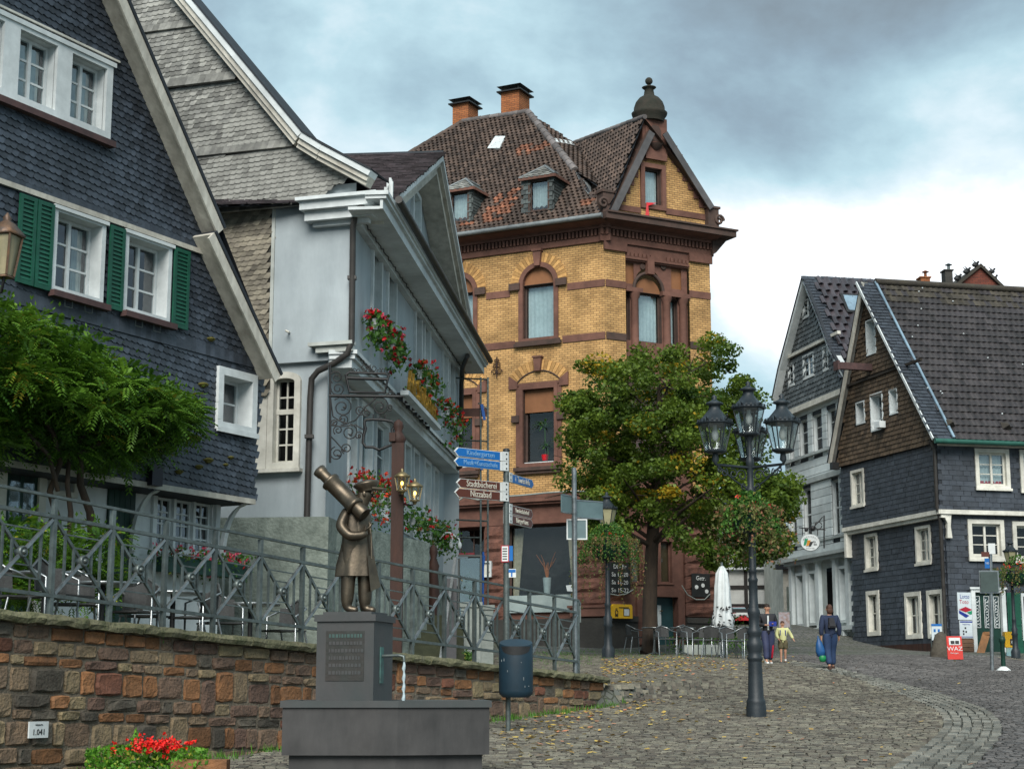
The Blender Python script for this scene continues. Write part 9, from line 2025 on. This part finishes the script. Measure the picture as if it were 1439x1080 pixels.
# ==== people
M_skin = mat('skin', (.48, .26, .17), (.42, .22, .14), .55, 6); M_hair = mat('dark_hair', (.035, .018, .010), (.02, .012, .008), .6, 30, .4); M_hairb = mat('brown_hair', (.09, .035, .018), (.05, .022, .012), .6, 30, .4)
def person(label, p, hgt, face, jk, tr, hair, shoe, stride=.12, arms='walk', sh=1., short=False, longhair=False, seed=0):
 s = hgt; root = thing('person', p, label, 'person'); M = T(*p) @ RZ(face) @ S3(s, s, s)
 st_ = stride; A = {}
 hip, kn, an = .52, .285, .045
 Lx, Rx = -.055, .055
 lf, rf = -st_, st_ * .8      # -y is forward
 if arms == 'walk': la = [(-.115, 0, .80), (-.150, .02, .64), (-.155, -.03, .50)]; ra = [(.115, 0, .80), (.150, .04, .64), (.150, .02, .50)]
 elif arms == 'hold': la = [(-.115, 0, .80), (-.145, .02, .65), (-.05, -.12, .64)]; ra = [(.115, 0, .80), (.148, .0, .65), (.07, -.12, .66)]
 else: la = [(-.115, 0, .80), (-.15, -.03, .66), (-.10, -.10, .56)]; ra = [(.115, 0, .80), (.19, .02, .68), (.25, -.0, .56)]
 def scl(L): return [(c, r) for c, r in L]
 jt = [((0, 0, hip), .062), ((0, 0, .62), .062), ((0, .0, .74), .07), ((0, 0, .815), .045), ((0, -.002, .865), .028), ((0, -.01, .925), .052), ((0, -.012, .955), .046),
  ((Lx, 0, hip - .02), .052), ((Lx * .95, lf * .45 - .02, kn), .034), ((Lx, lf * 1.0 + .02, an), .022), ((Lx, lf - .06, .02), .018),
  ((Rx, 0, hip - .02), .052), ((Rx * .95, rf * .45 - .02, kn), .034), ((Rx, rf + .02, an + .01), .022), ((Rx, rf - .06, .02), .018)]
 ed = [(0, 1), (1, 2), (2, 3), (3, 4), (4, 5), (5, 6), (0, 7), (7, 8), (8, 9), (9, 10), (0, 11), (11, 12), (12, 13), (13, 14)]
 for ar in (la, ra):
  i = len(jt); jt += [(ar[0], .034), (ar[1], .024), (ar[2], .015)]; ed += [(2, i), (i, i + 1), (i + 1, i + 2)]
  d = (Vector(ar[2]) - Vector(ar[1])).normalized(); side = d.cross(Vector((0, 1, 0))); side = side.normalized() if side.length > .1 else Vector((1, 0, 0))
  palm = Vector(ar[2]) + d * .025; jt.append((tuple(palm), .017)); k = len(jt) - 1; ed.append((i + 2, k))
  for f in range(4):
   q1 = palm + d * .022 + Vector((0, 1, 0)) * (f - 1.5) * .010; q2 = q1 + d * (.020 + .004 * (f in (1, 2))) + side * .006; jt += [(tuple(q1), .0055), (tuple(q2), .0045)]; ed += [(k, len(jt) - 2), (len(jt) - 2, len(jt) - 1)]
  q1 = palm + Vector((0, -.022, 0)) + d * .006; q2 = q1 + d * .018 + Vector((0, -.006, 0)); jt += [(tuple(q1), .006), (tuple(q2), .005)]; ed += [(k, len(jt) - 2), (len(jt) - 2, len(jt) - 1)]
 jt = [(c, r * s) if False else (c, r * s) for c, r in jt]
 skinned('body', jt, ed, M_skin, root, M)
 jk_ = [((0, 0, hip - .075), .086), ((0, 0, .60), .088), ((0, 0, .73), .098 * sh), ((0, 0, .812), .060)]; je = [(0, 1), (1, 2), (2, 3)]
 for ar in (la, ra):
  i = len(jk_); jk_ += [(ar[0], .054), (ar[1], .043), (tuple(Vector(ar[1]).lerp(Vector(ar[2]), .9)), .034)]; je += [(2, i), (i, i + 1), (i + 1, i + 2)]
 skinned('jacket', [(c, r * s) for c, r in jk_], je, jk, root, M)
 e = .62 if short else 1.0
 tj = [((0, 0, hip + .10), .078), ((Lx, 0, hip - .04), .076), ((Lx * .95, lf * .45 - .02, kn), .056), ((Lx, lf + .02, an + .02), .050), ((Rx, 0, hip - .04), .076), ((Rx * .95, rf * .45 - .02, kn), .056), ((Rx, rf + .02, an + .02), .050)]
 te = [(0, 1), (1, 2), (2, 3), (0, 4), (4, 5), (5, 6)]
 if short: tj = [tj[0], tj[1], (tuple(Vector(tj[2][0]) + Vector((0, 0, .03))), .07), tj[4], (tuple(Vector(tj[5][0]) + Vector((0, 0, .03))), .07)]; te = [(0, 1), (1, 2), (0, 3), (3, 4)]
 skinned('trousers', [(c, r * s) for c, r in tj], te, tr, root, M)
 for (x, y_) in ((Lx, lf), (Rx, rf)):
  b = MB(M); b.add([(x - .024, y_ - .085, 0), (x + .024, y_ - .085, 0), (x + .026, y_ + .05, 0), (x - .026, y_ + .05, 0), (x - .018, y_ - .08, .022), (x + .018, y_ - .08, .022), (x + .024, y_ + .048, .05), (x - .024, y_ + .048, .05)], BOXF); b.build('shoe', shoe, root)
 b = MB(M); b.ball((0, .008, .95), .050, .056, .058, seg=12)
 if longhair: b.ball((0, .028, .905), .054, .036, .06, seg=12)
 else: b.ball((0, .045, .935), .026)
 b.build('hair', hair, root)
 b = MB(M)
 for x in (-.017, .017): b.ball((x, -.057, .94), .006, .004, .004, 0, 6)
 b.build('eyes', M_blk, root); b = MB(M); b.ball((0, -.062, .925), .006, .009, .010, 0, 6); b.ball((-.05, -.008, .925), .006, .01, .014, 0, 6); b.ball((.05, -.008, .925), .006, .01, .014, 0, 6); b.build('nose_and_ears', M_skin, root)
 b = MB(M); b.box(-.013, .013, -.060, -.056, .900, .904); b.build('mouth', M_crim, root); return root, M
M_jblk = mat('black_jacket', (.018, .018, .022), None, .7, 8); M_legg = mat('navy_leggings', (.035, .045, .10), (.025, .03, .07), .7, 6); M_yelj = mat('pale_yellow_jacket', (.62, .62, .30), (.5, .5, .24), .75, 8); M_camo = mat('camouflage_cloth', (.14, .11, .055), (.05, .05, .025), .8, 14); M_den = mat('blue_jeans', (.020, .045, .11), (.014, .032, .08), .8, 12); M_flc = mat('navy_fleece', (.024, .036, .075), (.014, .022, .048), .9, 20)
p = onG(1080, 932); hg = P(1080, 848, p.y).z - p.z
r_, Mw_ = person('woman walking towards the viewer in black jacket and navy leggings, holding a blue folder', p, hg, .1, M_jblk, M_legg, M_hair, M_sw, .10, 'hold')
b = MB(Mw_); b.box(-.015, .115, -.155, -.135, .62, .70); tag(b.build('folder', M_navy), 'dark blue folder held by the woman in the black jacket', 'folder')
b = MB(Mw_); b.box(-.022, .004, -.085, -.075, .56, .80); b.build('white_shirt_front', M_sw, r_)
b = MB(Mw_); b.tube([(.082, .02, .40), (.078, -.03, .28), (.07, .03, .10)], .018, 6); b.build('red_stripe', M_crim, r_)
p = onG(1101, 931); hg = P(1101, 872, p.y).z - p.z
r_, Mw_ = person('small boy in pale yellow jacket and camouflage shorts beside the woman', p, hg, -.1, M_yelj, M_camo, M_hairb, M_blk, .06, 'swing', 1.1, short=True)
b = MB(Mw_); b.tube([(-.06, -.07, .78), (-.065, -.085, .68), (-.07, -.02, .60)], .012, 5); b.tube([(.06, -.07, .78), (.065, -.085, .68), (.07, -.02, .60)], .012, 5); b.add([(-.07, .07, .58), (.07, .07, .58), (.07, .14, .60), (-.07, .14, .60), (-.07, .06, .80), (.07, .06, .80), (.06, .11, .80), (-.06, .11, .80)], BOXF); b.build('rucksack', M_navy, r_)
for x in (-.058, .052): b = MB(Mw_); b.lathe([(.026, .05), (.026, .09)], 8, 0, T(x, 0.0, 0)); b.build('sock', M_sw, r_)
p = onG(1168, 940); hg = P(1168, 849, p.y).z - p.z
r_, Mw_ = person('woman seen from behind in navy fleece and blue jeans with a small rucksack', p, hg, math.pi + .15, M_flc, M_den, M_hairb, M_wood, .09, 'walk', 1.15, longhair=True)
b = MB(Mw_); b.add([(-.06, .075, .63), (.06, .075, .63), (.065, .13, .64), (-.065, .13, .64), (-.045, .06, .79), (.045, .06, .79), (.035, .10, .79), (-.035, .10, .79)], BOXF); b.add([(-.045, .131, .65), (.045, .131, .65), (.045, .145, .66), (-.045, .145, .66), (-.045, .12, .72), (.045, .12, .72), (.045, .13, .71), (-.045, .13, .71)], BOXF); b.build('rucksack', M_jblk, r_)
q = p + Vector((-.24, -.05, hg * .40)); b = MB(T(*q)); seg = 10; b.lathe([(.01, .16), (.02, .10), (.07, .0), (.10, -.16), (.085, -.26), (.02, -.28)], 10, 0, S3(1, .6, 1) @ RY(R(-8))); bg_ = b.build('carrier_bag', mat('blue_plastic', (.015, .08, .22), None, .4, 6)); tag(bg_, 'blue and green carrier bag in the left hand of the woman seen from behind', 'bag')
b = MB(T(*q)); b.lathe([(.06, -.25), (.085, -.30), (.06, -.37), (.02, -.38)], 9, 0, T(.06, -.03, 0) @ S3(1, .6, 1)); b.build('green_lower_bag', mat('green_plastic', (.01, .18, .06), None, .4, 6), bg_)
# ==== ground litter, grass, flower bed
rn = random.Random(40); b = MB()
def litter(px, py, n, sx, sy):
 for _ in range(n):
  x_, y_ = px + rn.gauss(0, sx), py + rn.gauss(0, sy)
  if y_ < 905 or y_ > 1078 or (x_ < 845 and y_ < 950 - (845 - x_) * .1): continue
  p = onG(x_, y_)
  t_, s_ = ts(p.x, p.y)
  if -.4 < s_ < .45 and t_ < 1.0: continue
  s = rn.uniform(.028, .055); a = rn.uniform(0, 6.28); u_ = Vector((math.cos(a), math.sin(a), rn.uniform(-.3, .3))); v_ = Vector((-math.sin(a), math.cos(a), rn.uniform(-.3, .3))); p.z += .035
  i = len(b.v); b.v.extend([p - u_ * s, p - v_ * s * .6, p + u_ * s, p + v_ * s * .6]); b.f.append([i, i + 1, i + 2, i + 3]); b.m.append(0); b.r.append(rn.uniform(-.5, .5)); b.sm.append(False); b.uv.extend([(0, 0)] * 4)
litter(920, 932, 700, 70, 7); litter(1000, 940, 160, 70, 9); litter(860, 940, 240, 30, 6); litter(880, 985, 160, 45, 12); litter(760, 1030, 240, 50, 25); litter(820, 1005, 160, 45, 14); litter(980, 1010, 110, 110, 40); litter(1150, 1000, 60, 120, 35)
tag(b.build('fallen_leaves', M_fall), kind='stuff')
b = MB()
def grass(p, n, sp, h_):
 for _ in range(n):
  q = p + Vector((rn.gauss(0, sp), rn.gauss(0, sp), 0)); q.z = H(q.x, q.y); a = rn.uniform(0, 6.28); w_ = Vector((math.cos(a), math.sin(a), 0)) * .008; l_ = Vector((rn.gauss(0, .3), rn.gauss(0, .3), 1)).normalized() * h_ * rn.uniform(.4, 1.2); b.add([q - w_, q + w_, q + l_], [(0, 1, 2)], 0, rn.uniform(-.5, .5))
for k in range(150):
 u = rn.uniform(1.5, 3 + WL + .2); q = FW.w(u, -.13 - abs(rn.gauss(0, .12)), 0); q.z = G(q.x, q.y)
 if rn.random() < .8: grass(q, 12, .07, .10)
for k in range(220): q = onG(rn.gauss(930, 75), rn.gauss(921, 4)); grass(q, 8, .15, .05)
for k in range(120): q = onG(rn.gauss(790, 40), rn.gauss(925, 6)); grass(q, 10, .2, .06)
tag(b.build('grass_tufts', M_grass), kind='stuff')
# moss in the joints near the wall and lamp
b = MB()
for k in range(1500):
 px, py = (rn.gauss(760, 60), rn.gauss(1025, 25)) if k % 2 else (rn.gauss(1050, 110), rn.gauss(1015, 25))
 if not (690 < px < 1330 and 985 < py < 1079): continue
 p = onG(px, py);
 if ts(p.x, p.y)[1] > -.25: continue
 s = rn.uniform(.02, .06); b.add([(p.x + s * math.cos(t * 1.05) * rn.uniform(.6, 1), p.y + s * .5 * math.sin(t * 1.05) * rn.uniform(.6, 1), p.z + .0115) for t in range(6)], [tuple(range(6))], 0, rn.uniform(-.5, .5))
tag(b.build('moss_patches', mat('joint_moss', (.075, .085, .02), (.04, .05, .015), .95, 20, .5, rk=.4)), kind='stuff')
# flower bed at the foot of the wall
c0 = P(200, 1062, 15.9); fbz = G(c0.x, 15.6); fb = thing('flower_bed', Vector((c0.x, 15.6, fbz)), 'bright green plants with red blossoms at the foot of the rubble wall', 'flower bed')
L1 = MB(); B = MB(); rn = random.Random(77)
for _ in range(2600):
 px = rn.uniform(120, 292); top = 1052 - 8 * math.sin((px - 120) / 172 * 3.1) + (-22 * max(0, 1 - abs(px - 191) / 9)); py = rn.uniform(top, 1092); d = 15.75 + rn.gauss(0, .16) - (py - 1050) * .006; leafq(L1, P(px, py, d), rn.uniform(.012, .03), rn, 0)
for _ in range(150):
 px = rn.gauss(222, 22); py = 1050 + rn.gauss(0, 5) - 3; q = P(px, py, 15.55 + rn.gauss(0, .12))
 for _ in range(7): leafq(B, q + Vector((rn.gauss(0, .012), rn.gauss(0, .012), rn.gauss(0, .01))), rn.uniform(.012, .02), rn, 0)
L1.build('foliage', leaf_mat('bright_leaf', (.03, .12, .008), (.14, .34, .03), (.35, .35, .05), .35, .05), fb, kind='stuff'); B.build('blossoms', mat('scarlet_petal', (.75, .02, .01), (.6, .01, .01), .5, 20), fb, kind='stuff')
a = P(243, 1072, 15.5); b = MB(T(a.x, 15.5, a.z)); b.box(0, .5, -.1, .1, -.2, .035); b.build('edging_stone', M_stone2, fb)
